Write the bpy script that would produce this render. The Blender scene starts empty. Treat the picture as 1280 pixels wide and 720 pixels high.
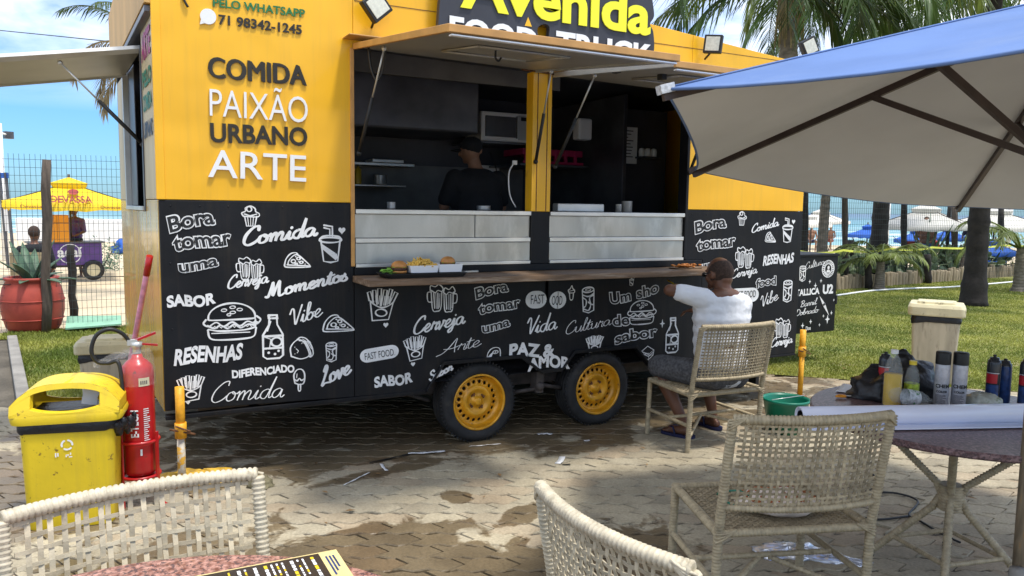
import bpy, bmesh, math, random
import numpy as np
from math import sin, cos, pi, radians, sqrt, atan2
from mathutils import Vector, Matrix, noise as mnoise
random.seed(7); rng = np.random.default_rng(7)
C = bpy.context.scene.collection
S = bpy.context.scene
V = Vector

# ------------------------------------------------------------------ camera
F = 970.0; EYE = 1.65; AZ = radians(62.0)
PITCH = math.atan(99.3 / F); ROLL = radians(0.86)
fw = V((cos(AZ)*cos(PITCH), sin(AZ)*cos(PITCH), -sin(PITCH)))
rt0 = V((sin(AZ), -cos(AZ), 0)); up0 = rt0.cross(fw)
rt = rt0*cos(ROLL) + up0*sin(ROLL); up = up0*cos(ROLL) - rt0*sin(ROLL)
EYEP = V((0, 0, EYE))
cam = bpy.data.cameras.new('camera'); camo = bpy.data.objects.new('camera', cam); C.objects.link(camo)
cam.sensor_width = 36; cam.lens = 36*F/1280; cam.clip_start = 0.05; cam.clip_end = 20000
m = Matrix((rt, up, -fw)).transposed().to_4x4(); m.translation = EYEP; camo.matrix_world = m
S.camera = camo

def ray(x, y): return fw + rt*((x-640)/F) - up*((y-360)/F)
def gnd(x, y, z=0.0):
    d = ray(x, y); return EYEP + d*((z-EYE)/d.z)
def onY(x, y, Y):
    d = ray(x, y); return EYEP + d*(Y/d.y)
def dep(x, y, D): return EYEP + ray(x, y)*D
def lat(l, d, z=0.0): return V((l*sin(AZ)+d*cos(AZ), -l*cos(AZ)+d*sin(AZ), z))
def pr(P):
    d = V(P)-EYEP; z = d.dot(fw); return 640+F*d.dot(rt)/z, 360-F*d.dot(up)/z, z

# ------------------------------------------------------------------ light
SUN = V((0.17, -0.29, 0.94)).normalized()
w = bpy.data.worlds.new('World'); S.world = w; w.use_nodes = True
nt = w.node_tree; N = nt.nodes; L = nt.links; N.clear()
out = N.new('ShaderNodeOutputWorld'); bg = N.new('ShaderNodeBackground')
sky = N.new('ShaderNodeTexSky'); sky.sky_type = 'NISHITA'; sky.sun_disc = False
sky.sun_elevation = math.asin(SUN.z); sky.sun_rotation = atan2(SUN.x, SUN.y)
sky.air_density = 1.0; sky.dust_density = 0.6; sky.ozone_density = 1.6
tc = N.new('ShaderNodeTexCoord'); sep = N.new('ShaderNodeSeparateXYZ'); L.new(tc.outputs['Generated'], sep.inputs[0])
# clouds on a flat layer overhead: direction divided by its height
mx = N.new('ShaderNodeMath'); mx.operation = 'MAXIMUM'; mx.inputs[1].default_value = 0.0; L.new(sep.outputs['Z'], mx.inputs[0])
ad = N.new('ShaderNodeMath'); ad.operation = 'ADD'; ad.inputs[1].default_value = 0.16; L.new(mx.outputs[0], ad.inputs[0])
dv = N.new('ShaderNodeVectorMath'); dv.operation = 'DIVIDE'
cb = N.new('ShaderNodeCombineXYZ'); [L.new(ad.outputs[0], cb.inputs[i]) for i in range(3)]
L.new(tc.outputs['Generated'], dv.inputs[0]); L.new(cb.outputs[0], dv.inputs[1])
mp = N.new('ShaderNodeMapping'); mp.inputs['Location'].default_value = (3.3, 0.4, 0); L.new(dv.outputs[0], mp.inputs[0])
nz = N.new('ShaderNodeTexNoise'); nz.inputs['Scale'].default_value = 1.15; nz.inputs['Detail'].default_value = 9; nz.inputs['Roughness'].default_value = 0.55
nz.inputs['Distortion'].default_value = 0.35
L.new(mp.outputs[0], nz.inputs['Vector'])
cr = N.new('ShaderNodeValToRGB'); cr.color_ramp.elements[0].position = 0.36; cr.color_ramp.elements[1].position = 0.58; L.new(nz.outputs[0], cr.inputs[0])
hz = N.new('ShaderNodeMapRange'); hz.inputs['From Min'].default_value = 0.10; hz.inputs['From Max'].default_value = 0.20; L.new(sep.outputs['Z'], hz.inputs[0])
mm = N.new('ShaderNodeMath'); mm.operation = 'MULTIPLY'; L.new(cr.outputs[0], mm.inputs[0]); L.new(hz.outputs[0], mm.inputs[1])
m2 = N.new('ShaderNodeMath'); m2.operation = 'MULTIPLY'; m2.inputs[1].default_value = 0.88; L.new(mm.outputs[0], m2.inputs[0])
tint = N.new('ShaderNodeMixRGB'); tint.blend_type = 'MULTIPLY'; tint.inputs[0].default_value = 1.0
tint.inputs[2].default_value = (0.37, 0.64, 0.98, 1); L.new(sky.outputs[0], tint.inputs[1])
mix = N.new('ShaderNodeMixRGB'); L.new(m2.outputs[0], mix.inputs[0]); L.new(tint.outputs[0], mix.inputs[1])
mix.inputs[2].default_value = (8.2, 8.5, 8.9, 1)
L.new(mix.outputs[0], bg.inputs[0]); bg.inputs[1].default_value = 0.15; L.new(bg.outputs[0], out.inputs[0])
sl = bpy.data.lights.new('sun', 'SUN'); sl.energy = 3.0; sl.angle = radians(7); sl.color = (1.0, 0.955, 0.88)
so = bpy.data.objects.new('sun', sl); C.objects.link(so); so.rotation_euler = SUN.to_track_quat('Z', 'Y').to_euler()
so.location = SUN*30
S.view_settings.view_transform = 'Standard'; S.view_settings.look = 'None'; S.view_settings.exposure = 0.5; S.view_settings.gamma = 1
S.cycles.max_bounces = 6; S.cycles.diffuse_bounces = 3; S.cycles.transparent_max_bounces = 12
S.cycles.caustics_reflective = False; S.cycles.caustics_refractive = False

# ------------------------------------------------------------------ materials
def s2l(c):
    return tuple(((v/255)/12.92 if v/255 <= .04045 else ((v/255+.055)/1.055)**2.4) for v in c)
def mat(name, col, rough=.6, metal=0., var=.12, scale=6., bump=0., bscale=80., col2=None, spots=None, spot_scale=20., spot_lo=.6, spot_hi=.66,
        coat=0., trans=0., spec=.5, rvar=0., attr=None, stretch=None, coord='Object', trl=0., alpha=1., ior=1.45, streak=0., wavy=0., orand=0.):
    """noise between two shades of the thing's own colour, optional spots of wear, fine relief"""
    M = bpy.data.materials.new(name); M.use_nodes = True; t = M.node_tree; n = t.nodes; l = t.links
    b = n['Principled BSDF']
    tcn = n.new('ShaderNodeTexCoord'); vec = tcn.outputs[coord]
    if coord == 'World':
        pass
    if stretch:
        mpn = n.new('ShaderNodeMapping'); mpn.inputs['Scale'].default_value = stretch; l.new(vec, mpn.inputs[0]); vec = mpn.outputs[0]
    nz = n.new('ShaderNodeTexNoise'); nz.inputs['Scale'].default_value = scale; nz.inputs['Detail'].default_value = 5; l.new(vec, nz.inputs['Vector'])
    mx = n.new('ShaderNodeMixRGB'); a = tuple(max(0, v*(1-var)) for v in col); c2 = col2 or tuple(min(1, v*(1+var)) for v in col)
    mx.inputs[1].default_value = (*a, 1); mx.inputs[2].default_value = (*c2, 1)
    rm = n.new('ShaderNodeMapRange'); rm.inputs[1].default_value = .35; rm.inputs[2].default_value = .65; l.new(nz.outputs[0], rm.inputs[0]); l.new(rm.outputs[0], mx.inputs[0])
    cur = mx.outputs[0]
    if attr:
        at_ = n.new('ShaderNodeAttribute'); at_.attribute_name = attr
        mr = n.new('ShaderNodeMapRange'); mr.inputs[3].default_value = .72; mr.inputs[4].default_value = 1.28; l.new(at_.outputs['Fac'], mr.inputs[0])
        mu = n.new('ShaderNodeVectorMath'); mu.operation = 'SCALE'; l.new(cur, mu.inputs[0]); l.new(mr.outputs[0], mu.inputs[3]); cur = mu.outputs[0]
    if spots:
        sn = n.new('ShaderNodeTexNoise'); sn.inputs['Scale'].default_value = spot_scale; sn.inputs['Detail'].default_value = 8; sn.inputs['Roughness'].default_value = .65
        l.new(vec, sn.inputs['Vector'])
        sr = n.new('ShaderNodeMapRange'); sr.inputs[1].default_value = spot_lo; sr.inputs[2].default_value = spot_hi; l.new(sn.outputs[0], sr.inputs[0])
        sm = n.new('ShaderNodeMixRGB'); l.new(sr.outputs[0], sm.inputs[0]); l.new(cur, sm.inputs[1]); sm.inputs[2].default_value = (*spots, 1); cur = sm.outputs[0]
    if orand:   # each strand a little different
        oi = n.new('ShaderNodeObjectInfo'); om = n.new('ShaderNodeMapRange'); om.inputs[3].default_value = 1-orand; om.inputs[4].default_value = 1+orand*.35; l.new(oi.outputs['Random'], om.inputs[0])
        ov = n.new('ShaderNodeVectorMath'); ov.operation = 'SCALE'; l.new(cur, ov.inputs[0]); l.new(om.outputs[0], ov.inputs[3]); cur = ov.outputs[0]
    if streak:   # rain streaks and dust: narrow vertical runs of dirt
        mq_ = n.new('ShaderNodeMapping'); mq_.inputs['Scale'].default_value = (11, 11, .55); l.new(tcn.outputs['Object'], mq_.inputs[0])
        kn = n.new('ShaderNodeTexNoise'); kn.inputs['Scale'].default_value = 1.3; kn.inputs['Detail'].default_value = 6; kn.inputs['Roughness'].default_value = .7; l.new(mq_.outputs[0], kn.inputs['Vector'])
        kr = n.new('ShaderNodeMapRange'); kr.inputs[1].default_value = .50; kr.inputs[2].default_value = .75; kr.inputs[4].default_value = streak; l.new(kn.outputs[0], kr.inputs[0])
        km = n.new('ShaderNodeMixRGB'); km.inputs[2].default_value = (.20, .14, .07, 1); l.new(kr.outputs[0], km.inputs[0]); l.new(cur, km.inputs[1]); cur = km.outputs[0]
    l.new(cur, b.inputs['Base Color'])
    b.inputs['Roughness'].default_value = rough; b.inputs['Metallic'].default_value = metal
    if rvar:
        rr = n.new('ShaderNodeMapRange'); rr.inputs[3].default_value = max(.02, rough-rvar); rr.inputs[4].default_value = min(1, rough+rvar); l.new(nz.outputs[0], rr.inputs[0]); l.new(rr.outputs[0], b.inputs['Roughness'])
    b.inputs['Coat Weight'].default_value = coat; b.inputs['Transmission Weight'].default_value = trans; b.inputs['IOR'].default_value = ior
    b.inputs['Specular IOR Level'].default_value = spec; b.inputs['Alpha'].default_value = alpha
    if bump:
        bn = n.new('ShaderNodeTexNoise'); bn.inputs['Scale'].default_value = bscale; bn.inputs['Detail'].default_value = 4; l.new(vec, bn.inputs['Vector'])
        bp = n.new('ShaderNodeBump'); bp.inputs['Strength'].default_value = min(1, bump); bp.inputs['Distance'].default_value = .01; l.new(bn.outputs[0], bp.inputs['Height']); l.new(bp.outputs[0], b.inputs['Normal'])
    if wavy:
        wn_ = n.new('ShaderNodeTexNoise'); wn_.inputs['Scale'].default_value = 1.6; wn_.inputs['Detail'].default_value = 2; l.new(tcn.outputs['Object'], wn_.inputs['Vector'])
        wp = n.new('ShaderNodeBump'); wp.inputs['Strength'].default_value = 1; wp.inputs['Distance'].default_value = wavy; l.new(wn_.outputs[0], wp.inputs['Height'])
        if bump: l.new(wp.outputs[0], bp.inputs['Normal'])
        else: l.new(wp.outputs[0], b.inputs['Normal'])
    if trl:
        tr = n.new('ShaderNodeBsdfTranslucent'); l.new(cur, tr.inputs[0]); ms = n.new('ShaderNodeMixShader'); ms.inputs[0].default_value = trl
        l.new(b.outputs[0], ms.inputs[1]); l.new(tr.outputs[0], ms.inputs[2]); l.new(ms.outputs[0], n['Material Output'].inputs[0])
    return M
def emis(name, col, st):
    M = bpy.data.materials.new(name); M.use_nodes = True; b = M.node_tree.nodes['Principled BSDF']
    b.inputs['Base Color'].default_value = (*col, 1); b.inputs['Emission Color'].default_value = (*col, 1); b.inputs['Emission Strength'].default_value = st
    return M
K = {}
K['yellow'] = mat('yellow_paint', (.87, .46, .012), .38, var=.03, scale=1.5, bump=.05, bscale=9, spots=(.55, .27, .01), spot_scale=5, spot_lo=.66, spot_hi=.8, coat=.15, rvar=.08, streak=.14, wavy=.035)
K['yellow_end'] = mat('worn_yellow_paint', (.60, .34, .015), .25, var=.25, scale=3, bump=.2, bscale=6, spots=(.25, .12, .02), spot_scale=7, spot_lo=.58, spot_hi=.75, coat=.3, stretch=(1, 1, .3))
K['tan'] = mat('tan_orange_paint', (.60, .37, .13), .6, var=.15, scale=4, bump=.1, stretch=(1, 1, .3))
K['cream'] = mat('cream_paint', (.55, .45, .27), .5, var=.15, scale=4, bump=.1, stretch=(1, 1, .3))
K['board'] = mat('black_board_paint', (.0065, .007, .009), .5, var=.3, spec=.3, scale=2.5, bump=.06, bscale=25, rvar=.1, spots=(.016, .015, .014), spot_scale=4, spot_lo=.55, spot_hi=.75, streak=.06, wavy=.03)
K['signboard'] = mat('charcoal_sign', (.035, .036, .045), .5, var=.1)
K['white'] = mat('white_vinyl', (.80, .80, .80), .45, var=.03)
K['chalk'] = mat('white_drawing_vinyl', (.76, .76, .75), .5, var=.12, scale=6, spots=(.22, .22, .22), spot_scale=34, spot_lo=.63, spot_hi=.72)
K['black'] = mat('black_vinyl', (.012, .012, .013), .4, var=.1)
K['brown_black'] = mat('dark_letter', (.025, .02, .012), .45, var=.1)
K['green_letter'] = mat('green_letter', (.02, .16, .05), .45, var=.1)
K['neon_yellow'] = mat('lemon_letter', (.85, .82, .03), .35, var=.02)
K['steel'] = mat('brushed_steel', (.42, .42, .40), .36, metal=.75, var=.2, scale=3, bump=.08, bscale=40, spots=(.56, .56, .54), spot_scale=7, spot_lo=.5, spot_hi=.75, rvar=.12, stretch=(1, 1, .35), wavy=.02)
K['steel_edge'] = mat('steel_edge', (.62, .62, .60), .32, metal=.6, var=.08)
K['dark_steel'] = mat('kitchen_steel', (.11, .11, .12), .4, metal=.6, var=.3, scale=3)
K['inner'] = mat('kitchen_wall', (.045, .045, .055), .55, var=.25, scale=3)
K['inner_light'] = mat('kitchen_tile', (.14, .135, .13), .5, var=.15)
K['alu'] = mat('aluminium', (.55, .55, .53), .35, metal=.5, var=.1)
K['flap'] = mat('flap_underside', (.40, .38, .34), .4, metal=.25, var=.12, scale=2, bump=.04, bscale=8)
K['flap_edge'] = mat('orange_flap_edge', (.52, .27, .08), .5, var=.15, scale=8)
K['wood'] = mat('counter_wood', (.17, .105, .06), .5, var=.35, scale=6, bump=.15, bscale=60, stretch=(.6, 6, 6), spots=(.36, .29, .22), spot_scale=5, spot_lo=.52, spot_hi=.7)
K['tire'] = mat('tyre_rubber', (.022, .022, .023), .75, var=.3, scale=14, bump=.2, bscale=90, spots=(.07, .06, .045), spot_scale=6, spot_lo=.56, spot_hi=.75)
K['rim'] = mat('yellow_rim', (.72, .34, .015), .33, metal=.15, var=.2, scale=14, bump=.05, spots=(.30, .12, .02), spot_scale=18, spot_lo=.6, spot_hi=.68, coat=.3)
K['hole'] = mat('dark_axle_metal', (.02, .018, .016), .8)
K['chassis'] = mat('rusty_chassis', (.06, .05, .045), .7, var=.4, scale=12, bump=.3)
K['post_yellow'] = mat('yellow_post_paint', (.75, .36, .02), .5, var=.15, scale=30, spots=(.16, .08, .03), spot_scale=30, spot_lo=.62, spot_hi=.66, bump=.1)
K['post_white'] = mat('flaking_white_post', (.55, .50, .40), .6, var=.15, scale=30, spots=(.65, .35, .04), spot_scale=16, spot_lo=.48, spot_hi=.53, bump=.2)
K['rust'] = mat('rust', (.16, .07, .03), .8, var=.4, scale=40, bump=.4)
K['glass'] = mat('lamp_glass', (.62, .62, .52), .12, var=.1, scale=50)
K['wicker'] = mat('beige_synthetic_wicker', (.52, .45, .32), .5, orand=.28, var=.13, scale=22, bump=.12, bscale=160, spots=(.36, .30, .20), spot_scale=16, spot_lo=.56, spot_hi=.75)
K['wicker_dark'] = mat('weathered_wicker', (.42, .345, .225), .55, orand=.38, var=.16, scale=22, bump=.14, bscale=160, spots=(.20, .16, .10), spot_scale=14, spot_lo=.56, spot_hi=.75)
K['wicker_rail'] = mat('wicker_winding', (.52, .46, .34), .5, var=.16, scale=40, bump=.1, bscale=200, spots=(.30, .25, .16), spot_scale=30, spot_lo=.55, spot_hi=.75)
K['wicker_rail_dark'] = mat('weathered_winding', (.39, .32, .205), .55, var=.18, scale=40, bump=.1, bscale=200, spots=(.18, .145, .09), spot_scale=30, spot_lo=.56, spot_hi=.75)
K['red'] = mat('red_enamel', (.42, .012, .014), .3, var=.2, coat=.2, bump=.05, bscale=30, spots=(.16, .03, .02), spot_scale=24, spot_lo=.62, spot_hi=.70)
K['rubber'] = mat('black_rubber', (.015, .015, .015), .5)
K['plastic_yellow'] = mat('yellow_plastic', (.72, .52, .02), .42, var=.06, scale=4, bump=.08, bscale=50, spots=(.22, .13, .02), spot_scale=26, spot_lo=.63, spot_hi=.68, streak=.25)
K['bag_black'] = mat('black_bag_plastic', (.012, .012, .014), .4, var=.2, bump=.8, bscale=25)
K['film'] = mat('clear_plastic_film', (.85, .86, .87), .18, trans=.85, var=.02, bump=.6, bscale=30, ior=1.2)
K['pet'] = mat('clear_bottle_plastic', (.80, .84, .82), .08, var=.01, alpha=.13, spec=.8)
K['oil'] = mat('yellow_oil', (.80, .52, .005), .1, var=.08, trl=.25)
K['cap_yellow'] = mat('yellow_cap', (.8, .6, .05), .4)
K['green_plastic'] = mat('green_plastic', (.005, .16, .10), .35, var=.1)
K['cream_plastic'] = mat('cream_bin_lid', (.58, .52, .33), .5, var=.12, scale=8, bump=.15, spots=(.16, .13, .08), spot_scale=12, spot_lo=.6, spot_hi=.7)
K['bin_body'] = mat('stained_bin_body', (.42, .37, .27), .6, var=.2, scale=5, bump=.15, stretch=(2, 2, .4), spots=(.20, .17, .12), spot_scale=9, spot_lo=.52, spot_hi=.72)
K['pink'] = mat('pink_wrapped_pole', (.72, .30, .42), .45, var=.25, scale=30)
K['terracotta'] = mat('red_clay_paint', (.36, .055, .035), .6, var=.2, scale=4, bump=.15)
K['agave'] = mat('agave_leaf', (.09, .16, .095), .5, var=.3, scale=7, trl=.1)
K['cactus'] = mat('cactus_pad', (.16, .22, .11), .6, var=.35, scale=8, bump=.4, bscale=30, spots=(.34, .34, .24), spot_scale=9, spot_lo=.52, spot_hi=.68)
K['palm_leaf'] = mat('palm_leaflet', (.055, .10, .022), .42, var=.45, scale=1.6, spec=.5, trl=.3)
K['palm_leaf_y'] = mat('yellowish_palm_leaflet', (.15, .19, .045), .45, var=.4, scale=3, trl=.3)  # yellower leaf green for some fronds and the young palms
K['palm_dry'] = mat('dry_palm_leaflet', (.27, .22, .13), .7, var=.3, scale=4, trl=.15)
K['palm_trunk'] = mat('palm_trunk_bark', (.17, .145, .115), .85, var=.3, scale=8, bump=.9, bscale=24, stretch=(1, 1, 2.5))
K['dark_bark'] = mat('dark_bark', (.022, .018, .016), .85, var=.35, scale=8, bump=1, bscale=20)
K['post_wood'] = mat('weathered_post_wood', (.085, .065, .05), .85, var=.3, scale=10, bump=.6, bscale=40, stretch=(3, 3, .5))
K['log_wood'] = mat('pale_log_wood', (.30, .24, .16), .85, var=.25, scale=5, bump=.6, bscale=30, stretch=(3, 3, .4), spots=(.12, .10, .06), spot_scale=5, spot_lo=.55, spot_hi=.7)
K['wire'] = mat('fence_wire', (.03, .045, .05), .6, var=.2)
K['umb_blue'] = mat('blue_canopy_cloth', (.14, .225, .45), .8, var=.06, scale=3, bump=.12, bscale=300, trl=.15, spec=.2, wavy=.05, spots=(.17, .25, .45), spot_scale=2.5, spot_lo=.5, spot_hi=.7)
K['umb_grey'] = mat('grey_canopy_lining', (.66, .69, .74), .85, var=.05, scale=2, bump=.06, bscale=300, trl=.0, spec=.2, wavy=.06)
K['umb_frame'] = mat('dark_wood_rib', (.045, .030, .028), .5, var=.2, scale=12)
K['umb_yellow'] = mat('yellow_canopy_cloth', (.88, .66, .03), .7, var=.05, trl=.3)
K['umb_white'] = mat('white_canopy_cloth', (.74, .72, .66), .7, var=.05, trl=.2)
K['blue_cloth'] = mat('blue_beach_cloth', (.02, .10, .42), .7, var=.15)
K['purple'] = mat('purple_cart_paint', (.11, .055, .22), .4, var=.12)
K['orange_box'] = mat('orange_box_plastic', (.78, .30, .015), .5, var=.05)
K['maroon'] = mat('red_letter', (.30, .03, .02), .5)
K['skin'] = mat('dark_brown_skin', (.15, .068, .040), .42, var=.14, scale=9, bump=.12, bscale=120, spec=.4)
K['skin_mid'] = mat('brown_skin', (.27, .14, .085), .5, var=.1)
K['tshirt'] = mat('white_cotton', (.76, .77, .80), .85, var=.03, scale=8, bump=.9, bscale=7)
K['shorts'] = mat('grey_marl_shorts', (.095, .095, .10), .9, var=.35, scale=60, bump=.4, bscale=14)
K['hair'] = mat('cropped_black_hair', (.05, .030, .022), .9, var=.35, scale=60, bump=.6, bscale=220)
K['navy'] = mat('navy_foam', (.012, .014, .06), .6)
K['cook_shirt'] = mat('black_cotton', (.011, .012, .015), .9, var=.2, bump=.5, bscale=9)
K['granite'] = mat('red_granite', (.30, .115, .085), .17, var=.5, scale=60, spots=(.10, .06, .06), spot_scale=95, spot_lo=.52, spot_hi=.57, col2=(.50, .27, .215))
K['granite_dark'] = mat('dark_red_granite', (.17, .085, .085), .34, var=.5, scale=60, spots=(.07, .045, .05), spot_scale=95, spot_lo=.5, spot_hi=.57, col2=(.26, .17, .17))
K['menu_black'] = mat('menu_dark_print', (.025, .02, .02), .3)
K['menu_cream'] = mat('menu_cream_print', (.66, .53, .24), .35)
K['menu_yellow'] = mat('menu_yellow_print', (.7, .5, .03), .35)
K['paper'] = mat('white_paper', (.80, .81, .84), .5, var=.02)
K['vinyl'] = mat('white_vinyl_roll', (.70, .72, .84), .28, var=.02, coat=.2)
K['can_grey'] = mat('dark_spray_can', (.05, .055, .065), .25, metal=.4, var=.3)
K['can_red'] = mat('red_can_print', (.45, .02, .03), .3)
K['can_blue'] = mat('blue_can_print', (.02, .05, .16), .3, var=.4, scale=40)
K['can_label'] = mat('silver_can_label', (.48, .48, .52), .35, metal=.2, var=.12, scale=60)
K['bun'] = mat('burger_bun', (.50, .22, .06), .45, var=.2, scale=20)
K['patty'] = mat('burger_patty', (.07, .03, .02), .8, bump=.5)
K['lettuce'] = mat('lettuce', (.18, .38, .05), .6, var=.3)
K['fries'] = mat('french_fries', (.78, .50, .10), .6, var=.15)
K['shrimp'] = mat('fried_snack', (.42, .15, .03), .55, var=.4, scale=60)
K['pinkshelf'] = mat('magenta_shelf_plastic', (.32, .01, .07), .5)
K['sand'] = mat('beach_sand', (.56, .46, .31), .95, var=.12, scale=.8, bump=.4, bscale=6)
K['sea'] = None
K['concrete'] = mat('grey_concrete', (.24, .225, .20), .85, var=.2, scale=5, bump=.4, bscale=40)
K['mint'] = mat('mint_net', (.25, .48, .33), .8)
K['tape'] = mat('yellow_tape', (.72, .74, .10), .6)
K['polka'] = mat('white_cloth', (.72, .62, .55), .8, var=.05)
K['polka_dot'] = mat('orange_print', (.36, .11, .03), .8)
K['foil'] = mat('silver_foil', (.72, .74, .80), .22, metal=.6, var=.1, bump=.8, bscale=18)

# ------------------------------------------------------------------ mesh builder
ORG = {}
class MB:
    def __init__(s): s.v = []; s.f = []; s.sm = []; s.mi = []; s.cm = 0; s.tone = None
    def add(s, vs, fs, smooth=False):
        o = len(s.v); s.v.extend([tuple(x) for x in vs]); s.f.extend([tuple(o+i for i in f) for f in fs]); s.sm.extend([smooth]*len(fs)); s.mi.extend([s.cm]*len(fs)); return s
    def box(s, c, d, R=None, taper=None):
        c = V(c); hx, hy, hz = d[0]/2, d[1]/2, d[2]/2
        vs = []
        for z in (-1, 1):
            k = taper if (taper and z < 0) else 1
            for x, y in ((-1, -1), (1, -1), (1, 1), (-1, 1)):
                p = V((x*hx*k, y*hy*k, z*hz)); p = R @ p if R else p; vs.append(c+p)
        s.add(vs, [(3, 2, 1, 0), (4, 5, 6, 7), (0, 1, 5, 4), (1, 2, 6, 5), (2, 3, 7, 6), (3, 0, 4, 7)]); return s
    def b2(s, a, b): # box from two corners
        a = V(a); b = V(b); d = b-a; return s.box((a+b)/2, (abs(d.x), abs(d.y), abs(d.z)))
    def frames(s, pts, closed=False):
        n = len(pts); ts = []
        for i in range(n):
            a = pts[(i-1) % n] if (closed or i > 0) else pts[i]; b = pts[(i+1) % n] if (closed or i < n-1) else pts[i]
            t = (b-a); ts.append(t.normalized() if t.length > 1e-9 else V((0, 0, 1)))
        u = ts[0].orthogonal().normalized()
        if abs(ts[0].z) < .95: u = ts[0].cross(V((0, 0, 1))).normalized()
        fr = []
        for t in ts:
            u = (u - t*u.dot(t)); u = u.normalized() if u.length > 1e-6 else t.orthogonal().normalized()
            fr.append((t, u, t.cross(u)))
        return fr
    def tube(s, pts, r, n=8, closed=False, caps=True, flat=1.0, smooth=True):
        pts = [V(p) for p in pts]; rs = r if isinstance(r, (list, tuple)) else [r]*len(pts)
        fr = s.frames(pts, closed); vs = []
        for (t, u, w), p, rr in zip(fr, pts, rs):
            for k in range(n):
                a = 2*pi*k/n; vs.append(p + u*(cos(a)*rr) + w*(sin(a)*rr*flat))
        fs = []; m = len(pts)
        for i in range(m if closed else m-1):
            j = (i+1) % m
            for k in range(n):
                k2 = (k+1) % n; fs.append((i*n+k, i*n+k2, j*n+k2, j*n+k))
        s.add(vs, fs, smooth)
        if caps and not closed:
            s.f.append(tuple(len(s.v)-len(vs)+k for k in range(n))[::-1]); s.sm.append(False); s.mi.append(s.cm)
            s.f.append(tuple(len(s.v)-n+k for k in range(n))); s.sm.append(False); s.mi.append(s.cm)
        return s
    def wound(s, pts, r, pitch=.009, n=8, amp=.26):
        """a pole wound with cane: the tube bulges once per turn"""
        pts = [V(p) for p in pts]; L_ = [0]
        for a, b in zip(pts, pts[1:]): L_.append(L_[-1]+(b-a).length)
        T = L_[-1]; m = max(2, int(T/pitch)); P = []; R_ = []
        for i in range(m*3+1):
            d = T*i/(m*3); j = 0
            while j < len(L_)-2 and L_[j+1] < d: j += 1
            q = (d-L_[j])/max(1e-9, L_[j+1]-L_[j]); P.append(pts[j].lerp(pts[j+1], q)); R_.append(r*(1+amp*(0 if i % 3 == 0 else 1)-amp*.6))
        return s.tube(P, R_, n)
    def lathe(s, prof, c=(0, 0, 0), n=24, R=None, smooth=True, arc=2*pi):
        c = V(c); vs = []; full = abs(arc-2*pi) < 1e-6; nn = n if full else n+1
        for r, z in prof:
            for k in range(nn):
                a = arc*k/n; p = V((r*cos(a), r*sin(a), z)); vs.append(c+(R @ p if R else p))
        fs = []
        for i in range(len(prof)-1):
            for k in range(n):
                k2 = (k+1) % nn; fs.append((i*nn+k, i*nn+k2, (i+1)*nn+k2, (i+1)*nn+k))
        return s.add(vs, fs, smooth)
    def ell(s, c, r, R=None, n=12, m=8):
        c = V(c); vs = []; fs = []
        for i in range(m+1):
            th = pi*i/m
            for k in range(n):
                a = 2*pi*k/n; p = V((r[0]*sin(th)*cos(a), r[1]*sin(th)*sin(a), r[2]*cos(th))); vs.append(c+(R @ p if R else p))
        for i in range(m):
            for k in range(n):
                k2 = (k+1) % n; fs.append((i*n+k, (i+1)*n+k, (i+1)*n+k2, i*n+k2))
        return s.add(vs, fs, True)
    def prism(s, poly, f0, f1, smooth=False):
        """poly of 2D points, f0 / f1 map a point to the two faces"""
        n = len(poly); vs = [f0(*p) for p in poly]+[f1(*p) for p in poly]
        fs = [tuple(range(n))[::-1], tuple(range(n, 2*n))]+[(i, (i+1) % n, n+(i+1) % n, n+i) for i in range(n)]
        return s.add(vs, fs, smooth)
    def build(s, name, mt, parent=None, label=None, cat=None, group=None, kind=None, origin=None, bev=0., seg=2, weld=False):
        if origin is None:
            origin = ORG[parent] if parent is not None else V((0, 0, 0))
        origin = V(origin)
        me = bpy.data.meshes.new(name); me.from_pydata([tuple(V(v)-origin) for v in s.v], [], s.f)
        me.polygons.foreach_set('use_smooth', s.sm)
        mts = mt if isinstance(mt, (list, tuple)) else [mt]
        for q in mts: me.materials.append(q)
        if len(mts) > 1: me.polygons.foreach_set('material_index', s.mi)
        if s.tone is not None:
            a = me.attributes.new('tone', 'FLOAT', 'FACE'); a.data.foreach_set('value', s.tone)
        me.validate(); me.update()
        if weld or not s.v:
            pass
        bm = bmesh.new(); bm.from_mesh(me)
        if weld: bmesh.ops.remove_doubles(bm, verts=bm.verts, dist=1e-5)
        if len(s.v) < 60000 and s.tone is None: bmesh.ops.recalc_face_normals(bm, faces=bm.faces)
        bm.to_mesh(me); bm.free()
        return link(name, me, parent, origin, label, cat, group, kind, bev, seg)
def link(name, me, parent=None, origin=(0, 0, 0), label=None, cat=None, group=None, kind=None, bev=0., seg=2):
    o = bpy.data.objects.new(name, me); C.objects.link(o); ORG[o] = V(origin)
    if parent is not None: o.parent = parent; o.location = V(origin)-ORG[parent]
    else: o.location = V(origin)
    if label: o['label'] = label
    if cat: o['category'] = cat
    if group: o['group'] = group
    if kind: o['kind'] = kind
    if bev:
        b = o.modifiers.new('bevel', 'BEVEL'); b.width = bev; b.segments = seg; b.limit_method = 'ANGLE'; b.angle_limit = radians(35)
    return o
def thing(name, label, cat, loc=(0, 0, 0), rz=0, group=None):
    o = bpy.data.objects.new(name, None); C.objects.link(o); o.location = loc; o.rotation_euler = (0, 0, rz); o.empty_display_size = .2
    o['label'] = label; o['category'] = cat; ORG[o] = V(loc)
    if group: o['group'] = group
    return o
KIDS = {}
def children(o): return [c for c in C.objects if c.parent is o]
def copy_tree(o, parent=None, kids=None):
    c = o.copy(); C.objects.link(c); c.parent = parent; ORG[c] = ORG[o]
    for ch in list(o.children): copy_tree(ch, c)
    return c
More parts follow.
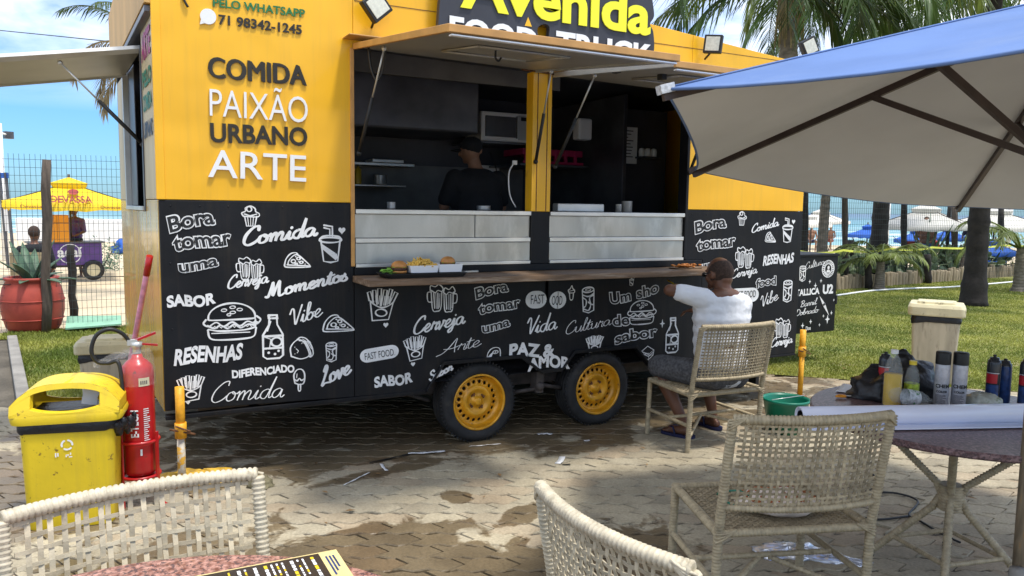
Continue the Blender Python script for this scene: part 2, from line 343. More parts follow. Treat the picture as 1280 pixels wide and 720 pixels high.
def place(root, loc, rz=0, label=None, group=None, scale=None, first=False):
    r = root if first else copy_tree(root)
    r.location = loc; r.rotation_euler = (0, 0, rz)
    if scale: r.scale = (scale,)*3
    if label: r['label'] = label
    if group: r['group'] = group
    return r
def rotto(d, upv=V((0, 0, 1))):
    return V(d).normalized().to_track_quat('Z', 'Y').to_matrix()
def smooth_pts(P, k=6, closed=False):
    P = [V(p) for p in P]; n = len(P); out_ = []
    if n < 3 and not closed: return P
    for i in range(n if closed else n-1):
        p1 = P[i]; p2 = P[(i+1) % n]; p0 = P[(i-1) % n] if (closed or i > 0) else p1*2-p2; p3 = P[(i+2) % n] if (closed or i < n-2) else p2*2-p1
        for j in range(k):
            t = j/k; out_.append(.5*((2*p1)+(p2-p0)*t+(2*p0-5*p1+4*p2-p3)*t*t+(3*p1-p0-3*p2+p3)*t**3))
    if not closed: out_.append(P[-1])
    return out_
# ================================================================== GROUND
def sheet(name, pts, z, mt, kind='structure', n=1):
    b = MB(); b.add([(p[0], p[1], z) for p in pts], [tuple(range(len(pts)))]); return b.build(name, mt, kind=kind)
far = [lat(-400, -60), lat(400, -60), lat(400, 46), lat(-400, 46)]
sheet('beach_sand', far, -.03, K['sand'])
# sea: deep blue-green far out, paler and foamy at the edge
M = bpy.data.materials.new('sea_water'); M.use_nodes = True; t = M.node_tree; n = t.nodes; l = t.links; b = n['Principled BSDF']
g = n.new('ShaderNodeNewGeometry'); dt = n.new('ShaderNodeVectorMath'); dt.operation = 'DOT_PRODUCT'; dt.inputs[1].default_value = (cos(AZ), sin(AZ), 0)
l.new(g.outputs['Position'], dt.inputs[0])
mr = n.new('ShaderNodeMapRange'); mr.inputs[1].default_value = 42; mr.inputs[2].default_value = 420; l.new(dt.outputs['Value'], mr.inputs[0])
pw = n.new('ShaderNodeMath'); pw.operation = 'POWER'; pw.inputs[1].default_value = .45; l.new(mr.outputs[0], pw.inputs[0])
r_ = n.new('ShaderNodeValToRGB'); r_.color_ramp.elements[0].color = (.20, .38, .36, 1); r_.color_ramp.elements[1].color = (.018, .085, .15, 1)
e = r_.color_ramp.elements.new(.45); e.color = (.06, .24, .27, 1); l.new(pw.outputs[0], r_.inputs[0])
mpn = n.new('ShaderNodeMapping'); mpn.inputs['Rotation'].default_value = (0, 0, -(AZ-pi/2)); mpn.inputs['Scale'].default_value = (.05, .32, .1)
l.new(g.outputs['Position'], mpn.inputs[0]); wn = n.new('ShaderNodeTexNoise'); wn.inputs['Scale'].default_value = 1; wn.inputs['Detail'].default_value = 7; l.new(mpn.outputs[0], wn.inputs['Vector'])
fm = n.new('ShaderNodeMapRange'); fm.inputs[1].default_value = .54; fm.inputs[2].default_value = .60; l.new(wn.outputs[0], fm.inputs[0])
fd = n.new('ShaderNodeMapRange'); fd.inputs[1].default_value = 44; fd.inputs[2].default_value = 130; fd.inputs[3].default_value = 1; fd.inputs[4].default_value = 0; l.new(dt.outputs['Value'], fd.inputs[0])
mu = n.new('ShaderNodeMath'); mu.operation = 'MULTIPLY'; l.new(fm.outputs[0], mu.inputs[0]); l.new(fd.outputs[0], mu.inputs[1])
mi = n.new('ShaderNodeMixRGB'); l.new(mu.outputs[0], mi.inputs[0]); l.new(r_.outputs[0], mi.inputs[1]); mi.inputs[2].default_value = (.75, .80, .80, 1)
l.new(mi.outputs[0], b.inputs['Base Color']); b.inputs['Roughness'].default_value = .35
wb = n.new('ShaderNodeBump'); wb.inputs['Strength'].default_value = .5; wb.inputs['Distance'].default_value = .4; l.new(wn.outputs[0], wb.inputs['Height']); l.new(wb.outputs[0], b.inputs['Normal'])
K['sea'] = M
sheet('sea', [lat(-6000, 41), lat(6000, 41), lat(6000, 9000), lat(-6000, 9000)], -.02, K['sea'])

# paving material: dry beige concrete pavers with wet stains
def paving_mat(name, dry, dry2, wet_amt=1.0, joint=False):
    M = bpy.data.materials.new(name); M.use_nodes = True; t = M.node_tree; n = t.nodes; l = t.links; b = n['Principled BSDF']
    g = n.new('ShaderNodeNewGeometry'); P = g.outputs['Position']
    nz = n.new('ShaderNodeTexNoise'); nz.inputs['Scale'].default_value = 2.2; nz.inputs['Detail'].default_value = 9; nz.inputs['Roughness'].default_value = .62; l.new(P, nz.inputs['Vector'])
    cr = n.new('ShaderNodeValToRGB'); cr.color_ramp.elements[0].position = .36; cr.color_ramp.elements[1].position = .62
    cr.color_ramp.elements[0].color = (*dry2, 1); cr.color_ramp.elements[1].color = (*dry, 1); l.new(nz.outputs[0], cr.inputs[0]); cur = cr.outputs[0]
    at_ = n.new('ShaderNodeAttribute'); at_.attribute_name = 'tone'
    mr = n.new('ShaderNodeValToRGB'); mr.color_ramp.elements[0].color = (.86, .86, .86, 1); mr.color_ramp.elements[1].color = (1.12, 1.10, 1.06, 1)
    e = mr.color_ramp.elements.new(.2); e.color = (1.02, .93, .87, 1); e = mr.color_ramp.elements.new(.35); e.color = (.97, .97, .97, 1); l.new(at_.outputs['Fac'], mr.inputs[0])
    if not joint:
        mu = n.new('ShaderNodeMixRGB'); mu.blend_type = 'MULTIPLY'; mu.inputs[0].default_value = 1; l.new(cur, mu.inputs[1]); l.new(mr.outputs[0], mu.inputs[2]); cur = mu.outputs[0]
    fn = n.new('ShaderNodeTexNoise'); fn.inputs['Scale'].default_value = 70; fn.inputs['Detail'].default_value = 5; l.new(P, fn.inputs['Vector'])
    fr = n.new('ShaderNodeMapRange'); fr.inputs[1].default_value = .3; fr.inputs[2].default_value = .7; fr.inputs[3].default_value = .82; fr.inputs[4].default_value = 1.14; l.new(fn.outputs[0], fr.inputs[0])
    sc = n.new('ShaderNodeVectorMath'); sc.operation = 'SCALE'; l.new(cur, sc.inputs[0]); l.new(fr.outputs[0], sc.inputs[3]); cur = sc.outputs[0]
    # wet patches (centre, radii, tilt) on the ground
    patches = [((2.6, 4.90), (2.6, .27), 0), ((3.4, 5.6), (3.4, 1.0), 0), ((1.6, 4.55), (.45, .10), .15), ((1.0, 3.25), (.85, .60), -.5), ((1.75, 2.9), (.35, .35), 0), ((1.75, 3.93), (.11, .10), 0),
               ((1.95, 3.55), (.20, .08), .5), ((3.1, 4.5), (.5, .16), .3), ((.15, 3.6), (.6, .45), 0), ((2.2, 2.9), (.45, .3), .4), ((-.35, 5.2), (.5, 1.1), 0), ((4.3, 4.6), (.8, .12), .1)]
    best = None
    for (cx, cy), (rx, ry), an in patches:
        mp = n.new('ShaderNodeMapping'); mp.vector_type = 'TEXTURE'; mp.inputs['Location'].default_value = (cx, cy, 0); mp.inputs['Rotation'].default_value = (0, 0, an); mp.inputs['Scale'].default_value = (rx, ry, 1000)
        l.new(P, mp.inputs[0]); ln = n.new('ShaderNodeVectorMath'); ln.operation = 'LENGTH'; l.new(mp.outputs[0], ln.inputs[0])
        if best is None: best = ln.outputs['Value']
        else:
            mn = n.new('ShaderNodeMath'); mn.operation = 'MINIMUM'; l.new(best, mn.inputs[0]); l.new(ln.outputs['Value'], mn.inputs[1]); best = mn.outputs[0]
    wn = n.new('ShaderNodeTexNoise'); wn.inputs['Scale'].default_value = 3.2; wn.inputs['Detail'].default_value = 7; wn.inputs['Roughness'].default_value = .6; wn.inputs['Distortion'].default_value = .5; l.new(P, wn.inputs['Vector'])
    a = n.new('ShaderNodeMath'); a.operation = 'MULTIPLY_ADD'; a.inputs[1].default_value = 2.6; a.inputs[2].default_value = -1.3; l.new(wn.outputs[0], a.inputs[0])
    su = n.new('ShaderNodeMath'); su.operation = 'ADD'; l.new(best, su.inputs[0]); l.new(a.outputs[0], su.inputs[1])
    wr = n.new('ShaderNodeMapRange'); wr.inputs[1].default_value = 1.04; wr.inputs[2].default_value = .90; wr.inputs[3].default_value = 0; wr.inputs[4].default_value = 1; l.new(su.outputs[0], wr.inputs[0])
    wet = wr.outputs[0]
    wc = n.new('ShaderNodeMixRGB'); wc.blend_type = 'MULTIPLY'; l.new(wet, wc.inputs[0]); l.new(cur, wc.inputs[1]); wc.inputs[2].default_value = (.44, .385, .32, 1)
    l.new(wc.outputs[0], b.inputs['Base Color'])
    rg = n.new('ShaderNodeMapRange'); rg.inputs[3].default_value = .85; rg.inputs[4].default_value = .38; l.new(wet, rg.inputs[0]); l.new(rg.outputs[0], b.inputs['Roughness'])
    bp = n.new('ShaderNodeBump'); bp.inputs['Strength'].default_value = .4; bp.inputs['Distance'].default_value = .006; l.new(fn.outputs[0], bp.inputs['Height']); l.new(bp.outputs[0], b.inputs['Normal'])
    b.inputs['Specular IOR Level'].default_value = .3
    return M
K['paver'] = paving_mat('paver_concrete', (.41, .362, .265), (.27, .235, .17))
K['joint'] = paving_mat('joint_sand', (.13, .112, .085), (.07, .06, .045), joint=True)

# outline of the paved area; lawn beyond it
EDGE = [(5.75, 6.1), (6.0, 5.67), (6.54, 5.14), (6.9, 4.75), (7.6, 4.1), (8.6, 3.3), (10.5, 1.9)]
paved = [(-6, -3), (10.5, -3)] + EDGE[::-1] + [(5.75, 8.2), (.32, 8.2), (.3, 7.45), (-.6, 7.35), (-.95, 10.9), (-3.2, 11.3), (-6, 11.3)]
def inside(x, y, poly):
    c = False; j = len(poly)-1
    for i in range(len(poly)):
        xi, yi = poly[i][:2]; xj, yj = poly[j][:2]
        if (yi > y) != (yj > y) and x < (xj-xi)*(y-yi)/(yj-yi)+xi: c = not c
        j = i
    return c
pav = sheet('pavement', paved, -.008, K['joint'])
# interlocking pavers: zigzag ends, wavy long sides; each a translate of the same outline
PW, PH = .262, .136; RA = radians(-26); RU = V((cos(RA), sin(RA), 0)); RV = V((-sin(RA), cos(RA), 0))
def endz(t): # zigzag end: offset along the row for t in 0..1
    return .036*(1-abs(2*t-1)*2) if t <= 1 else 0
def longz(t): return .013*sin(2*pi*t*2)
G_ = .0035
def outline(sub=0):
    P = []
    NS = 8; NE = 4
    for i in range(NS): t_ = i/NS; P.append((t_*PW, longz(t_)))
    for i in range(NE): t_ = i/NE; P.append((PW+endz(t_)-endz(0), t_*PH))
    for i in range(NS): t_ = 1-i/NS; P.append((t_*PW, PH+longz(t_)))
    for i in range(NE): t_ = 1-i/NE; P.append((endz(t_)-endz(0), t_*PH))
    return P
OL = outline(); cx_ = sum(p[0] for p in OL)/len(OL); cy_ = sum(p[1] for p in OL)/len(OL)
def paver_mesh(x0, y0, dz, tilt, b, tone, ang=0, origin=V((0, 0, 0))):
    vs = []; k = len(OL)
    for sc, z in (((1, 0)), (1, -.03)): pass
    rings = [(1-.135, -.0, 1), (1-.08, -.006, 1), (1-.075, -.03, 1)]
    for s_, z, _ in rings:
        for (px, py) in OL:
            qx = (px-cx_)*(1-(1-s_)*.42)+cx_; qy = (py-cy_)*s_+cy_
            p = RU*(x0+qx)+RV*(y0+qy); vs.append((p.x-origin.x, p.y-origin.y, z+dz+tilt[0]*(qx-cx_)+tilt[1]*(qy-cy_)))
    fs = [tuple(range(k))]
    for r in range(2):
        for i in range(k): j = (i+1) % k; fs.append((r*k+j, r*k+i, (r+1)*k+i, (r+1)*k+j))
    b.add(vs, fs); b.tone = (b.tone or [])+[tone]*len(fs)
cand = []
for j in range(-60, 90):
    for i in range(-30, 60):
        x0 = i*PW+(PW/2 if j % 2 else 0)+.02*sin(j*1.7); y0 = j*PH
        c_ = RU*(x0+cx_)+RV*(y0+cy_)
        if not (-2.2 < c_.x < 8.6 and 1.0 < c_.y < 8.1): continue
        if c_.x < -.55 and c_.y > 7.3: continue
        if not inside(c_.x, c_.y, paved): continue
        u_, v_, d_ = pr(c_)
        if d_ < .5 or u_ < -160 or u_ > 1440 or v_ > 860: continue
        seen = (0 < u_ < 1280 and v_ < 720)
        # hidden by the near table, the chairs' backs or the truck?
        if c_.y > 5.4 and .3 < c_.x < 5.5: seen = False
        cand.append((0 if seen else 1, d_, x0, y0, c_))
cand.sort(key=lambda q: q[:2])
rest = MB(); rest.tone = []
for q, (sn, d_, x0, y0, c_) in enumerate(cand):
    dz = random.gauss(0, .0016); ti = (random.gauss(0, .010), random.gauss(0, .012)); tn = random.random()
    if q < 300:
        b = MB(); b.tone = []; paver_mesh(x0, y0, dz, ti, b, tn, origin=V((c_.x, c_.y, 0)))
        me = bpy.data.meshes.new('paver'); me.from_pydata(b.v, [], b.f); me.materials.append(K['paver'])
        a = me.attributes.new('tone', 'FLOAT', 'FACE'); a.data.foreach_set('value', b.tone)
        link('paver', me, pav, (c_.x, c_.y, 0))
    else: paver_mesh(x0, y0, dz, ti, rest, tn)
o = rest.build('paver_field', K['paver'], pav, kind='stuff')

# ------------------------------------------------------------------ lawn
lawnR = EDGE + [(24, -2), (34, 12.0), (34, 12.55), (22.39, 12.45), (14.2, 11.65), (9, 11.4), (3, 11.4), (-.55, 11.5), (-3.0, 11.4), (-.95, 10.9), (-.6, 7.35), (.3, 7.45), (.32, 8.2), (5.75, 8.2)]
K['soil'] = mat('lawn_soil', (.15, .18, .04), .95, var=.3, scale=2.0, col2=(.26, .25, .07), spots=(.27, .22, .13), spot_scale=1.3, spot_lo=.60, spot_hi=.74)
K['grass'] = mat('grass_blade', (.175, .25, .03), .6, var=.35, scale=.9, col2=(.35, .36, .07), attr='tone', trl=.25)
K['grassL'] = K['grass']
lawn = sheet('lawn', lawnR, .004, K['soil'])
def grass(name, pts_fn, count, hmin, hmax, wd, parent, mt):
    xs = pts_fn(count); n_ = len(xs)
    h = rng.uniform(hmin, hmax, n_); a = rng.uniform(0, 2*pi, n_); ln = rng.normal(0, .5, n_)*h; l2 = rng.normal(0, .5, n_)*h
    v = np.zeros((n_, 3, 3), np.float32); wdd = wd*(.6+.8*rng.random(n_))*(1+np.hypot(xs[:, 0], xs[:, 1])/16)
    v[:, 0, 0] = xs[:, 0]-np.cos(a)*wdd; v[:, 0, 1] = xs[:, 1]-np.sin(a)*wdd; v[:, 1, 0] = xs[:, 0]+np.cos(a)*wdd; v[:, 1, 1] = xs[:, 1]+np.sin(a)*wdd
    v[:, 2, 0] = xs[:, 0]+ln; v[:, 2, 1] = xs[:, 1]+l2; v[:, 2, 2] = h; v[:, :2, 2] = 0
    me = bpy.data.meshes.new(name); me.vertices.add(n_*3); me.vertices.foreach_set('co', v.ravel()); me.loops.add(n_*3); me.loops.foreach_set('vertex_index', np.arange(n_*3, dtype=np.int32))
    me.polygons.add(n_); me.polygons.foreach_set('loop_start', np.arange(0, n_*3, 3, dtype=np.int32)); me.polygons.foreach_set('loop_total', np.full(n_, 3, np.int32)); me.update()
    at_ = me.attributes.new('tone', 'FLOAT', 'FACE'); at_.data.foreach_set('value', rng.random(n_).astype(np.float32)); me.materials.append(mt)
    return link(name, me, parent, kind='stuff')
def lawn_pts(cnt):
    P = []
    while len(P) < cnt:
        d = 7.0+(13.5)*rng.random()**1.35; ll = rng.uniform(.25, .72)*d; p = lat(ll, d)
        if inside(p.x, p.y, lawnR) and p.x > 5.3:
            # worn strip along the paving: fewer blades
            if p.y < 6.6 and rng.random() < .18: continue
            P.append((p.x, p.y))
    return np.array(P)
grass('grass', lawn_pts, 150000, .012, .034, .0042, lawn, K['grass'])
def lawn_ptsL(cnt):
    P = []
    while len(P) < cnt:
        x = rng.uniform(-1.1, 1.2); y = 7.3+4.2*rng.random()
        if inside(x, y, lawnR) and rng.random() < .35+.9*abs(mnoise.noise(V((x*1.6, y*.9, 3)))): P.append((x, y))
    return np.array(P)
grass('grass', lawn_ptsL, 30000, .02, .05, .0045, lawn, K['grassL'])
# path slabs at far left, edged by a kerb
kb = MB(); kb.box((-.78, 9.1, .02), (.10, 3.6, .07), Matrix.Rotation(.105, 3, 'Z')); kb.build('path_kerb', K['concrete'], kind='structure', bev=.01)
# white rope on the lawn
rp = [gnd(1046, 371), gnd(1090, 365), gnd(1140, 362), gnd(1185, 360.5), gnd(1235, 356.5), gnd(1285, 352)]
b = MB(); b.tube([p+V((0, 0, .028)) for p in smooth_pts(rp, 8)], .020, 6)
b.build('rope', K['white'], label='long white rope line lying in a shallow curve across the lawn', cat='rope')
b = MB()
for k in range(130):
    if k < 70: q = lat(rng.uniform(.1, 5.5), rng.uniform(7.6, 13)); 
    else: q = lat(rng.uniform(-2.4, 3.4), rng.uniform(3.6, 6.2))
    if k < 70 and not inside(q.x, q.y, lawnR): continue
    z = .012 if k >= 70 else .03; a = rng.uniform(0, 6.28); l_ = rng.uniform(.012, .035); d = V((cos(a), sin(a), .0)); s_ = V((-sin(a), cos(a), .25)); q = V((q.x, q.y, z)); b.add([q-d*l_, q+s_*l_*.4, q+d*l_, q-s_*l_*.4+V((0, 0, l_*.2))], [(0, 1, 2, 3)])
K['dead_leaf'] = mat('dead_leaf', (.20, .12, .05), .8, var=.4, scale=3)
b.build('fallen_leaves', K['dead_leaf'], label='small dry brown leaves and crumbs scattered over the paving and lawn', cat='leaves', kind='stuff')
# ================================================================== WRITING AND DRAWINGS
# one-stroke script letters: advance, strokes (x right, y up, x-height about .45)
SG = {
 'a': (.50, [[(.42, .36), (.30, .46), (.10, .36), (.04, .14), (.16, .0), (.32, .10), (.43, .40), (.41, .10), (.48, .0), (.58, .10)]]),
 'b': (.46, [[(0, .1), (.20, .60), (.30, .95), (.20, 1.0), (.10, .50), (.10, .05), (.28, .02), (.40, .25), (.28, .42), (.16, .30)], [(.33, .38), (.50, .36)]]),
 'C': (.62, [[(.60, .78), (.58, .98), (.36, .92), (.10, .55), (.05, .15), (.22, -.02), (.48, .08), (.66, .28)]]),
 'd': (.52, [[(.42, .36), (.30, .46), (.10, .36), (.04, .14), (.16, .0), (.32, .10), (.50, .95), (.52, 1.0), (.42, .30), (.44, .02), (.58, .10)]]),
 'e': (.42, [[(.0, .12), (.22, .22), (.34, .36), (.24, .46), (.08, .30), (.08, .06), (.22, -.01), (.46, .14)]]),
 'i': (.26, [[(.0, .10), (.14, .44), (.10, .10), (.16, .0), (.30, .10)], [(.19, .62), (.205, .64)]]),
 'j': (.26, [[(.0, .10), (.16, .44), (.08, -.20), (-.08, -.36), (-.14, -.24), (.05, -.05), (.30, .12)], [(.20, .62), (.215, .64)]]),
 'l': (.28, [[(.0, .10), (.20, .60), (.28, .95), (.20, 1.0), (.12, .50), (.12, .05), (.20, .0), (.32, .10)]]),
 'm': (.74, [[(.0, .34), (.10, .44), (.08, .0), (.12, .25), (.26, .46), (.32, .36), (.30, .0), (.34, .25), (.50, .46), (.58, .36), (.54, .06), (.62, .0), (.78, .12)]]),
 'n': (.54, [[(.0, .34), (.10, .44), (.08, .0), (.12, .25), (.28, .46), (.37, .36), (.34, .06), (.42, .0), (.58, .12)]]),
 'o': (.44, [[(.24, .45), (.08, .36), (.04, .12), (.16, .0), (.34, .10), (.36, .34), (.24, .46), (.28, .34), (.52, .38)]]),
 'r': (.38, [[(.0, .10), (.14, .50), (.18, .38), (.34, .42), (.28, .10), (.32, .0), (.44, .10)]]),
 's': (.36, [[(.0, .08), (.22, .48), (.20, .36), (.32, .12), (.18, .0), (.04, .06)]]),
 't': (.30, [[(.0, .10), (.22, .80), (.12, .20), (.16, .0), (.34, .10)], [(.02, .54), (.38, .58)]]),
 'u': (.50, [[(.0, .34), (.10, .44), (.07, .12), (.16, .0), (.32, .12), (.42, .44), (.38, .08), (.44, .0), (.56, .10)]]),
 'v': (.42, [[(.0, .34), (.10, .44), (.12, .02), (.16, .0), (.32, .30), (.34, .46), (.46, .40)]]),
 'M': (.90, [[(-.05, .10), (.08, .10), (.20, .60), (.28, .96), (.30, .50), (.30, .10), (.44, .55), (.60, .98), (.60, .50), (.62, .06), (.72, .0), (.92, .12)]]),
 'V': (.52, [[(-.05, .70), (.06, .96), (.16, .86), (.18, .40), (.22, .0), (.38, .40), (.60, 1.02)]]),
 'L': (.50, [[(.22, .72), (.34, .98), (.40, .84), (.22, .40), (.02, .0), (.20, .06), (.52, .0)]]),
 'A': (.72, [[(-.30, -.05), (.0, .08), (.30, .45), (.62, 1.0), (.56, .50), (.56, .0)], [(.02, .36), (.40, .30), (.78, .40)]]),
 'S': (.50, [[(.50, .80), (.40, .98), (.16, .84), (.22, .58), (.44, .34), (.34, .04), (.12, -.02), (.0, .18)]]),
 'B': (.58, [[(.10, .0), (.18, .50), (.24, .94)], [(.02, .80), (.32, 1.0), (.52, .82), (.40, .58), (.20, .50), (.48, .44), (.50, .14), (.28, .0), (.04, .08)]]),
 'D': (.62, [[(.20, .92), (.12, .40), (.08, .04)], [(.0, .80), (.30, 1.0), (.58, .74), (.54, .24), (.28, .0), (.02, .04)]]),
}
def ribbon(b, pts2, wfun, place_, z0):
    """a flat band along pts2 (2D); place_(x, y, z) puts it on its surface"""
    n = len(pts2)
    if n < 2: return
    vs = []; L2 = []
    for i, p in enumerate(pts2):
        a = pts2[max(0, i-1)]; c = pts2[min(n-1, i+1)]; t_ = V((c[0]-a[0], c[1]-a[1])); t_ = t_.normalized() if t_.length > 1e-9 else V((1, 0))
        nn = V((-t_.y, t_.x)); w_ = wfun(t_, i/(n-1))/2; z = z0+.00025*i/(n-1)
        vs += [place_(p[0]+nn.x*w_, p[1]+nn.y*w_, z), place_(p[0]-nn.x*w_, p[1]-nn.y*w_, z)]
    fs = [(2*i, 2*i+1, 2*i+3, 2*i+2) for i in range(n-1)]
    b.add(vs, fs)
    for e, s_ in ((0, 1), (n-1, -1)):  # round ends
        p = pts2[e]; q = pts2[e+s_]; t_ = V((p[0]-q[0], p[1]-q[1])); t_ = t_.normalized() if t_.length > 1e-9 else V((1, 0)); nn = V((-t_.y, t_.x))
        w_ = wfun(t_, 0)/2; arc = [place_(p[0]+(nn.x*cos(a)+t_.x*sin(a))*w_, p[1]+(nn.y*cos(a)+t_.y*sin(a))*w_, z0+(.00025 if e else 0)) for a in [pi*k/6 for k in range(7)]]
        b.add(arc, [tuple(range(7))])
def sm2(P, k=5, closed=False): return [(p.x, p.y) for p in smooth_pts([V((x, y, 0)) for x, y in P], k, closed)]
class Face:
    """a vertical plane: maps photo positions to the surface and builds flat writing on it"""
    def __init__(s, Y, root, eps=.003): s.Y = Y; s.root = root; s.eps = eps
    def pt(s, px, py): p = onY(px, py, s.Y); return p.x, p.z
    def frame(s, c, u, sx, sy, v=None, lift=0.):
        v = v or (-u[1], u[0])
        return lambda x, y, z: V((c[0]+u[0]*x*sx+v[0]*y*sy, s.Y-s.eps-lift-z, c[1]+u[1]*x*sx+v[1]*y*sy))
    def base(s, p0, p1):
        a = s.pt(*p0); c = s.pt(*p1); d = V((c[0]-a[0], c[1]-a[1])); return a, (d.x/d.length, d.y/d.length), d.length
    def px(s, at_px): # metres per pixel near here
        a = s.pt(*at_px); c = s.pt(at_px[0], at_px[1]+1); return abs(c[1]-a[1])
    def script(s, txt, p0, p1, h, wt=.09, name='script_lettering', mt='chalk', slant=.28, contrast=.5, lift=0.):
        a, u, L_ = s.base(p0, p1); adv = sum(SG[c][0] for c in txt); H_ = .84*h*s.px(p0)
        sx = L_/adv; b = MB(); x = 0; z = 0
        pl = s.frame(a, u, 1, 1, lift=lift)
        for c in txt:
            for st in SG[c][1]:
                P = sm2(st, 6) if len(st) > 2 else st
                P = [((x+q[0])*sx+slant*q[1]*H_, q[1]*H_) for q in P]
                sd_ = random.random()*9; ribbon(b, P, lambda t_, q: wt*H_*(1+contrast*(abs(t_.y)-.4))*(1+.13*sin(q*17+sd_)), pl, z); z += .00012
            x += SG[c][0]
        return b.build(name, K[mt], s.root)
    def text(s, txt, p0, p1, h, bold=0., mt='chalk', name='lettering', lift=0., extr=.0, jit=0., shear=0., cap=.729, gap=1.0):
        a, u, L_ = s.base(p0, p1); H_ = h*s.px(p0)
        cu = bpy.data.curves.new('t', 'FONT'); cu.body = txt; cu.offset = bold; cu.space_character = gap; cu.extrude = 0; cu.resolution_u = 4; cu.shear = shear
        ob = bpy.data.objects.new('t', cu); C.objects.link(ob); bpy.context.view_layer.update()
        me = bpy.data.meshes.new_from_object(ob.evaluated_get(bpy.context.evaluated_depsgraph_get())); bpy.data.objects.remove(ob)
        co = np.empty(len(me.vertices)*3); me.vertices.foreach_get('co', co); co = co.reshape(-1, 3)
        x0, x1 = co[:, 0].min(), co[:, 0].max(); sx = L_/(x1-x0); sy = H_/cap
        if jit: co[:, 1] += jit*np.sin(co[:, 0]*2.1+len(txt)*1.3)*.12
        pl = s.frame(a, u, 1, 1, lift=lift); b = MB()
        vs = [pl((q[0]-x0)*sx, q[1]*sy, 0) for q in co]; fs = [tuple(p.vertices) for p in me.polygons]
        if extr:
            be = {}
            for f in fs:
                for i in range(len(f)):
                    e = (f[i], f[(i+1) % len(f)]); be[e] = 1
            n_ = len(vs); vs2 = [v-V((0, extr, 0)) for v in vs]
            side = [(e[0], e[1], e[1]+n_, e[0]+n_) for e in be if (e[1], e[0]) not in be]
            b.add(vs+vs2, [tuple(i+n_ for i in f) for f in fs]+side)
        else: b.add(vs, fs)
        bpy.data.meshes.remove(me)
        return b.build(name, K[mt], s.root)
    def bubble(s, txt, p0, p1, h, jit=.6):
        """white letters with a black heart: outline lettering"""
        s.text(txt, p0, p1, h, bold=.075, jit=jit, name='outline_lettering'); 
        a, u, L_ = s.base(p0, p1); k = s.px(p0); q0 = (p0[0]+1.3*h/22, p0[1]); q1 = (p1[0]-1.3*h/22, p1[1])
        s.text(txt, q0, q1, h, bold=.018, jit=jit, mt='black', name='letter_fill', lift=.0012)
    def draw(s, kind, c, h, rot=0., name=None, wt=.035, mt='chalk', asp=1.0):
        cx, cz = s.pt(*c); k = s.px(c)*h; u = (cos(rot), sin(rot)); pl = s.frame((cx, cz), u, k*asp, k)
        b = MB(); z = 0
        for st in DOODLE[kind]:
            P, mode = st[0], st[1] if len(st) > 1 else ''
            if 'f' in mode:   # filled
                Q = sm2(P, 5, True) if 's' in mode else P
                b.add([pl(x, y, z) for x, y in Q], [tuple(range(len(Q)))])
            else:
                cl = 'c' in mode; Q = sm2(P, 5, cl) if 's' in mode else list(P)
                if cl: Q = Q+[Q[0]]
                w_ = (wt*.55 if 't' in mode else wt)/1
                sd_ = random.random()*9; ribbon(b, Q, lambda t_, q: w_*(1+.2*sin(q*13+sd_)), pl, z)
            z += .00015
        return b.build(name or kind+'_drawing', K[mt], s.root)
    def pill(s, p0, p1, hpx, mt='chalk'):
        a = s.pt(*p0); c = s.pt(*p1); k = s.px(p0)*hpx/2; d = V((c[0]-a[0], c[1]-a[1])); L_ = d.length; u = (d.x/L_, d.y/L_)
        pl = s.frame(a, u, 1, 1); P = [(k+k*1.15*cos(t_), k*sin(t_)) for t_ in [pi/2+pi*i/12 for i in range(13)]]+[(L_-k+k*1.15*cos(t_), k*sin(t_)) for t_ in [-pi/2+pi*i/12 for i in range(13)]]
        b = MB(); b.add([pl(x, y, 0) for x, y in P], [tuple(range(len(P)))]); return b.build('pill_badge', K[mt], s.root)
def circ(x, y, rx, ry=None, n=16, a0=0, a1=2*pi): ry = ry or rx; return [(x+rx*cos(a0+(a1-a0)*i/n), y+ry*sin(a0+(a1-a0)*i/n)) for i in range(n if abs(a1-a0-2*pi) < 1e-6 else n+1)]
def wav(x0, x1, y, a, n): return [(x0+(x1-x0)*i/(2*n), y+(a if i % 2 else -a)) for i in range(2*n+1)]
heart = lambda x, y, r: [(x+r*.95*(16*sin(t_)**3)/16, y+r*(13*cos(t_)-5*cos(2*t_)-2*cos(3*t_)-cos(4*t_))/16) for t_ in [2*pi*i/22 for i in range(22)]]
star = lambda x, y, r: [(x+(r if i % 2 == 0 else r*.28)*cos(pi/2+i*pi/4)*(.75 if i % 4 == 2 else 1), y+(r if i % 2 == 0 else r*.28)*sin(pi/2+i*pi/4)) for i in range(8)]
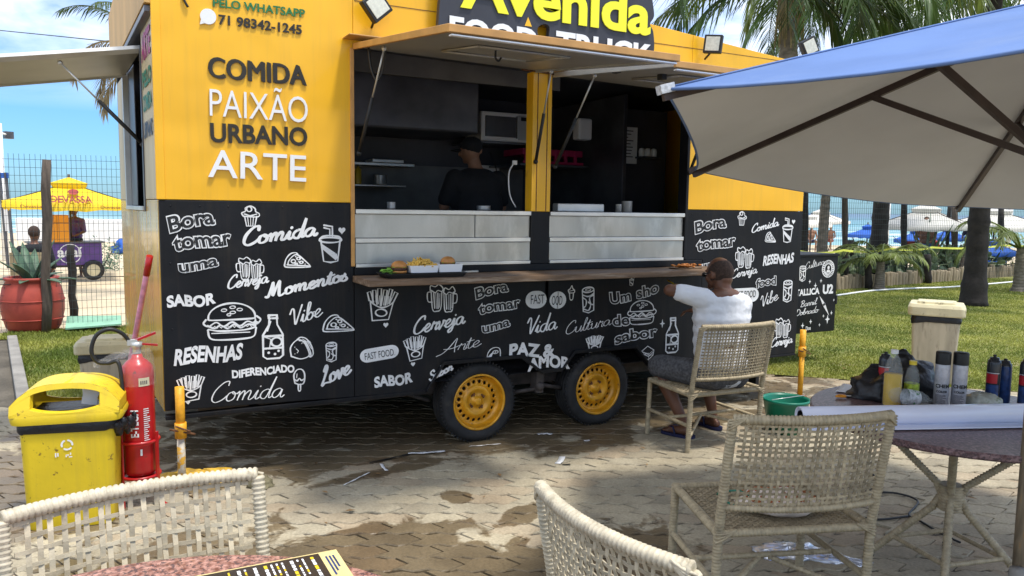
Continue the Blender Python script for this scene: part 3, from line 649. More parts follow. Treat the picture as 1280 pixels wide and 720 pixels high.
DOODLE = {
 'burger': [(circ(0, .10, .60, .38, 18, 0, pi), 's'), ([(-.60, .10), (-.50, .04), (.50, .04), (.60, .10)], 's'), ([(-.66, .06), (-.72, -.04), (-.60, -.12), (-.40, -.02), (-.22, -.14), (.0, -.03), (.2, -.15), (.40, -.03), (.62, -.12), (.74, .0), (.64, .10)], 's'),
            ([(-.62, -.10), (-.45, -.18), (-.3, -.10), (-.12, -.2), (.05, -.1), (.22, -.2), (.42, -.11), (.60, -.16)], 's'), ([(-.60, -.20), (-.3, -.26), (.3, -.26), (.60, -.20)], 's'), ([(-.62, -.22), (-.56, -.44), (-.3, -.5), (.3, -.5), (.56, -.44), (.62, -.22)], 's'),
            (circ(-.2, .30, .07, .035, 8), 'sct'), (circ(.02, .37, .07, .035, 8), 'sct'), (circ(.2, .30, .07, .035, 8), 'sct'), (circ(.02, .23, .07, .035, 8), 'sct'), (circ(-.08, .17, .05, .03, 8), 'sct'),
            (wav(-.5, .5, -.15, .03, 9), 't'), ([(-.52, -.31), (.45, -.33)], 't')],
 'fries': [([(-.38, .12), (-.26, -.48), (.26, -.42), (.36, .12)], ''), ([(-.38, .12), (-.2, .0), (0, -.06), (.2, .0), (.36, .12)], 's'), (circ(.0, -.22, .18, .11, 14), 'sc'),
           ([(-.42, .14), (-.50, .38), (-.40, .42), (-.28, .10)], ''), ([(-.30, .10), (-.34, .46), (-.24, .47), (-.16, .04)], ''), ([(-.16, .04), (-.18, .52), (-.06, .53), (-.04, .0)], ''), ([(-.02, .0), (.02, .50), (.13, .49), (.10, .02)], ''),
           ([(.12, .03), (.20, .54), (.30, .52), (.22, .08)], ''), ([(.24, .08), (.38, .46), (.48, .42), (.36, .12)], ''), ([(-.10, .3), (-.11, .05)], 't'), ([(.07, .3), (.05, .02)], 't'), ([(.2, .3), (.17, .05)], 't'), ([(-.23, .3), (-.2, .1)], 't')],
 'cup': [([(-.30, .18), (-.22, -.46), (0, -.5), (.22, -.46), (.30, .18)], ''), (circ(0, .20, .35, .08, 16), 'sc'), ([(-.34, .24), (-.24, .31), (0, .34), (.24, .31), (.34, .24)], 's'), ([(-.02, .33), (-.02, .54), (-.2, .58)], ''), ([(.06, .33), (.06, .62), (-.2, .66)], ''),
         ([(-.27, .08), (-.26, -.08), (.16, -.44), (.22, -.36), (.20, -.24)], 'f'), (heart(.36, .5, .12), 'f')],
 'bottle': [([(-.07, .5), (-.08, .28), (-.22, .05), (-.22, -.44), (-.14, -.5), (.14, -.5), (.22, -.44), (.22, .05), (.10, .28), (.09, .5)], ''), ([(-.09, .5), (.11, .5), (.12, .43), (-.10, .43), (-.09, .5)], ''), ([(-.22, .02), (.22, .02)], ''), ([(-.22, -.26), (.22, -.26)], ''),
            (circ(.08, -.12, .12, .10, 12), 'sc'), ([(-.22, .02), (-.05, -.05), (-.08, -.26)], 't'), (circ(-.1, -.36, .03), 'f'), (circ(.04, -.4, .03), 'f'), (circ(.12, -.33, .03), 'f'), ([(-.04, .36), (-.12, .14)], 't'), (star(-.38, .36, .13), 'f')],
 'pizza': [([(-.50, -.22), (-.42, .12), (-.22, .38), (.0, .42), (.08, .30)], 's'), ([(-.50, -.22), (-.38, -.32), (.48, -.34), (.60, -.28), (.36, .02), (.08, .30), (-.10, .28), (-.30, .04), (-.36, -.2)], 's'), ([(-.38, -.20), (.58, -.28)], ''), (circ(-.12, -.02, .09, .09, 10), 'sc'), (circ(.10, .12, .07, .07, 10), 'sc'),
           (circ(.22, -.08, .07, .06, 10), 'sc'), (circ(.0, -.16, .05, .04, 8), 'sc'), (circ(-.02, .22, .035), 'f'), (circ(.38, -.18, .03), 'f'), (circ(.1, -.04, .025), 'f')],
 'mugs': [([(-.42, .30), (-.36, -.38), (-.20, -.46), (-.04, -.36), (.0, .24)], 's'), ([(-.42, .26), (-.56, .22), (-.54, -.08), (-.38, -.12)], 's'), ([(.08, .18), (.12, -.44), (.28, -.5), (.42, -.42), (.46, .22)], 's'), ([(.46, .16), (.60, .12), (.58, -.16), (.43, -.2)], 's'),
          ([(-.46, .32), (-.44, .48), (-.26, .44), (-.12, .52), (.04, .38), (.0, .26), (-.16, .30), (-.26, .22), (-.40, .30), (-.46, .32)], 's'), ([(.06, .22), (.12, .38), (.28, .32), (.42, .42), (.52, .26), (.44, .18), (.28, .22), (.18, .14), (.06, .22)], 's'),
          ([(-.32, .2), (-.28, -.34)], ''), ([(-.24, .2), (-.21, -.36)], 't'), ([(-.16, .2), (-.15, -.36)], ''), ([(-.08, .18), (-.09, -.32)], 't'), ([(.16, .12), (.19, -.4)], ''), ([(.25, .14), (.26, -.42)], 't'), ([(.33, .14), (.33, -.42)], ''), ([(.40, .14), (.39, -.36)], 't')],
 'taco': [([(-.46, -.30), (-.48, .10), (-.22, .40), (.06, .34), (.28, -.06), (.30, -.34), (-.05, -.44), (-.46, -.30)], 's'), ([(-.20, .42), (-.04, .52), (.2, .44), (.42, .12), (.50, -.24), (.40, -.38), (.30, -.34)], 's'), (wav(0, .4, .28, .05, 4), 't'), ([(-.10, .38), (.16, .30), (.36, -.10), (.40, -.34)], 's'), ([(.04, .44), (.26, .28), (.42, -.02)], 't'), ([(-.24, .02), (-.14, -.08), (-.2, -.16)], 't'), (circ(-.3, .1, .02), 'f'), (circ(-.3, -.2, .02), 'f')],
 'can': [(circ(0, .40, .26, .10, 16), 'sc'), ([(-.27, .38), (-.24, -.42), (0, -.5), (.24, -.42), (.27, .38)], ''), (circ(0, .40, .12, .045, 10), 'sct'), ([(-.26, .12), (-.1, .0), (-.12, -.2), (-.22, -.28)], 's'), ([(.26, .18), (.06, .08), (.12, -.16), (.24, -.2)], 's'), ([(-.26, .22), (0, .14), (.26, .24)], 's'), ([(-.2, -.34), (0, -.4), (.1, -.2), (.0, -.08)], 's')],
 'pop': [([(-.20, -.12), (-.24, .25), (-.10, .48), (.12, .48), (.24, .25), (.20, -.14), (.0, -.2), (-.20, -.12)], 's'), ([(-.05, -.2), (-.05, -.45), (0, -.5), (.05, -.45), (.05, -.2)], 's'), ([(-.22, .06), (-.1, -.02), (.0, .08), (.1, -.02), (.22, .05)], 's'), ([(-.1, .3), (-.12, .12)], 't')],
 'cupcake': [([(-.28, -.02), (-.20, -.5), (.20, -.5), (.30, -.02)], ''), ([(-.34, -.02), (-.42, .14), (-.24, .24), (-.24, .40), (.0, .50), (.22, .38), (.26, .22), (.42, .12), (.34, -.04), (-.34, -.02)], 's'), (circ(-.06, .34, .12, .12, 10), 'sc'), ([(-.14, -.06), (-.1, -.48)], 't'), ([(0, -.06), (0, -.48)], 't'), ([(.14, -.06), (.1, -.48)], 't'), ([(-.3, .1), (0, .02), (.3, .1)], 's')],
 'sandwich': [([(-.5, .12), (.0, .44), (.5, .16), (.1, -.10), (-.5, .12)], ''), ([(-.5, .12), (-.48, .0), (.1, -.24), (.5, .04), (.5, .16)], ''), (wav(-.48, .1, -.06, .05, 5), ''), ([(-.46, -.06), (-.4, -.2), (.08, -.46), (.46, -.16), (.48, .0)], ''), ([(.1, -.1), (.1, -.46)], 't'), (wav(.12, .46, -.16, .04, 3), 't')],
 'icecone': [([(-.2, .0), (-.26, .18), (-.1, .3), (.02, .5), (.1, .3), (.24, .16), (.2, .0), (-.2, .0)], 's'), ([(-.16, .0), (-.12, -.4), (.0, -.5), (.12, -.4), (.16, .0)], 's'), ([(-.2, .12), (.2, .18)], 't')],
 'star': [(star(0, 0, .5), 'f')], 'heart': [(heart(0, 0, .5), 'f')],
 'badge': [(circ(0, 0, .5, .5, 24), 'sc'), (circ(0, 0, .30, .30, 20), 'sc')]+[([(.34*cos(a), .34*sin(a)), (.46*cos(a+.09), .46*sin(a+.09))], '') for a in [2*pi*i/22 for i in range(22)]]+[(circ(0, .07, .10, .12, 10), 'f'), ([(-.18, -.22), (-.12, -.06), (.12, -.06), (.18, -.22)], 'f')],
 'bolt': [([(-.5, .5), (-.12, -.02), (-.20, .06), (.5, -.5), (.08, .12), (.16, .04)], 'f')],
 'semicup': [([(-.5, -.5), (-.46, -.1), (-.2, .3), (.2, .4), (.46, .2), (.5, -.5)], 's'), ([(-.5, -.45), (-.3, -.2), (0, .1), (-.2, -.5)], 'f'), (circ(.12, 0, .2, .13, 12), 'sc'), (circ(.12, 0, .06), 'f')],
}
# ================================================================== FOOD TRUCK
Y0 = 4.81; XL = .30; XR = 5.41; YB = 7.15; XLB = .165   # the left end is splayed a little
truck = thing('food_truck', 'long yellow and black food trailer with raised serving flaps and white chalk-style drawings', 'food truck', (2.85, 6.0, 0))
def TB(name, boxes, mt, parent=truck, bev=.003, **k):
    b = MB()
    for a, c in boxes: b.b2(a, c)
    return b.build(name, K[mt], parent, bev=bev, **k)
def slab(name, poly, y0, y1, mt, parent=truck, bev=.003):
    b = MB(); b.prism(poly, lambda x, z: V((x, y0, z)), lambda x, z: V((x, y1, z))); return b.build(name, K[mt], parent, bev=bev)
ft = lambda x: 3.345-.082*x      # the top of the fascia slopes down to the right
ZB = 1.672
slab('yellow_panel', [(XL, ZB), (1.42, ZB), (1.42, 2.62), (1.42, ft(1.42)), (XL, ft(XL))], Y0, Y0+.05, 'yellow')
slab('yellow_panel', [(4.115, ZB-.008), (XR, ZB-.008), (XR, ft(XR)), (4.115, ft(4.115))], Y0, Y0+.05, 'yellow')
slab('yellow_fascia', [(1.422, 2.64), (4.113, 2.60), (4.113, ft(4.113)), (1.422, ft(1.422))], Y0+.001, Y0+.05, 'yellow')
TB('fascia_seam', [((1.43, Y0-.0015, 2.905), (5.40, Y0+.01, 2.909))], 'rust', bev=0)
slab('yellow_corner_trim', [(XL-.012, ZB), (XL+.035, ZB), (XL+.035, ft(XL)), (XL-.012, ft(XL))], Y0-.006, Y0+.03, 'yellow')
slab('black_panel', [(XL, .455), (1.418, .425), (1.418, ZB-.004), (XL, ZB-.004)], Y0, Y0+.045, 'board')
slab('black_panel', [(4.30, .415), (XR, .415), (XR, ZB-.012), (4.115, ZB-.012), (4.115, 1.262), (4.30, 1.262)], Y0+.0005, Y0+.045, 'board')
# centre panel with its two trapezoid wheel arches
A1, A2, A3, A4 = 1.93, 2.05, 2.62, 2.79; B1, B2_, B3, B4 = 3.00, 3.10, 3.64, 3.80
low = [(1.422, .425), (A1, .42), (A2, .60), (A3, .60), (A4, .475), (B1, .475), (B2_, .60), (B3, .60), (B4, .42), (4.298, .415)]
slab('black_panel', low+[(4.298, 1.262), (2.857, 1.262), (2.857, 1.0), (2.832, 1.0), (2.832, 1.262), (1.422, 1.262)], Y0+.001, Y0+.045, 'board')
slab('wheel_arch', [(A1-.02, .405), (A2-.01, .585), (A3+.01, .585), (A4+.02, .46), (B1-.02, .46), (B2_-.01, .585), (B3+.01, .585), (B4+.02, .405), (B4+.02, .425), (B3+.015, .612), (B2_-.015, .612), (B1-.015, .487), (A4+.012, .487), (A3+.015, .612), (A2-.015, .612), (A1-.02, .425)], Y0-.018, Y0+.012, 'board')
TB('bottom_rail', [((XL, Y0-.008, .40), (A1-.02, Y0+.05, .425))], 'board'); TB('bottom_rail', [((B4+.02, Y0-.006, .395), (XR, Y0+.05, .414))], 'board')
# posts between the openings
TB('window_post', [((2.70, Y0-.004, ZB-.04), (2.853, Y0+.09, 2.60))], 'yellow'); TB('post_groove', [((2.735, Y0-.0065, ZB-.04), (2.741, Y0, 2.60)), ((2.815, Y0-.0065, ZB-.04), (2.821, Y0, 2.60))], 'rust', bev=0)
TB('window_post', [((2.70, Y0-.004, 1.262), (2.853, Y0+.09, ZB-.044))], 'board')
TB('window_jamb', [((1.40, Y0-.012, 1.27), (1.424, Y0+.09, 2.62))], 'flap_edge'); TB('window_jamb', [((4.095, Y0-.01, 1.27), (4.12, Y0+.09, 2.58))], 'board')
# steel fronts of the two openings
for x0, x1, seam in ((1.43, 2.697, 2.27), (2.857, 4.09, None)):
    TB('steel_sill', [((x0, Y0-.012, 1.603), (x1, Y0+.30, 1.632))], 'steel_edge')
    if seam: TB('steel_panel', [((x0, Y0+.012, 1.45), (seam-.003, Y0+.03, 1.602))], 'steel', bev=.002); TB('steel_panel', [((seam+.003, Y0+.012, 1.45), (x1, Y0+.03, 1.602))], 'steel', bev=.002)
    else: TB('steel_panel', [((x0, Y0+.012, 1.45), (x1, Y0+.03, 1.602))], 'steel', bev=.002)
    TB('steel_ledge', [((x0, Y0-.006, 1.418), (x1, Y0+.03, 1.448))], 'steel_edge'); TB('steel_panel', [((x0, Y0+.002, 1.285), (x1, Y0+.03, 1.416))], 'steel', bev=.002)
    TB('steel_ledge', [((x0, Y0-.012, 1.262), (x1, Y0+.03, 1.284))], 'steel_edge')
# counter
ct = TB('counter', [((1.405, 4.45, 1.172), (4.30, Y0-.014, 1.212))], 'wood', bev=.004)
TB('counter_back_strip', [((1.42, Y0-.013, 1.214), (4.28, Y0-.001, 1.260))], 'board')
for x in (4.22,):
    b = MB(); b.box((x, 4.64, 1.155), (.025, .34, .03)); b.tube([(x, 4.50, 1.145), (x, Y0-.01, .93)], .010, 6); b.build('counter_bracket', K['chassis'], truck)
# body shell
b = MB(); b.add([(XL+.02, Y0+.05, .46), (XR-.02, Y0+.05, .46), (XR-.02, YB, .46), (XLB+.02, YB, .46)], [(0, 1, 2, 3)]); b.add([(XL+.02, Y0+.05, .50), (XR-.02, Y0+.05, .50), (XR-.02, YB, .50), (XLB+.02, YB, .50)], [(0, 1, 2, 3)]); b.build('floor', K['dark_steel'], truck)
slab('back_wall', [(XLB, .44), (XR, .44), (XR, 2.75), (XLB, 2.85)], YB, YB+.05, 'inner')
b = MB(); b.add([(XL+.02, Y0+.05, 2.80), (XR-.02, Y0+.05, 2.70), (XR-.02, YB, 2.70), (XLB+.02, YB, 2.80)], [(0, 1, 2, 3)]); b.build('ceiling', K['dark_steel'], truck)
b = MB(); b.add([(XL, Y0+.03, ft(XL)-.04), (XR, Y0+.03, ft(XR)-.04), (XR, YB+.05, 2.80), (XLB, YB+.05, 2.9)], [(0, 1, 2, 3)]); b.build('roof', K['alu'], truck)
b = MB(); b.b2((XR-.04, Y0+.05, .42), (XR-.002, YB, 2.85)); b.build('end_wall', K['yellow'], truck)
# left end, built as slabs along the splayed wall
ed = V((XLB-XL, YB-Y0, 0)); EL = ed.length; ed.normalize(); en = V((-ed.y, ed.x, 0))     # en points out (to the left)
EO = V((XL, Y0, 0))
def eslab(name, a0, a1, z0, z1, mt, out0=0., out1=-.04, z2=None, z3=None, bev=.003):
    b = MB(); poly = [(a0, z0), (a1, z0 if z2 is None else z2), (a1, z1 if z3 is None else z3), (a0, z1)]
    b.prism(poly, lambda a, z: EO+ed*a+en*out0+V((0, 0, z)), lambda a, z: EO+ed*a+en*out1+V((0, 0, z))); return b.build(name, K[mt], truck, bev=bev)
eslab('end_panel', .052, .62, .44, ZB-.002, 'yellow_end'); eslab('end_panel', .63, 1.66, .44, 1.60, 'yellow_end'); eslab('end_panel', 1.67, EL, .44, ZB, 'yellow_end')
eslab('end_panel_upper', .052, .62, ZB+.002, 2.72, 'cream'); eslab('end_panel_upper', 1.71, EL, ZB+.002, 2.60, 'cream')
eslab('window_frame', .622, .66, 1.60, 2.62, 'dark_steel', .008); eslab('window_frame', 1.66, 1.708, 1.60, 2.60, 'alu', .02); eslab('window_sill', .64, 1.69, 1.602, 1.63, 'alu', .02)
eslab('sliding_pane', 1.25, 1.65, 1.632, 2.60, 'dark_steel', -.015, -.022)
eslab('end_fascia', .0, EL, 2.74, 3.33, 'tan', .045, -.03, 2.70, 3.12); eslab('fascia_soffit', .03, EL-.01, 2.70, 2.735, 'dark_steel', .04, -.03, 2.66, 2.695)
def endmark(a0, a1, z0, z1, mt, word, flip=False):
    cu = bpy.data.curves.new('t', 'FONT'); cu.body = word; cu.offset = .04; ob = bpy.data.objects.new('t', cu); C.objects.link(ob); bpy.context.view_layer.update()
    me = bpy.data.meshes.new_from_object(ob.evaluated_get(bpy.context.evaluated_depsgraph_get())); bpy.data.objects.remove(ob)
    xs = [v.co.x for v in me.vertices]; ys = [v.co.y for v in me.vertices]; x0, x1, y0, y1 = min(xs), max(xs), min(ys), max(ys)
    b = MB(); b.add([EO+ed*(a1-(v.co.x-x0)/(x1-x0)*(a1-a0))+en*.005+V((0, 0, z0+(v.co.y-y0)/(y1-y0)*(z1-z0))) for v in me.vertices], [tuple(p.vertices) for p in me.polygons]); b.build('end_lettering', K[mt], truck)
K['magenta'] = mat('magenta_letter', (.35, .02, .15), .5); K['teal'] = mat('green_letter_end', (.02, .20, .12), .5); K['slate'] = mat('blue_black_letter', (.02, .04, .09), .5)
endmark(.14, .56, 2.50, 2.66, 'magenta', 'ARTE'); endmark(.14, .56, 2.34, 2.44, 'teal', 'PELO'); endmark(.14, .56, 2.20, 2.30, 'teal', 'COMIDA'); endmark(.14, .56, 2.04, 2.14, 'slate', 'URBANO')
# the raised flap of the end window
fo = V((-cos(.0), 0, 0))
h0 = EO+ed*.66+V((0, 0, 2.59)); h1 = EO+ed*1.69+V((0, 0, 2.58)); o0 = h0+en*1.15+V((0, 0, -.21)); o1 = h1+en*1.15+V((0, 0, -.21))
b = MB(); up_ = V((0, 0, .012)); b.add([h0, h1, o1, o0, h0+up_, h1+up_, o1+up_, o0+up_], [(0, 1, 2, 3), (7, 6, 5, 4), (0, 3, 7, 4), (3, 2, 6, 7), (2, 1, 5, 6), (1, 0, 4, 5)]); fl = b.build('end_flap', K['flap'], truck)
b = MB()
for p, q in ((h0, o0), (o0, o1), (o1, h1)): b.tube([p+V((0, 0, .012)), q+V((0, 0, .012))], .024, 4, smooth=False)
b.build('flap_rim', K['alu'], fl)
def strut(a, c, root):
    a = V(a); c = V(c); mid = a.lerp(c, .45); b = MB(); b.tube([a, mid], .006, 6); b.ell(a, (.016,)*3, n=8, m=5); b.build('gas_strut_rod', K['alu'], root); b = MB(); b.tube([mid, c], .012, 8); b.ell(c, (.018,)*3, n=8, m=5); return b.build('gas_strut_cylinder', K['rubber'], root)
strut(o0.lerp(h0, .62)+V((0, .05, -.03)), EO+ed*.68+V((0, 0, 2.02)), fl)
# wall behind the end window, inside, so the room is dark
# ---- front flaps
def flap(x0, x1, ystart, zs, yo, zo, edge, side_alu=False, right=True):
    n_ = V((0, 0, .014)); P = [V((x0, ystart, zs)), V((x1, ystart, zs-.02)), V((x1, yo, zo-.01)), V((x0, yo, zo))]
    b = MB(); b.add(P+[p+n_ for p in P], [(0, 1, 2, 3), (7, 6, 5, 4), (0, 3, 7, 4), (3, 2, 6, 7), (2, 1, 5, 6), (1, 0, 4, 5)]); f_ = b.build('serving_flap', K['flap'], truck)
    b = MB(); b.box((P[2]+P[3])/2+V((0, -.012, .004)), (x1-x0+.03, .022, .036), Matrix.Rotation(0, 3, 'X')); b.build('flap_edge', K[edge], f_, bev=.003)
    for p, q, mt in ((P[0], P[3], 'alu' if side_alu else edge), (P[1], P[2], 'alu')):
        b = MB(); d = q-p; R = Matrix.Rotation(atan2(d.z, -d.y)*-1, 3, 'X'); b.box((p+q)/2+V((0, .0, .004)), (.022, d.length, .036), Matrix.Rotation(-atan2(d.z, -d.y), 3, 'X')); b.build('flap_edge', K[mt], f_, bev=.003)
    b = MB(); b.box((P[2]+P[3])/2+V((0, -.001, -.024)), (x1-x0, .03, .006)); b.build('flap_lip', K['white'], f_)
    # light seams: a rectangle pressed in the sheet
    mx_ = (x0+x1)/2; b = MB(); yc = (ystart+yo)/2; zc = (zs+zo)/2; sl_ = (zs-zo)/(ystart-yo)
    for (ax, ay, bx_, by) in ((-.35, -.28, .35, -.28), (.35, -.28, .35, .22), (.35, .22, -.35, .22), (-.35, .22, -.35, -.28)):
        b.tube([(mx_+ax*.8, yc+ay, zc+ay*sl_-.012), (mx_+bx_*.8, yc+by, zc+by*sl_-.012)], .008, 4)
    b.build('pressed_rib', K['flap'], f_); return f_
f1 = flap(1.425, 2.715, Y0-.01, 2.625, 3.31, 2.452, 'flap_edge')
f2 = flap(2.865, 4.13, Y0-.01, 2.585, 3.49, 2.462, 'flap_edge', side_alu=True)
strut((1.50, 4.45, 2.565), (1.45, Y0-.02, 1.98), f1); strut((2.66, 4.50, 2.55), (2.72, Y0-.02, 1.98), f1)
strut((2.95, 4.42, 2.54), (2.88, Y0-.02, 1.95), f2); strut((4.08, 4.45, 2.52), (4.11, Y0-.02, 1.95), f2)
b = MB(); b.tube(smooth_pts([(1.46, 4.62, 2.60), (1.47, 4.6, 2.47), (1.50, 4.58, 2.40), (1.53, 4.56, 2.47), (1.53, 4.52, 2.57)], 6), .007, 6); b.build('hanging_cable', K['rubber'], f1)
b = MB(); b.tube(smooth_pts([(1.95, 3.9, 2.51), (1.95, 3.9, 2.47), (1.97, 3.9, 2.455), (1.985, 3.9, 2.475)], 5), .006, 6); b.build('hook', K['rubber'], f1)
TB('latch', [((2.862, 4.05, 2.50), (2.90, 4.10, 2.56))], 'rubber', f2); TB('latch', [((3.14, 3.95, 2.47), (3.18, 4.0, 2.505))], 'rubber', f2)
TB('rain_ledge', [((1.355, 4.66, 2.668), (2.2, Y0, 2.676))], 'flap_edge'); TB('rain_ledge', [((2.70, 4.60, 2.625), (4.2, Y0, 2.633))], 'flap_edge')
b = MB(); b.tube([(2.60, Y0-.02, 2.60), (2.86, Y0-.02, 2.59)], .005, 5); b.build('flap_rod', K['rust'], f1)
# ---- name board above the flaps
sg = Face(4.70, truck, .002)
def sp(px, py): a = onY(px, py, 4.70); return (a.x, a.z)
bp_ = [(548, 30), (553, -30), (560, -80), (640, -110), (760, -90), (812, -30), (816, 0), (818, 20), (813, 30), (817, 40), (818, 62), (813, 74), (795, 82), (690, 66), (686, 50), (687, 34), (680, 30), (672, 36), (674, 52), (668, 62), (600, 60), (556, 62), (550, 48), (551, 40)]
Q = sm2([sp(*p) for p in bp_], 4, True)
slab('name_board', Q, 4.702, 4.745, 'signboard', bev=.002)
for x in (2.2, 2.9, 3.4): TB('board_bracket', [((x, 4.745, 2.78), (x+.04, Y0, 2.82))], 'chassis')
# the lettering stands a little in front
sg.text('Avenida', (575, 7), (812, 43), 57, bold=.030, mt='neon_yellow', name='name_lettering', extr=.008)
sg.text('FOOD', (561, 50), (671, 66), 31, bold=.035, mt='white', name='name_lettering', extr=.006)
sg.text('TRUCK', (694, 69), (814, 85), 31, bold=.035, mt='white', name='name_lettering', extr=.006)
b = MB(); q0 = sp(660, 27); b.add([(q0[0]+dx, 4.699, q0[1]+dz) for dx, dz in ((-.025, -.03), (.03, -.03), (.0, .03))], [(0, 1, 2)]); b.build('board_notch', K['yellow'], truck)
# ---- floodlights
def flood(c, rot, yaw, sz=.12):
    R = Matrix.Rotation(yaw, 3, 'Z') @ Matrix.Rotation(rot, 3, 'Y'); b = MB(); b.box(V(c), (sz*1.25, .05, sz*1.25), R); o_ = b.build('floodlight', K['rubber'], truck, bev=.006)
    b = MB(); b.box(V(c)+R @ V((0, -.027, 0)), (sz*.95, .006, sz*.95), R); b.build('lamp_glass', K['glass'], o_, bev=.002)
    b = MB(); b.tube([V(c)+V((0, .02, -sz*.5)), V(c)+V((0, .09, -sz*.9))], .008, 6); b.build('lamp_bracket', K['rubber'], o_)
flood((1.54, 4.72, 2.865), pi/4+.08, .15); flood((4.22, 4.70, 2.93), .1, -.95, .11); flood((5.30, 4.74, 3.03), -.5, -.2, .115)
b = MB(); b.tube(smooth_pts([(1.50, Y0-.01, 3.1), (1.3, Y0-.01, 3.0), (.95, Y0-.01, 2.9)], 5), .004, 5); b.build('lamp_cable', K['rubber'], truck)
b = MB(); b.tube(smooth_pts([onY(228, -6, Y0-.01), onY(231, 2, Y0-.012), onY(235, 9, Y0-.01)], 5), .007, 5); b.build('cable_end', K['rubber'], truck)
# ---- wheels
def hole_dish(b, c, R, r_in, r_out, nh, zf, hr):
    """ring of metal with nh round holes"""
    for k in range(nh):
        a0 = 2*pi*k/nh; a1 = 2*pi*(k+1)/nh; am = (a0+a1)/2; rm = (r_in+r_out)/2; n_ = 16; inn = []; o_ = []
        for i in range(n_):
            t_ = 2*pi*i/n_+pi/4; ca, sa = cos(t_), sin(t_); sq = 1/max(abs(ca), abs(sa))
            ho = (am+ca*hr/rm, rm+sa*hr); so = (am+ca*sq*(a1-a0)/2, rm+sa*sq*(r_out-r_in)/2)
            for (an, rr), lst in ((ho, inn), (so, o_)): lst.append(V(c)+R @ V((rr*cos(an), rr*sin(an), zf(rr))))
        dp = [p+R @ V((0, 0, -.012)) for p in inn]
        b.add(inn+o_+dp, [(i, (i+1) % n_, n_+(i+1) % n_, n_+i) for i in range(n_)]+[(2*n_+i, 2*n_+(i+1) % n_, (i+1) % n_, i) for i in range(n_)], True)
def wheel(cx, cz, yo, rot):
    c = V((cx, yo, cz)); R = Matrix.Rotation(pi/2, 3, 'X')  # local z -> -Y (out of the truck)
    R = Matrix.Rotation(0, 3, 'Z') @ Matrix(((1, 0, 0), (0, 0, -1), (0, 1, 0)))
    b = MB(); To = .288; Tw = .10
    prof = [(.188, -.06), (.20, .005), (.215, .018), (.245, .022), (.266, .016), (.278, .002), (.284, -.012)]
    for g_ in (-.035, -.07, -.105, -.14): prof += [(To, g_+.013), (To, g_+.004), (To-.007, g_+.003), (To-.007, g_-.003), (To, g_-.004)]
    prof += [(To, -.165), (.272, -.185), (.24, -.19), (.19, -.17)]
    b.lathe(prof, c, 56, R); ty = b.build('wheel', K['tire'], truck)
    # tread sipes on the shoulder
    b = MB()
    for k in range(64):
        a = 2*pi*k/64; p = c+R @ V((.2855*cos(a), .2855*sin(a), -.012)); b.box(p, (.010, .020, .012), R @ Matrix.Rotation(a+pi/2, 3, 'Z'))
    b.build('tread_block', K['tire'], ty, kind='stuff')
    b = MB(); b.lathe([(.205, .000), (.203, .010), (.196, .014), (.188, .010), (.184, -.004), (.180, -.030), (.168, -.046), (.158, -.050)], c, 48, R)
    zf = lambda r: -.050+.012*max(0, min(1, (.158-r)/.036))
    hole_dish(b, c, R, .120, .158, 20, zf, .0135)
    b.lathe([(.120, -.038), (.112, -.028), (.100, -.020), (.085, -.022), (.072, -.034), (.060, -.040), (.050, -.040), (.044, -.034), (.030, -.030), (.028, -.014), (.018, -.010), (.0, -.009)], c, 32, R)
    rm = b.build('rim', K['rim'], ty, weld=True)
    b = MB(); b.lathe([(.0, -.075), (.180, -.075)], c, 32, R); b.build('brake_disc', K['hole'], ty)
    for k in range(4):
        a = rot+k*pi/2; p = c+R @ V((.056*cos(a), .056*sin(a), -.03)); b = MB(); b.lathe([(.0, .012), (.007, .012), (.0085, .006), (.0085, -.012), (.013, -.014)], p, 6, R, smooth=False); b.build('bolt', K['rust'], ty)
        b = MB(); b.lathe([(.010, .0005), (.019, .0005)], p+R @ V((0, 0, -.0085)), 12, R); b.build('bolt_seat', K['rust'], ty)
wheel(2.335, .283, 4.86, .6); wheel(3.345, .283, 4.86, .85)
# chassis beams, springs, drawbar, blocks below
b = MB(); b.b2((.5, 5.05, .33), (5.3, 5.12, .44)); b.b2((.5, 6.6, .33), (5.3, 6.67, .44))
for x in (.8, 1.6, 4.0, 5.0): b.b2((x, 5.05, .36), (x+.06, 6.66, .44))
b.build('chassis_beam', K['chassis'], truck)
for cx in (2.335, 3.345):
    b = MB(); b.tube(smooth_pts([(cx-.40, 5.1, .36), (cx-.2, 5.1, .29), (cx, 5.1, .27), (cx+.2, 5.1, .29), (cx+.40, 5.1, .36)], 5), .02, 6, flat=.5); b.tube([(cx, 5.0, .283), (cx, 6.9, .283)], .03, 8); b.build('leaf_spring', K['chassis'], truck)
b = MB(); b.b2((2.80, 4.86, .30), (2.86, 4.95, .46)); b.tube([(2.83, 4.88, .36), (3.06, 4.93, .30)], .016, 6); b.tube([(2.83, 4.88, .33), (2.62, 4.95, .30)], .016, 6); b.ell((2.83, 4.86, .35), (.035, .03, .035)); b.build('spring_hanger', K['chassis'], truck)
b = MB(); b.tube([(1.70, 4.95, .42), (2.0, 4.98, .30)], .014, 6); b.box((1.74, 4.93, .40), (.05, .04, .06)); b.build('brake_lever', K['chassis'], truck)
RV_ = [(XL+.06+.155*k, ZB-.035) for k in range(7)]+[(XL+.05, .55+.19*k) for k in range(6)]+[(1.385, .55+.19*k) for k in range(6)]+[(4.17+.15*k, ZB-.045) for k in range(8)]+[(5.36, .5+.19*k) for k in range(6)]
b = MB()
for x_, z_ in RV_: b.ell((x_, Y0-.0005, z_), (.0055, .003, .0055), None, 8, 4)
b.build('rivet', K['board'], truck, kind='stuff')
b = MB(); b.b2((XR-.06, 5.2, .04), (XR-.02, 7.05, .42)); b.build('added_end_blocker', K['hole'], truck)  # added dark panel: blocks sky light and its reflection under the open right end
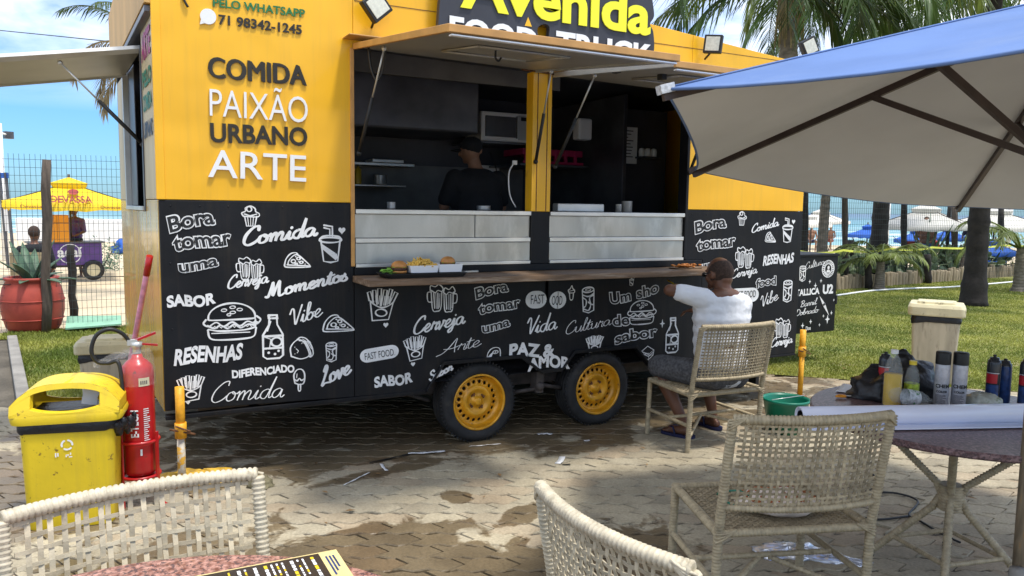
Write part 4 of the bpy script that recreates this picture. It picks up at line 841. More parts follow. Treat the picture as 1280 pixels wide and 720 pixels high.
b = MB(); b.b2((XL+.02, 7.05, .02), (XR, 7.1, .46)); b.build('rear_skirt', K['hole'], truck)
# stabiliser legs
def stab(x, y, top, split):
    b = MB(); b.tube([(x, y, split-.02), (x, y, top)], .026, 12); o_ = b.build('stabiliser_leg', K['post_yellow'], truck)
    b = MB(); b.tube([(x, y, .0), (x, y, split)], .023, 12); b.build('inner_tube', K['post_white' if x < 1 else 'post_yellow'], o_)
    b = MB(); b.tube([(x, y, split-.03), (x, y, split+.06)], .033, 12); b.build('collar', K['post_yellow'], o_)
    b = MB(); b.tube([(x-.06, y-.02, split+.03), (x+.075, y-.03, split-.01)], .006, 6); b.tube([(x-.03, y-.035, split+.05), (x+.05, y-.035, split+.01)], .005, 6); b.build('locking_pin', K['rust'], o_)
    b = MB(); b.lathe([(.0, .012), (.06, .012), (.06, .0)], (x, y, 0), 16); b.build('foot_plate', K['rust'], o_)
stab(.375, 4.765, .60, .33); stab(5.53, 4.84, .61, .40)
# the storage box on the drawbar, painted like the truck
SBY = 5.9
def sbx(px, py): a = onY(px, py, SBY); return a
c0 = sbx(1048, 320); c1 = sbx(1047, 413); xl_ = XR+.005
bb = MB(); bb.b2((xl_, SBY, c1.z), (c0.x, SBY+.75, c0.z)); sbox = bb.build('drawbar_box', K['board'], truck, label='black storage box with white band names and stars at the right end of the truck', bev=.006)
TB('box_lid', [((xl_, SBY-.012, c0.z), (c0.x+.01, SBY+.76, c0.z+.025))], 'board', sbox); TB('box_latch', [((c0.x, SBY-.005, c1.z+.30), (c0.x+.02, SBY+.03, c1.z+.40))], 'rubber', sbox)
SF = Face(SBY, sbox, .003)
SF.script('Cultura', (1006, 337), (1030, 330), 10, .06, mt='chalk'); SF.draw('badge', (1035, 336), 21, wt=.06); SF.text('U2', (1028, 367), (1041, 366), 11, bold=.05)
SF.text('METALLICA', (985, 371), (1024, 367), 8, bold=.04); SF.script('Barril', (1000, 384), (1020, 380), 9, .09); SF.script('Dobrado', (994, 395), (1022, 390), 9, .09)
SF.draw('bolt', (1030, 382), 28, rot=.1, asp=.6); SF.draw('can', (1003, 342), 19, wt=.06)
for q in ((1012, 352, 6), (1019, 357, 8), (1026, 351, 6), (1034, 399, 12), (1013, 402, 7), (1024, 406, 5), (1042, 375, 4), (1009, 365, 5), (1029, 395, 5), (1039, 391, 6), (1003, 407, 8)): SF.draw('star', q[:2], q[2])
SF.text('Dos', (1007, 413), (1013, 412), 5, bold=.02)

# ---- drawings and words on the front
FF = Face(Y0, truck, .004)
FF.text('PELO WHATSAPP', (266, 8), (381, 22), 10.5, bold=.025, mt='green_letter', extr=.004)
FF.text('71 98342-1245', (273, 30), (377, 43), 12, bold=.028, mt='brown_black', extr=.004)
b = MB(); p_ = FF.pt(260, 21); Q = circ(0, 0, .043, .043, 20); b.prism([(p_[0]+x, p_[1]+z) for x, z in Q], lambda x, z: V((x, Y0-.001, z)), lambda x, z: V((x, Y0-.010, z)))
b.prism([(p_[0]-.045, p_[1]-.048), (p_[0]-.01, p_[1]-.036), (p_[0]-.036, p_[1]-.01)], lambda x, z: V((x, Y0-.001, z)), lambda x, z: V((x, Y0-.0095, z))); b.build('speech_bubble', K['white'], truck)
FF.text('COMIDA', (261, 97), (382, 107), 27, bold=.0, mt='brown_black', extr=.006); FF.text('COMIDA', (262.3, 97.6), (383.3, 107.6), 27, bold=.0, mt='brown_black', extr=.0065, name='lettering'); FF.text('COMIDA', (260, 96.4), (381, 106.4), 27, bold=.0, mt='brown_black', extr=.007)
FF.text('PAIXÃO', (262, 145), (384, 154), 36, bold=-.006, mt='white', extr=.012)
FF.text('URBANO', (263, 177), (384, 182), 24, bold=.026, mt='brown_black', extr=.006)
FF.text('ARTE', (260, 221), (382, 227), 36, bold=.004, mt='white', extr=.012)
B_ = FF.bubble; D_ = FF.draw; T_ = FF.text; SC = FF.script
# left panel
B_('Bora', (211, 289), (270, 280), 20); B_('tomar', (217, 315), (291, 303), 20); B_('uma', (223, 339), (274, 333), 15)
D_('cupcake', (313, 270), 25, .0, wt=.06); SC('Comida', (303, 307), (394, 294), 26, .14, name='brush_lettering'); D_('cup', (413, 308), 40, wt=.05); D_('pizza', (370, 326), 24, .0, wt=.06, asp=1.2)
D_('mugs', (312, 336), 28, wt=.045); SC('Cerveja', (284, 361), (334, 353), 19, .11); SC('Momentos', (333, 373), (434, 350), 22, .15, name='brush_lettering')
T_('SABOR', (209, 385), (270, 379), 14, bold=.045, jit=.8, name='chunky_lettering'); D_('burger', (290, 401), 46, 0, wt=.045); SC('Vibe', (364, 407), (402, 394), 24, .08)
D_('bottle', (341, 421), 54, wt=.045); D_('pizza', (421, 405), 27, wt=.05, asp=1.3); D_('taco', (377, 436), 28, wt=.055); D_('can', (414, 440), 24, wt=.06)
T_('RESENHAS', (217, 455), (304, 449), 20, bold=.04, jit=.45, shear=.2, name='brush_lettering'); T_('DIFERENCIADO', (290, 472), (368, 464), 9.5, bold=.045, jit=.5, name='chunky_lettering')
D_('fries', (239, 486), 32, wt=.05); D_('heart', (235, 503), 5); SC('Comida', (262, 503), (352, 496), 30, .045); D_('pop', (374, 475), 27, wt=.06); SC('Love', (402, 482), (438, 466), 26, .12)
# centre panel
D_('fries', (477, 382), 40, -.1, wt=.045); D_('heart', (482, 406), 7); D_('mugs', (552, 373), 34, wt=.04); SC('Cerveja', (516, 418), (579, 404), 24, .10)
B_('Bora', (594, 373), (636, 364), 14); B_('tomar', (598, 394), (651, 382), 14); B_('uma', (602, 415), (638, 408), 12)
FF.pill((451, 446), (497, 438), 17); T_('FAST FOOD', (456, 450), (492, 444), 9, bold=.0, mt='black', lift=.002, name='badge_lettering')
D_('fries', (519, 436), 30, .05, wt=.05); D_('heart', (516, 455), 6); SC('Arte', (553, 443), (600, 432), 19, .055); T_('SABOR', (468, 485), (516, 477), 13, bold=.045, jit=.6, name='chunky_lettering'); SC('Sabor', (537, 476), (565, 462), 13, .17, name='brush_lettering')
D_('semicup', (617, 440), 14, wt=.07, asp=1.3); T_('PAZ &', (636, 447), (693, 443), 16, bold=.045, jit=.8, name='chunky_lettering'); T_('AMOR', (659, 462), (712, 458), 15, bold=.045, jit=.8, name='chunky_lettering', lift=.001)
# the badge split by the seam
FF.pill((658, 375), (681.5, 374), 22); FF.pill((688, 375), (706, 375), 22); T_('FAST', (663, 380), (680, 379), 12, bold=0, mt='black', lift=.002, name='badge_lettering'); T_('OOD', (689, 381), (702, 381), 12, bold=0, mt='black', lift=.002, name='badge_lettering')
D_('icecone', (714, 366), 18, wt=.07); D_('can', (735, 375), 32, .05, wt=.05); D_('cup', (789, 352), 10, wt=.07); SC('Vida', (658, 418), (694, 411), 24, .08); SC('Cultura', (706, 418), (762, 406), 18, .05)
D_('fries', (743, 430), 20, wt=.07, asp=1.3); B_('Um', (762, 380), (789, 374), 14); B_('sho', (795, 372), (824, 365), 14); B_('de', (765, 408), (787, 404), 14); D_('burger', (802, 390), 30, wt=.045); B_('sabor', (768, 431), (822, 418), 14)
D_('bottle', (840, 419), 43, .0, wt=.045); D_('sandwich', (809, 441), 19, wt=.055)
# right panel
B_('Bora', (868, 291), (908, 284), 15); B_('tomar', (870, 315), (920, 305), 15); B_('uma', (874, 338), (908, 331), 12); D_('cupcake', (927, 273), 17, wt=.07); SC('Comida', (939, 291), (972, 282), 12, .14, name='brush_lettering'); D_('cup', (984, 290), 26, wt=.055)
D_('pizza', (962, 297), 16, wt=.07, asp=1.0); D_('mugs', (930, 322), 26, wt=.05); SC('Cerveja', (914, 348), (945, 341), 13, .11); T_('RESENHAS', (953, 331), (992, 328), 12, bold=.04, jit=.45, shear=.2, name='brush_lettering')
B_('food', (944, 359), (970, 356), 11); FF.pill((912, 370), (947, 368), 18); T_('FAST FOOD', (917, 373), (944, 371), 9, bold=0, mt='black', lift=.002, name='badge_lettering'); D_('can', (984, 364), 27, wt=.055); SC('Vibe', (951, 384), (972, 374), 16, .08)
D_('mugs', (977, 410), 24, wt=.05); SC('Cerveja', (963, 434), (989, 428), 13, .11); B_('Um', (905, 395), (925, 390), 10)

# ---- kitchen inside
kit = []
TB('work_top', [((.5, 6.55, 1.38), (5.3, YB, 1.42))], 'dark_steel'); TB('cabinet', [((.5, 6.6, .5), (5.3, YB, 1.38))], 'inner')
TB('extractor_hood', [((1.5, 6.3, 2.30), (3.0, YB, 2.75))], 'dark_steel', bev=.02); TB('hood_front_light', [((1.2, 5.6, 2.62), (3.4, 5.64, 2.78))], 'inner_light')
TB('partition', [((4.27, 5.9, .5), (4.31, YB, 2.7))], 'dark_steel'); TB('splashback', [((.6, YB-.02, 1.42), (3.9, YB, 2.05))], 'inner_light')
TB('wall_shelf', [((1.5, 6.85, 2.02), (2.6, YB-.02, 2.045))], 'alu')
b = MB(); b.tube([(1.85, 6.84, 2.03), (1.85, 6.84, 1.80)], .006, 6); b.ell((1.85, 6.84, 1.77), (.045, .02, .045)); b.build('ladle', K['alu'], None, label='steel ladle hanging from the kitchen shelf', cat='ladle', origin=(1.85, 6.84, 1.77))
b = MB(); b.b2((2.2, 6.86, 2.048), (2.5, 7.08, 2.08)); b.build('baking_tray', K['alu'], None, label='flat metal tray lying on the kitchen wall shelf', cat='tray', origin=(2.35, 7, 2.06), bev=.006)
# microwave
mw = thing('microwave', 'white microwave oven hanging high at the back of the kitchen', 'microwave', (3.42, 6.6, 2.27))
b = MB(); b.b2((3.17, 6.62, 2.28), (3.68, 6.98, 2.55)); b.build('case', K['white'], mw, bev=.008)
b = MB(); b.b2((3.21, 6.60, 2.32), (3.53, 6.618, 2.51)); b.build('door_window', mat('microwave_window', (.10, .10, .11), .2), mw, bev=.004)
b = MB(); b.b2((3.56, 6.602, 2.30), (3.665, 6.618, 2.53)); b.build('control_panel', K['alu'], mw); b = MB(); b.b2((3.58, 6.597, 2.48), (3.645, 6.601, 2.515)); b.build('display', K['black'], mw)
b = MB(); b.b2((3.535, 6.585, 2.31), (3.55, 6.617, 2.52)); b.build('handle', K['alu'], mw)
TB('microwave_shelf', [((3.1, 6.6, 2.255), (3.75, YB-.02, 2.275))], 'dark_steel')
b = MB(); b.tube(smooth_pts([(3.3, 6.9, 2.25), (3.25, 6.85, 2.0), (3.35, 6.85, 1.85), (3.45, 6.85, 2.0), (3.4, 6.9, 2.2)], 6), .006, 5); b.build('cable', K['rubber'], truck)
TB('wall_sheet', [((3.30, YB-.03, 1.85), (3.62, YB-.021, 2.08))], 'white')
b = MB(); b.tube(smooth_pts([(2.66, 5.0, 1.98), (2.62, 5.0, 1.9), (2.63, 5.0, 1.75), (2.68, 5.0, 1.66)], 6), .005, 5); b.box((2.665, 5.0, 1.98), (.03, .02, .03)); b.build('white_cable', K['white'], truck)
# things on the right side of the kitchen
b = MB(); b.b2((3.55, 6.5, 2.16), (4.22, 6.9, 2.22)); [b.b2((3.57+.11*k, 6.49, 2.10), (3.60+.11*k, 6.52, 2.22)) for k in range(6)]; b.b2((3.55, 6.48, 2.08), (4.22, 6.50, 2.105)); b.build('plastic_rack', K['pinkshelf'], None, label='magenta plastic rack on the dark kitchen wall behind the right opening', cat='rack', origin=(3.9, 6.7, 2.1), bev=.005)
TB('clutter_shelf', [((1.5, 6.8, 1.83), (2.5, YB-.02, 1.845))], 'alu')
K['kit_a'] = mat('pot_metal', (.35, .35, .35), .35, metal=.6); K['kit_b'] = mat('sauce_red', (.35, .03, .02), .4); K['kit_c'] = mat('sauce_yellow', (.5, .32, .02), .4)
for k, (x_, y_, z_, r_, h_, m_, nm, lb) in enumerate(((1.62, 6.95, 1.846, .05, .12, 'kit_a', 'pot', 'tall steel pot at the left end of the kitchen shelf'), (1.80, 6.95, 1.846, .08, .07, 'kit_a', 'pot', 'wide low steel pan on the kitchen shelf'), (2.0, 6.92, 1.846, .03, .17, 'kit_b', 'bottle', 'red sauce bottle on the kitchen shelf'), (2.09, 6.94, 1.846, .03, .17, 'kit_c', 'bottle', 'yellow sauce bottle on the kitchen shelf'), (2.3, 6.95, 1.846, .06, .10, 'kit_a', 'pot', 'round steel pot at the right end of the kitchen shelf'), (1.75, 5.05, 1.633, .03, .05, 'kit_a', 'pot', 'small dark pot on the sill at the left of the left opening'), (2.45, 5.06, 1.633, .05, .035, 'kit_a', 'bowl', 'shallow steel bowl on the sill in front of the cook'))):
    b = MB(); b.lathe([(0, 0), (r_*.95, 0), (r_, .01), (r_, h_*.8), (r_*(.4 if nm == 'bottle' else 1), h_*.88), (r_*(.3 if nm == 'bottle' else 1), h_), (0, h_ if nm == 'bottle' else h_*.6)], (x_, y_, z_), 16); b.build(nm, K[m_], None, label=lb, cat=nm, origin=(x_, y_, z_))
TB('rack_shelf', [((3.5, 6.45, 2.055), (4.26, YB, 2.075))], 'dark_steel')
b = MB(); b.b2((3.98, 6.2, 2.30), (4.13, 6.32, 2.50)); b.build('paper_dispenser', K['white'], None, label='white paper dispenser fixed high in the kitchen near the partition', cat='dispenser', origin=(4.05, 6.26, 2.3), bev=.02)
for a_, z_, s_ in ((4.33, 2.26, (.20, .34)),): 
    b = MB(); b.b2((a_+.01, 6.05, z_-.17), (a_+.21, 6.06, z_+.17)); sh_ = b.build('price_sheet', K['white'], None, label='white printed sheet pinned to the panel inside the right opening', cat='sheet', origin=(a_+.1, 6.05, z_-.17))
    b = MB(); [b.b2((a_+.03, 6.047, z_+.13-.03*k), (a_+.03+.14*random.uniform(.5, 1), 6.049, z_+.138-.03*k)) for k in range(9)]; b.build('print_line', K['can_grey'], sh_)
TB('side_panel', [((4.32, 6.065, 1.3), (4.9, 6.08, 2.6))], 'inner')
for k, (x_, lb) in enumerate(((4.56, 'left white jar on the small shelf beside the printed sheet'), (4.63, 'middle white jar on the small shelf, with the box above it'), (4.70, 'right white jar on the small shelf beside the printed sheet'))):
    b = MB(); b.lathe([(0, 0), (.028, 0), (.030, .05), (.022, .075), (.0, .08)], (x_, 6.0, 2.16), 12); b.build('jar', K['white'], None, label=lb, cat='jar', group='white jars on the kitchen side shelf', origin=(x_, 6, 2.16))
TB('jar_shelf', [((4.52, 5.94, 2.14), (4.76, 6.06, 2.158))], 'dark_steel')
for k, (x_, w_, h_, mt, lb, nm) in enumerate(((3.05, .34, .045, 'alu', 'long steel tray standing behind the sill of the right opening', 'tray'), (3.62, .035, .06, 'alu', 'small steel pot on the sill left of the wider one', 'pot'), (3.70, .06, .085, 'alu', 'wider steel pot on the sill of the right opening', 'pot'))):
    b = MB()
    if nm == 'tray': b.b2((x_, 5.02, 1.634), (x_+.42, 5.10, 1.634+.06))
    else: b.lathe([(0, 0), (w_*.7, 0), (w_*.7, h_), (w_*.75, h_+.003), (w_*.62, h_), (w_*.62, .005)], (x_, 5.04, 1.633), 16)
    b.build(nm, K[mt], None, label=lb, cat=nm, origin=(x_, 5.05, 1.633), bev=.006 if nm == 'tray' else 0)
# ================================================================== WICKER CHAIRS
def make_chair(tone='wicker', railm='wicker_rail', px_=.021, pz=.0185, wv=.0105, wh=.0105, seat_d=.50, H=.88, Wd=.56):
    """local: seat centre at origin, chair faces +Y"""
    t = thing('wicker_chair', 'x', 'chair')
    hw = Wd/2; yb = -seat_d/2; yf = seat_d/2; lean = .085
    WR = lambda pts, r, name, pitch=.0135, par=t: (lambda b: (b.wound(pts, r, pitch), b.build(name, K[railm], par))[1])(MB())
    bow = lambda x: -.055*(1-(x/hw)**2)
    zb, zt = .52, H
    yat = lambda z: yb-lean*max(0, (z-.42))/(H-.42)
    for s in (-1, 1):
        WR([(s*hw, yb+.015, 0), (s*hw, yb, .42), (s*hw, yat(.6), .60), (s*hw, yat(zt), zt)], .0165, 'back_leg')
        WR([(s*(hw-.005), yf+.01, 0), (s*(hw-.01), yf, .425)], .0165, 'front_leg')
        WR([(s*hw, yb, .405), (s*(hw-.01), yf, .41)], .016, 'seat_rail'); WR([(s*hw, yb+.01, .19), (s*(hw-.006), yf, .19)], .012, 'stretcher', .0135)
    WR([(-hw, yf, .41), (hw, yf, .41)], .016, 'seat_rail'); WR([(-hw, yb, .405), (hw, yb, .405)], .016, 'seat_rail')
    WR([(-hw+.01, .0, .19), (hw-.01, .0, .19)], .012, 'stretcher', .0135); WR([(-hw+.02, yb+.02, .12), (-.02, 0, .18)], .011, 'cross_brace', .0135); WR([(hw-.02, yb+.02, .12), (.02, 0, .18)], .011, 'cross_brace', .0135)
    n_ = 12; xs = [-hw+Wd*i/n_ for i in range(n_+1)]
    WR([(x, yat(zt)+bow(x), zt+.012*(1-(x/hw)**2)*0+.006) for x in xs], .0185, 'top_rail', .0130); WR([(x, yat(zb)+bow(x), zb) for x in xs], .014, 'bottom_rail', .013)
    for s in (-1, 1):  # lashing at the corners
        b = MB()
        for k in range(4): b.tube(smooth_pts([(s*(hw+.016), yat(zt)-.004, zt-.035+.012*k), (s*(hw-.01), yat(zt)-.021, zt-.01+.006*k), (s*(hw-.04), yat(zt-.01)-.016+bow(hw-.04), zt+.018)], 4), .0045, 5)
        b.build('corner_lashing', K[railm], t, kind='stuff'); b = MB()
        for k in range(3): b.tube(smooth_pts([(s*(hw+.014), yb-.010, .37+.018*k), (s*(hw-.02), yb-.021, .395+.008*k), (s*(hw-.06), yb-.012, .423)], 4), .004, 5)
        b.build('corner_lashing', K[railm], t, kind='stuff')
    # woven back: strands over and under
    nx = int((Wd-.05)/px_); nz = int((zt-zb-.03)/pz); x_of = lambda i: -(nx-1)*px_/2+i*px_; z_of = lambda j: zb+.022+j*(zt-zb-.040)/(nz-1)
    a_ = .0026
    def strand(pts, wd, tdir_list, th=.0036):
        b = MB(); vs = []
        for (p, u, n) in pts:
            for su, sn in ((-1, -1), (1, -1), (1, 1), (-1, 1)): vs.append(V(p)+V(u)*su*wd/2+V(n)*sn*th/2)
        m = len(pts); fs = [(i*4+k, i*4+(k+1) % 4, (i+1)*4+(k+1) % 4, (i+1)*4+k) for i in range(m-1) for k in range(4)]+[(3, 2, 1, 0), (m*4-4, m*4-3, m*4-2, m*4-1)]
        b.add(vs, fs, False); return b
    tilt = V((0, -lean/(H-.42), 1)).normalized(); nrm = V((1, 0, 0)).cross(tilt)  # faces -y..; sign is only over/under
    if nrm.y > 0: nrm = -nrm
    sub = 2
    vm = {}
    for ph in (0, 1):
        P = []
        for q in range((nz-1)*sub+5):
            j = (q-2)/sub; z = zb+.022+j*(zt-zb-.040)/(nz-1); o_ = a_*cos(pi*(j+ph)); P.append((V((0, yat(z)-yat(zb), z))+nrm*o_, V((1, 0, 0)), nrm))
        vm[ph] = strand(P, wv, None)
    first = {}
    for i in range(nx):
        x = x_of(i)+random.gauss(0, .0007); ph = i % 2
        if ph not in first:
            o_ = vm[ph].build('strand', K[tone], t); first[ph] = o_.data
        else: o_ = link('strand', first[ph], t)
        o_.location = (x, yat(zb)+bow(x), 0); o_.rotation_euler = (0, random.gauss(0, .004), 0)
    first = {}
    for ph in (0, 1):
        P = []
        for q in range((nx+1)*sub+1):
            i = q/sub-1; x = x_of(i); o_ = a_*cos(pi*(i+ph+1)); sl = 2*x/hw*.055/hw; tn = V((1, sl, 0)).normalized(); nn = tn.cross(tilt); nn = -nn if nn.y > 0 else nn
            P.append((V((x, bow(x), 0))+nn*o_, tilt, nn))
        hm = strand(P, wh, None)
        for j in range(nz):
            if j % 2 != ph: continue
            z = z_of(j)
            if ph not in first: o_ = hm.build('strand', K[tone], t); first[ph] = o_.data
            else: o_ = link('strand', first[ph], t)
            o_.location = (0, yat(z), z+random.gauss(0, .0008)); o_.rotation_euler = (0, random.gauss(0, .0015), 0)
    # woven seat, loops round the rails
    b = MB(); ns = int((Wd-.05)/.019); md = int((seat_d-.04)/.019)
    for i in range(ns):
        x = -(ns-1)*.019/2+i*.019; P = [(V((x, -(md-1)*.019/2+q*.019/2, .412+a_*cos(pi*(q/2+i))-.018*cos(x/hw*1.3)*cos((-(md-1)*.019/2+q*.019/2)/yf*1.3))), V((1, 0, 0)), V((0, 0, 1))) for q in range(-1, md*2)]; s_ = strand(P, .0085, None); b.add(s_.v, s_.f)
    for j in range(md):
        y = -(md-1)*.019/2+j*.019; P = [(V((-(ns-1)*.019/2+q*.019/2, y, .412+a_*cos(pi*(q/2+j+1))-.018*cos((-(ns-1)*.019/2+q*.019/2)/hw*1.3)*cos(y/yf*1.3))), V((0, 1, 0)), V((0, 0, 1))) for q in range(-1, ns*2)]; s_ = strand(P, .0085, None); b.add(s_.v, s_.f)
    b.build('seat_weave', K[tone], t, kind='stuff')
    return t
def put(t, bl, br, label, zt=.88):
    """back posts' tops at bl and br (world, from behind left / right of the sitter)"""
    pass
chA = make_chair('wicker', 'wicker_rail', .0245, .032, .0118, .0108)
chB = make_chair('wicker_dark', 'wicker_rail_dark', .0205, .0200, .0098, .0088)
chC = make_chair('wicker', 'wicker_rail', .0225, .0240, .0098, .0092)
G4 = 'woven wicker chairs'
def setchair(t, p_top_a, p_top_b, face_sign, label, W=.56, lean=.085, sd=.5, zt=.88, **k):
    """p_top_a -> p_top_b: backrest line on the ground plan; the chair looks along face_sign * left normal"""
    a = V((p_top_a[0], p_top_a[1], 0)); c = V((p_top_b[0], p_top_b[1], 0)); d = (c-a); w_ = d.length; d.normalize(); f = V((-d.y, d.x, 0))*face_sign
    mid = (a+c)/2+f*(sd/2+lean); rz = atan2(-f.x, f.y); t.location = mid; t.rotation_euler = (0, 0, rz); t.scale = (w_/W, 1, zt/.88); t['label'] = label; t['group'] = G4; return t
setchair(chA, (-.235, 2.17), (.375, 2.235), -1, 'cream wicker chair behind the granite table with the menu, seen in the bottom left corner')
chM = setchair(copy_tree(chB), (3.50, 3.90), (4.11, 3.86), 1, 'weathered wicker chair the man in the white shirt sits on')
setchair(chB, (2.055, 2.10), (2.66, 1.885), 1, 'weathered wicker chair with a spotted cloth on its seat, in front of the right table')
setchair(chC, (1.055, 1.80), (1.10, 1.22), 1, 'cream wicker chair cut by the bottom edge left of the large weathered chair')
# spotted cloth bag on the seat of the big chair
cm = chB.matrix_world
def onchair(t, p): return Matrix.Translation(t.location) @ Matrix.Rotation(t.rotation_euler.z, 4, 'Z') @ V(p)
cc = onchair(chB, (.03, -.05, .40)); b = MB(); Rz = Matrix.Rotation(chB.rotation_euler.z, 3, 'Z')
vs = []; nA, nB = 28, 10
for i in range(nB+1):
    th = pi*i/nB
    for k in range(nA):
        a = 2*pi*k/nA; r_ = sin(th)*(1+.10*sin(5*a+i)+.06*sin(9*a)); vs.append(cc+Rz @ V((.17*r_*cos(a), .12*r_*sin(a), .045+.045*cos(th)*(1+.2*sin(3*a)))))
b.add(vs, [(i*nA+k, (i+1)*nA+k, (i+1)*nA+(k+1) % nA, i*nA+(k+1) % nA) for i in range(nB) for k in range(nA)], True)
clo = b.build('cloth_bag', K['polka'], None, label='crumpled white cloth bag with orange dots lying on the big chair seat', cat='bag', origin=cc)
b = MB()
for k in range(90):
    th = random.uniform(.35, 1.65); a = random.uniform(0, 2*pi); r_ = sin(th)
    i = int(th/pi*nB); p = cc+Rz @ V((.173*r_*(1+.10*sin(5*a+th/pi*nB)+.06*sin(9*a))*cos(a), .123*r_*(1+.10*sin(5*a+th/pi*nB)+.06*sin(9*a))*sin(a), .047+.046*cos(th)*(1+.2*sin(3*a)))); R = rotto(Rz @ V((cos(a)*r_/.17, sin(a)*r_/.12, cos(th)/.045)))
    b.lathe([(0, .0015), (.0075, .0015), (.008, -.001)], p, 8, R)
b.build('printed_dot', K['polka_dot'], clo, kind='stuff')
b = MB(); c2 = onchair(chB, (-.14, -.02, .43)); b.tube(smooth_pts([c2+V((0, .12, 0)), c2+V((-.02, .05, .04)), c2+V((.02, -.02, .05)), c2+V((.05, -.1, .0)), c2+V((.0, -.06, -.01)), c2+V((-.03, .03, .0))], 6), .005, 6)
b.build('cable_loop', K['green_plastic'], None, label='thin dark green cord looped on the big chair seat beside the cloth bag', cat='cord', origin=c2)

# ================================================================== GRANITE TABLES
def make_table(c, r, topm, label, base, legs=4, rot=.3):
    t = thing('granite_table', label, 'table', (c[0], c[1], 0)); z = .75
    b = MB(); b.lathe([(0, z), (r-.006, z), (r, z-.006), (r, z-.022), (r-.006, z-.03), (0, z-.03)], (c[0], c[1], 0), 96, smooth=False); b.build('table_top', K[topm], t)
    cc = V((c[0], c[1], 0))
    for k in range(legs):
        a = rot+2*pi*k/legs; u = V((cos(a), sin(a), 0)); b = MB(); b.wound([cc+u*.035+V((0, 0, .36)), cc+u*.06+V((0, 0, .42)), cc+u*(r*.62)+V((0, 0, z-.03))], .016, .014); b.build('upper_strut', K[base], t)
        b = MB(); b.wound([cc+u*.035+V((0, 0, .37)), cc+u*.07+V((0, 0, .30)), cc+u*(r*.50)+V((0, 0, .03)), cc+u*(r*.52)+V((0, 0, .0))], .017, .014); lg = b.build('leg', K[base], t)
        b = MB(); b.tube([cc+u*(r*.517)+V((0, 0, .0)), cc+u*(r*.512)+V((0, 0, .022))], .021, 10); b.build('rubber_foot', K['rubber'], lg)
        a2 = rot+2*pi*(k+1)/legs; u2 = V((cos(a2), sin(a2), 0)); b = MB(); b.wound([cc+u*(r*.36)+V((0, 0, .12)), cc+u2*(r*.36)+V((0, 0, .12))], .011, .011); b.build('stretcher', K[base], t)
    b = MB(); b.wound([cc+V((0, 0, .30)), cc+V((0, 0, .42))], .052, .012, 14, .12); b.build('waist_binding', K[base], t)
    return t
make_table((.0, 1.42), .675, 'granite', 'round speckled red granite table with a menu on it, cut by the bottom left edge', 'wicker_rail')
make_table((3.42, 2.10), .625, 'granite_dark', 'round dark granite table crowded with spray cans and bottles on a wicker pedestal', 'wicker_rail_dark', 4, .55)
# menu on the left table
ma = gnd(420, 686, .755); mb = gnd(445, 724, .755); 
ux = (gnd(230, 722, .755)-ma); ux = V((ux.x, ux.y, 0)); uxl = ux.length; ux.normalize(); uy = V((-ux.y, ux.x, 0)); uy = uy if uy.y < 0 else -uy
mn = thing('menu', 'dark laminated menu with white and yellow lines lying on the red granite table', 'menu', (ma.x, ma.y, .751))
MWd, MHt = .42, .30; mp_ = lambda x, y, z: V((ma.x, ma.y, .7515))+ux*x+uy*y+V((0, 0, z))
def mq(x0, y0, x1, y1, z, h=.0004): return [mp_(x0, y0, z), mp_(x1, y0, z), mp_(x1, y1, z), mp_(x0, y1, z)]
b = MB(); b.add(mq(0, 0, MWd, MHt, .0)+mq(0, 0, MWd, MHt, .0022), [(0, 1, 2, 3), (4, 5, 6, 7), (0, 1, 5, 4), (1, 2, 6, 5), (2, 3, 7, 6), (3, 0, 4, 7)]); b.build('cover', K['menu_cream'], mn)
b = MB(); b.add(mq(.048, .006, MWd-.006, MHt-.006, .0028), [(0, 1, 2, 3)]); b.build('printed_field', K['menu_black'], mn)
bw = MB(); by = MB()
x = .065
for col in range(12):
    y = .02; big = random.choice((0, 0, 1))
    while y < MHt-.05:
        ln = random.uniform(.008, .022); g = random.uniform(.003, .005); w_ = .0045 if not big else .008
        (bw if (random.random() < .62) else by).add(mq(x, y, x+w_, min(MHt-.02, y+ln), .0032), [(0, 1, 2, 3)]); y += ln+g
        if random.random() < .12: y += .02
    x += .013+.012*big
    if x > MWd-.03: break
bw.build('menu_text', K['white'], mn, kind='stuff'); by.build('price_text', K['menu_yellow'], mn, kind='stuff')
b = MB()
for k in range(3): b.add(mq(.014+.009*k, .03, .019+.009*k, .10+.02*k, .0027), [(0, 1, 2, 3)])
b.build('cover_print', K['can_blue'], mn)

# ================================================================== THINGS ON THE RIGHT TABLE
ZT = .752
def tz(px, py, z=ZT): return gnd(px, py, z)
# vinyl roll: open at its left end, a loose edge hanging on the table
ra = tz(1004, 536); rb = tz(1330, 530); rd = (rb-ra); rd.z = 0; RL = rd.length; rd.normalize(); rn = V((-rd.y, rd.x, 0)); rr = .041
rc0 = ra+rd*(-.00)+V((0, 0, rr+.002))+rn*rr
b = MB(); rings = []
def spiral(t_): return rr*(1-.16*t_)
Ps = []
nS = 60
for i in range(nS+1):
    q = i/nS; a = 2*pi*2.2*q-1.2; r_ = rr*(1-.22*q); Ps.append((r_*cos(a), r_*sin(a)))
Ps = [(rr+.055, -rr+.002), (rr+.03, -rr+.001), (.02, -rr)]+[p for p in [(rr*cos(-1.2-2*pi*k/40), rr*sin(-1.2-2*pi*k/40)) for k in range(0, 0)]]+Ps
for e in (0, RL):
    for x, z in Ps: rings.append(rc0+rd*e+rn*(-x)+V((0, 0, z)))
m_ = len(Ps); b.add(rings, [(i, i+1, m_+i+1, m_+i) for i in range(m_-1)], True)
rl = b.build('vinyl_roll', K['vinyl'], None, label='long white roll of vinyl lying across the dark table, open at its left end', cat='roll', origin=rc0)
sm_ = rl.modifiers.new('sheet', 'SOLIDIFY'); sm_.thickness = .0012
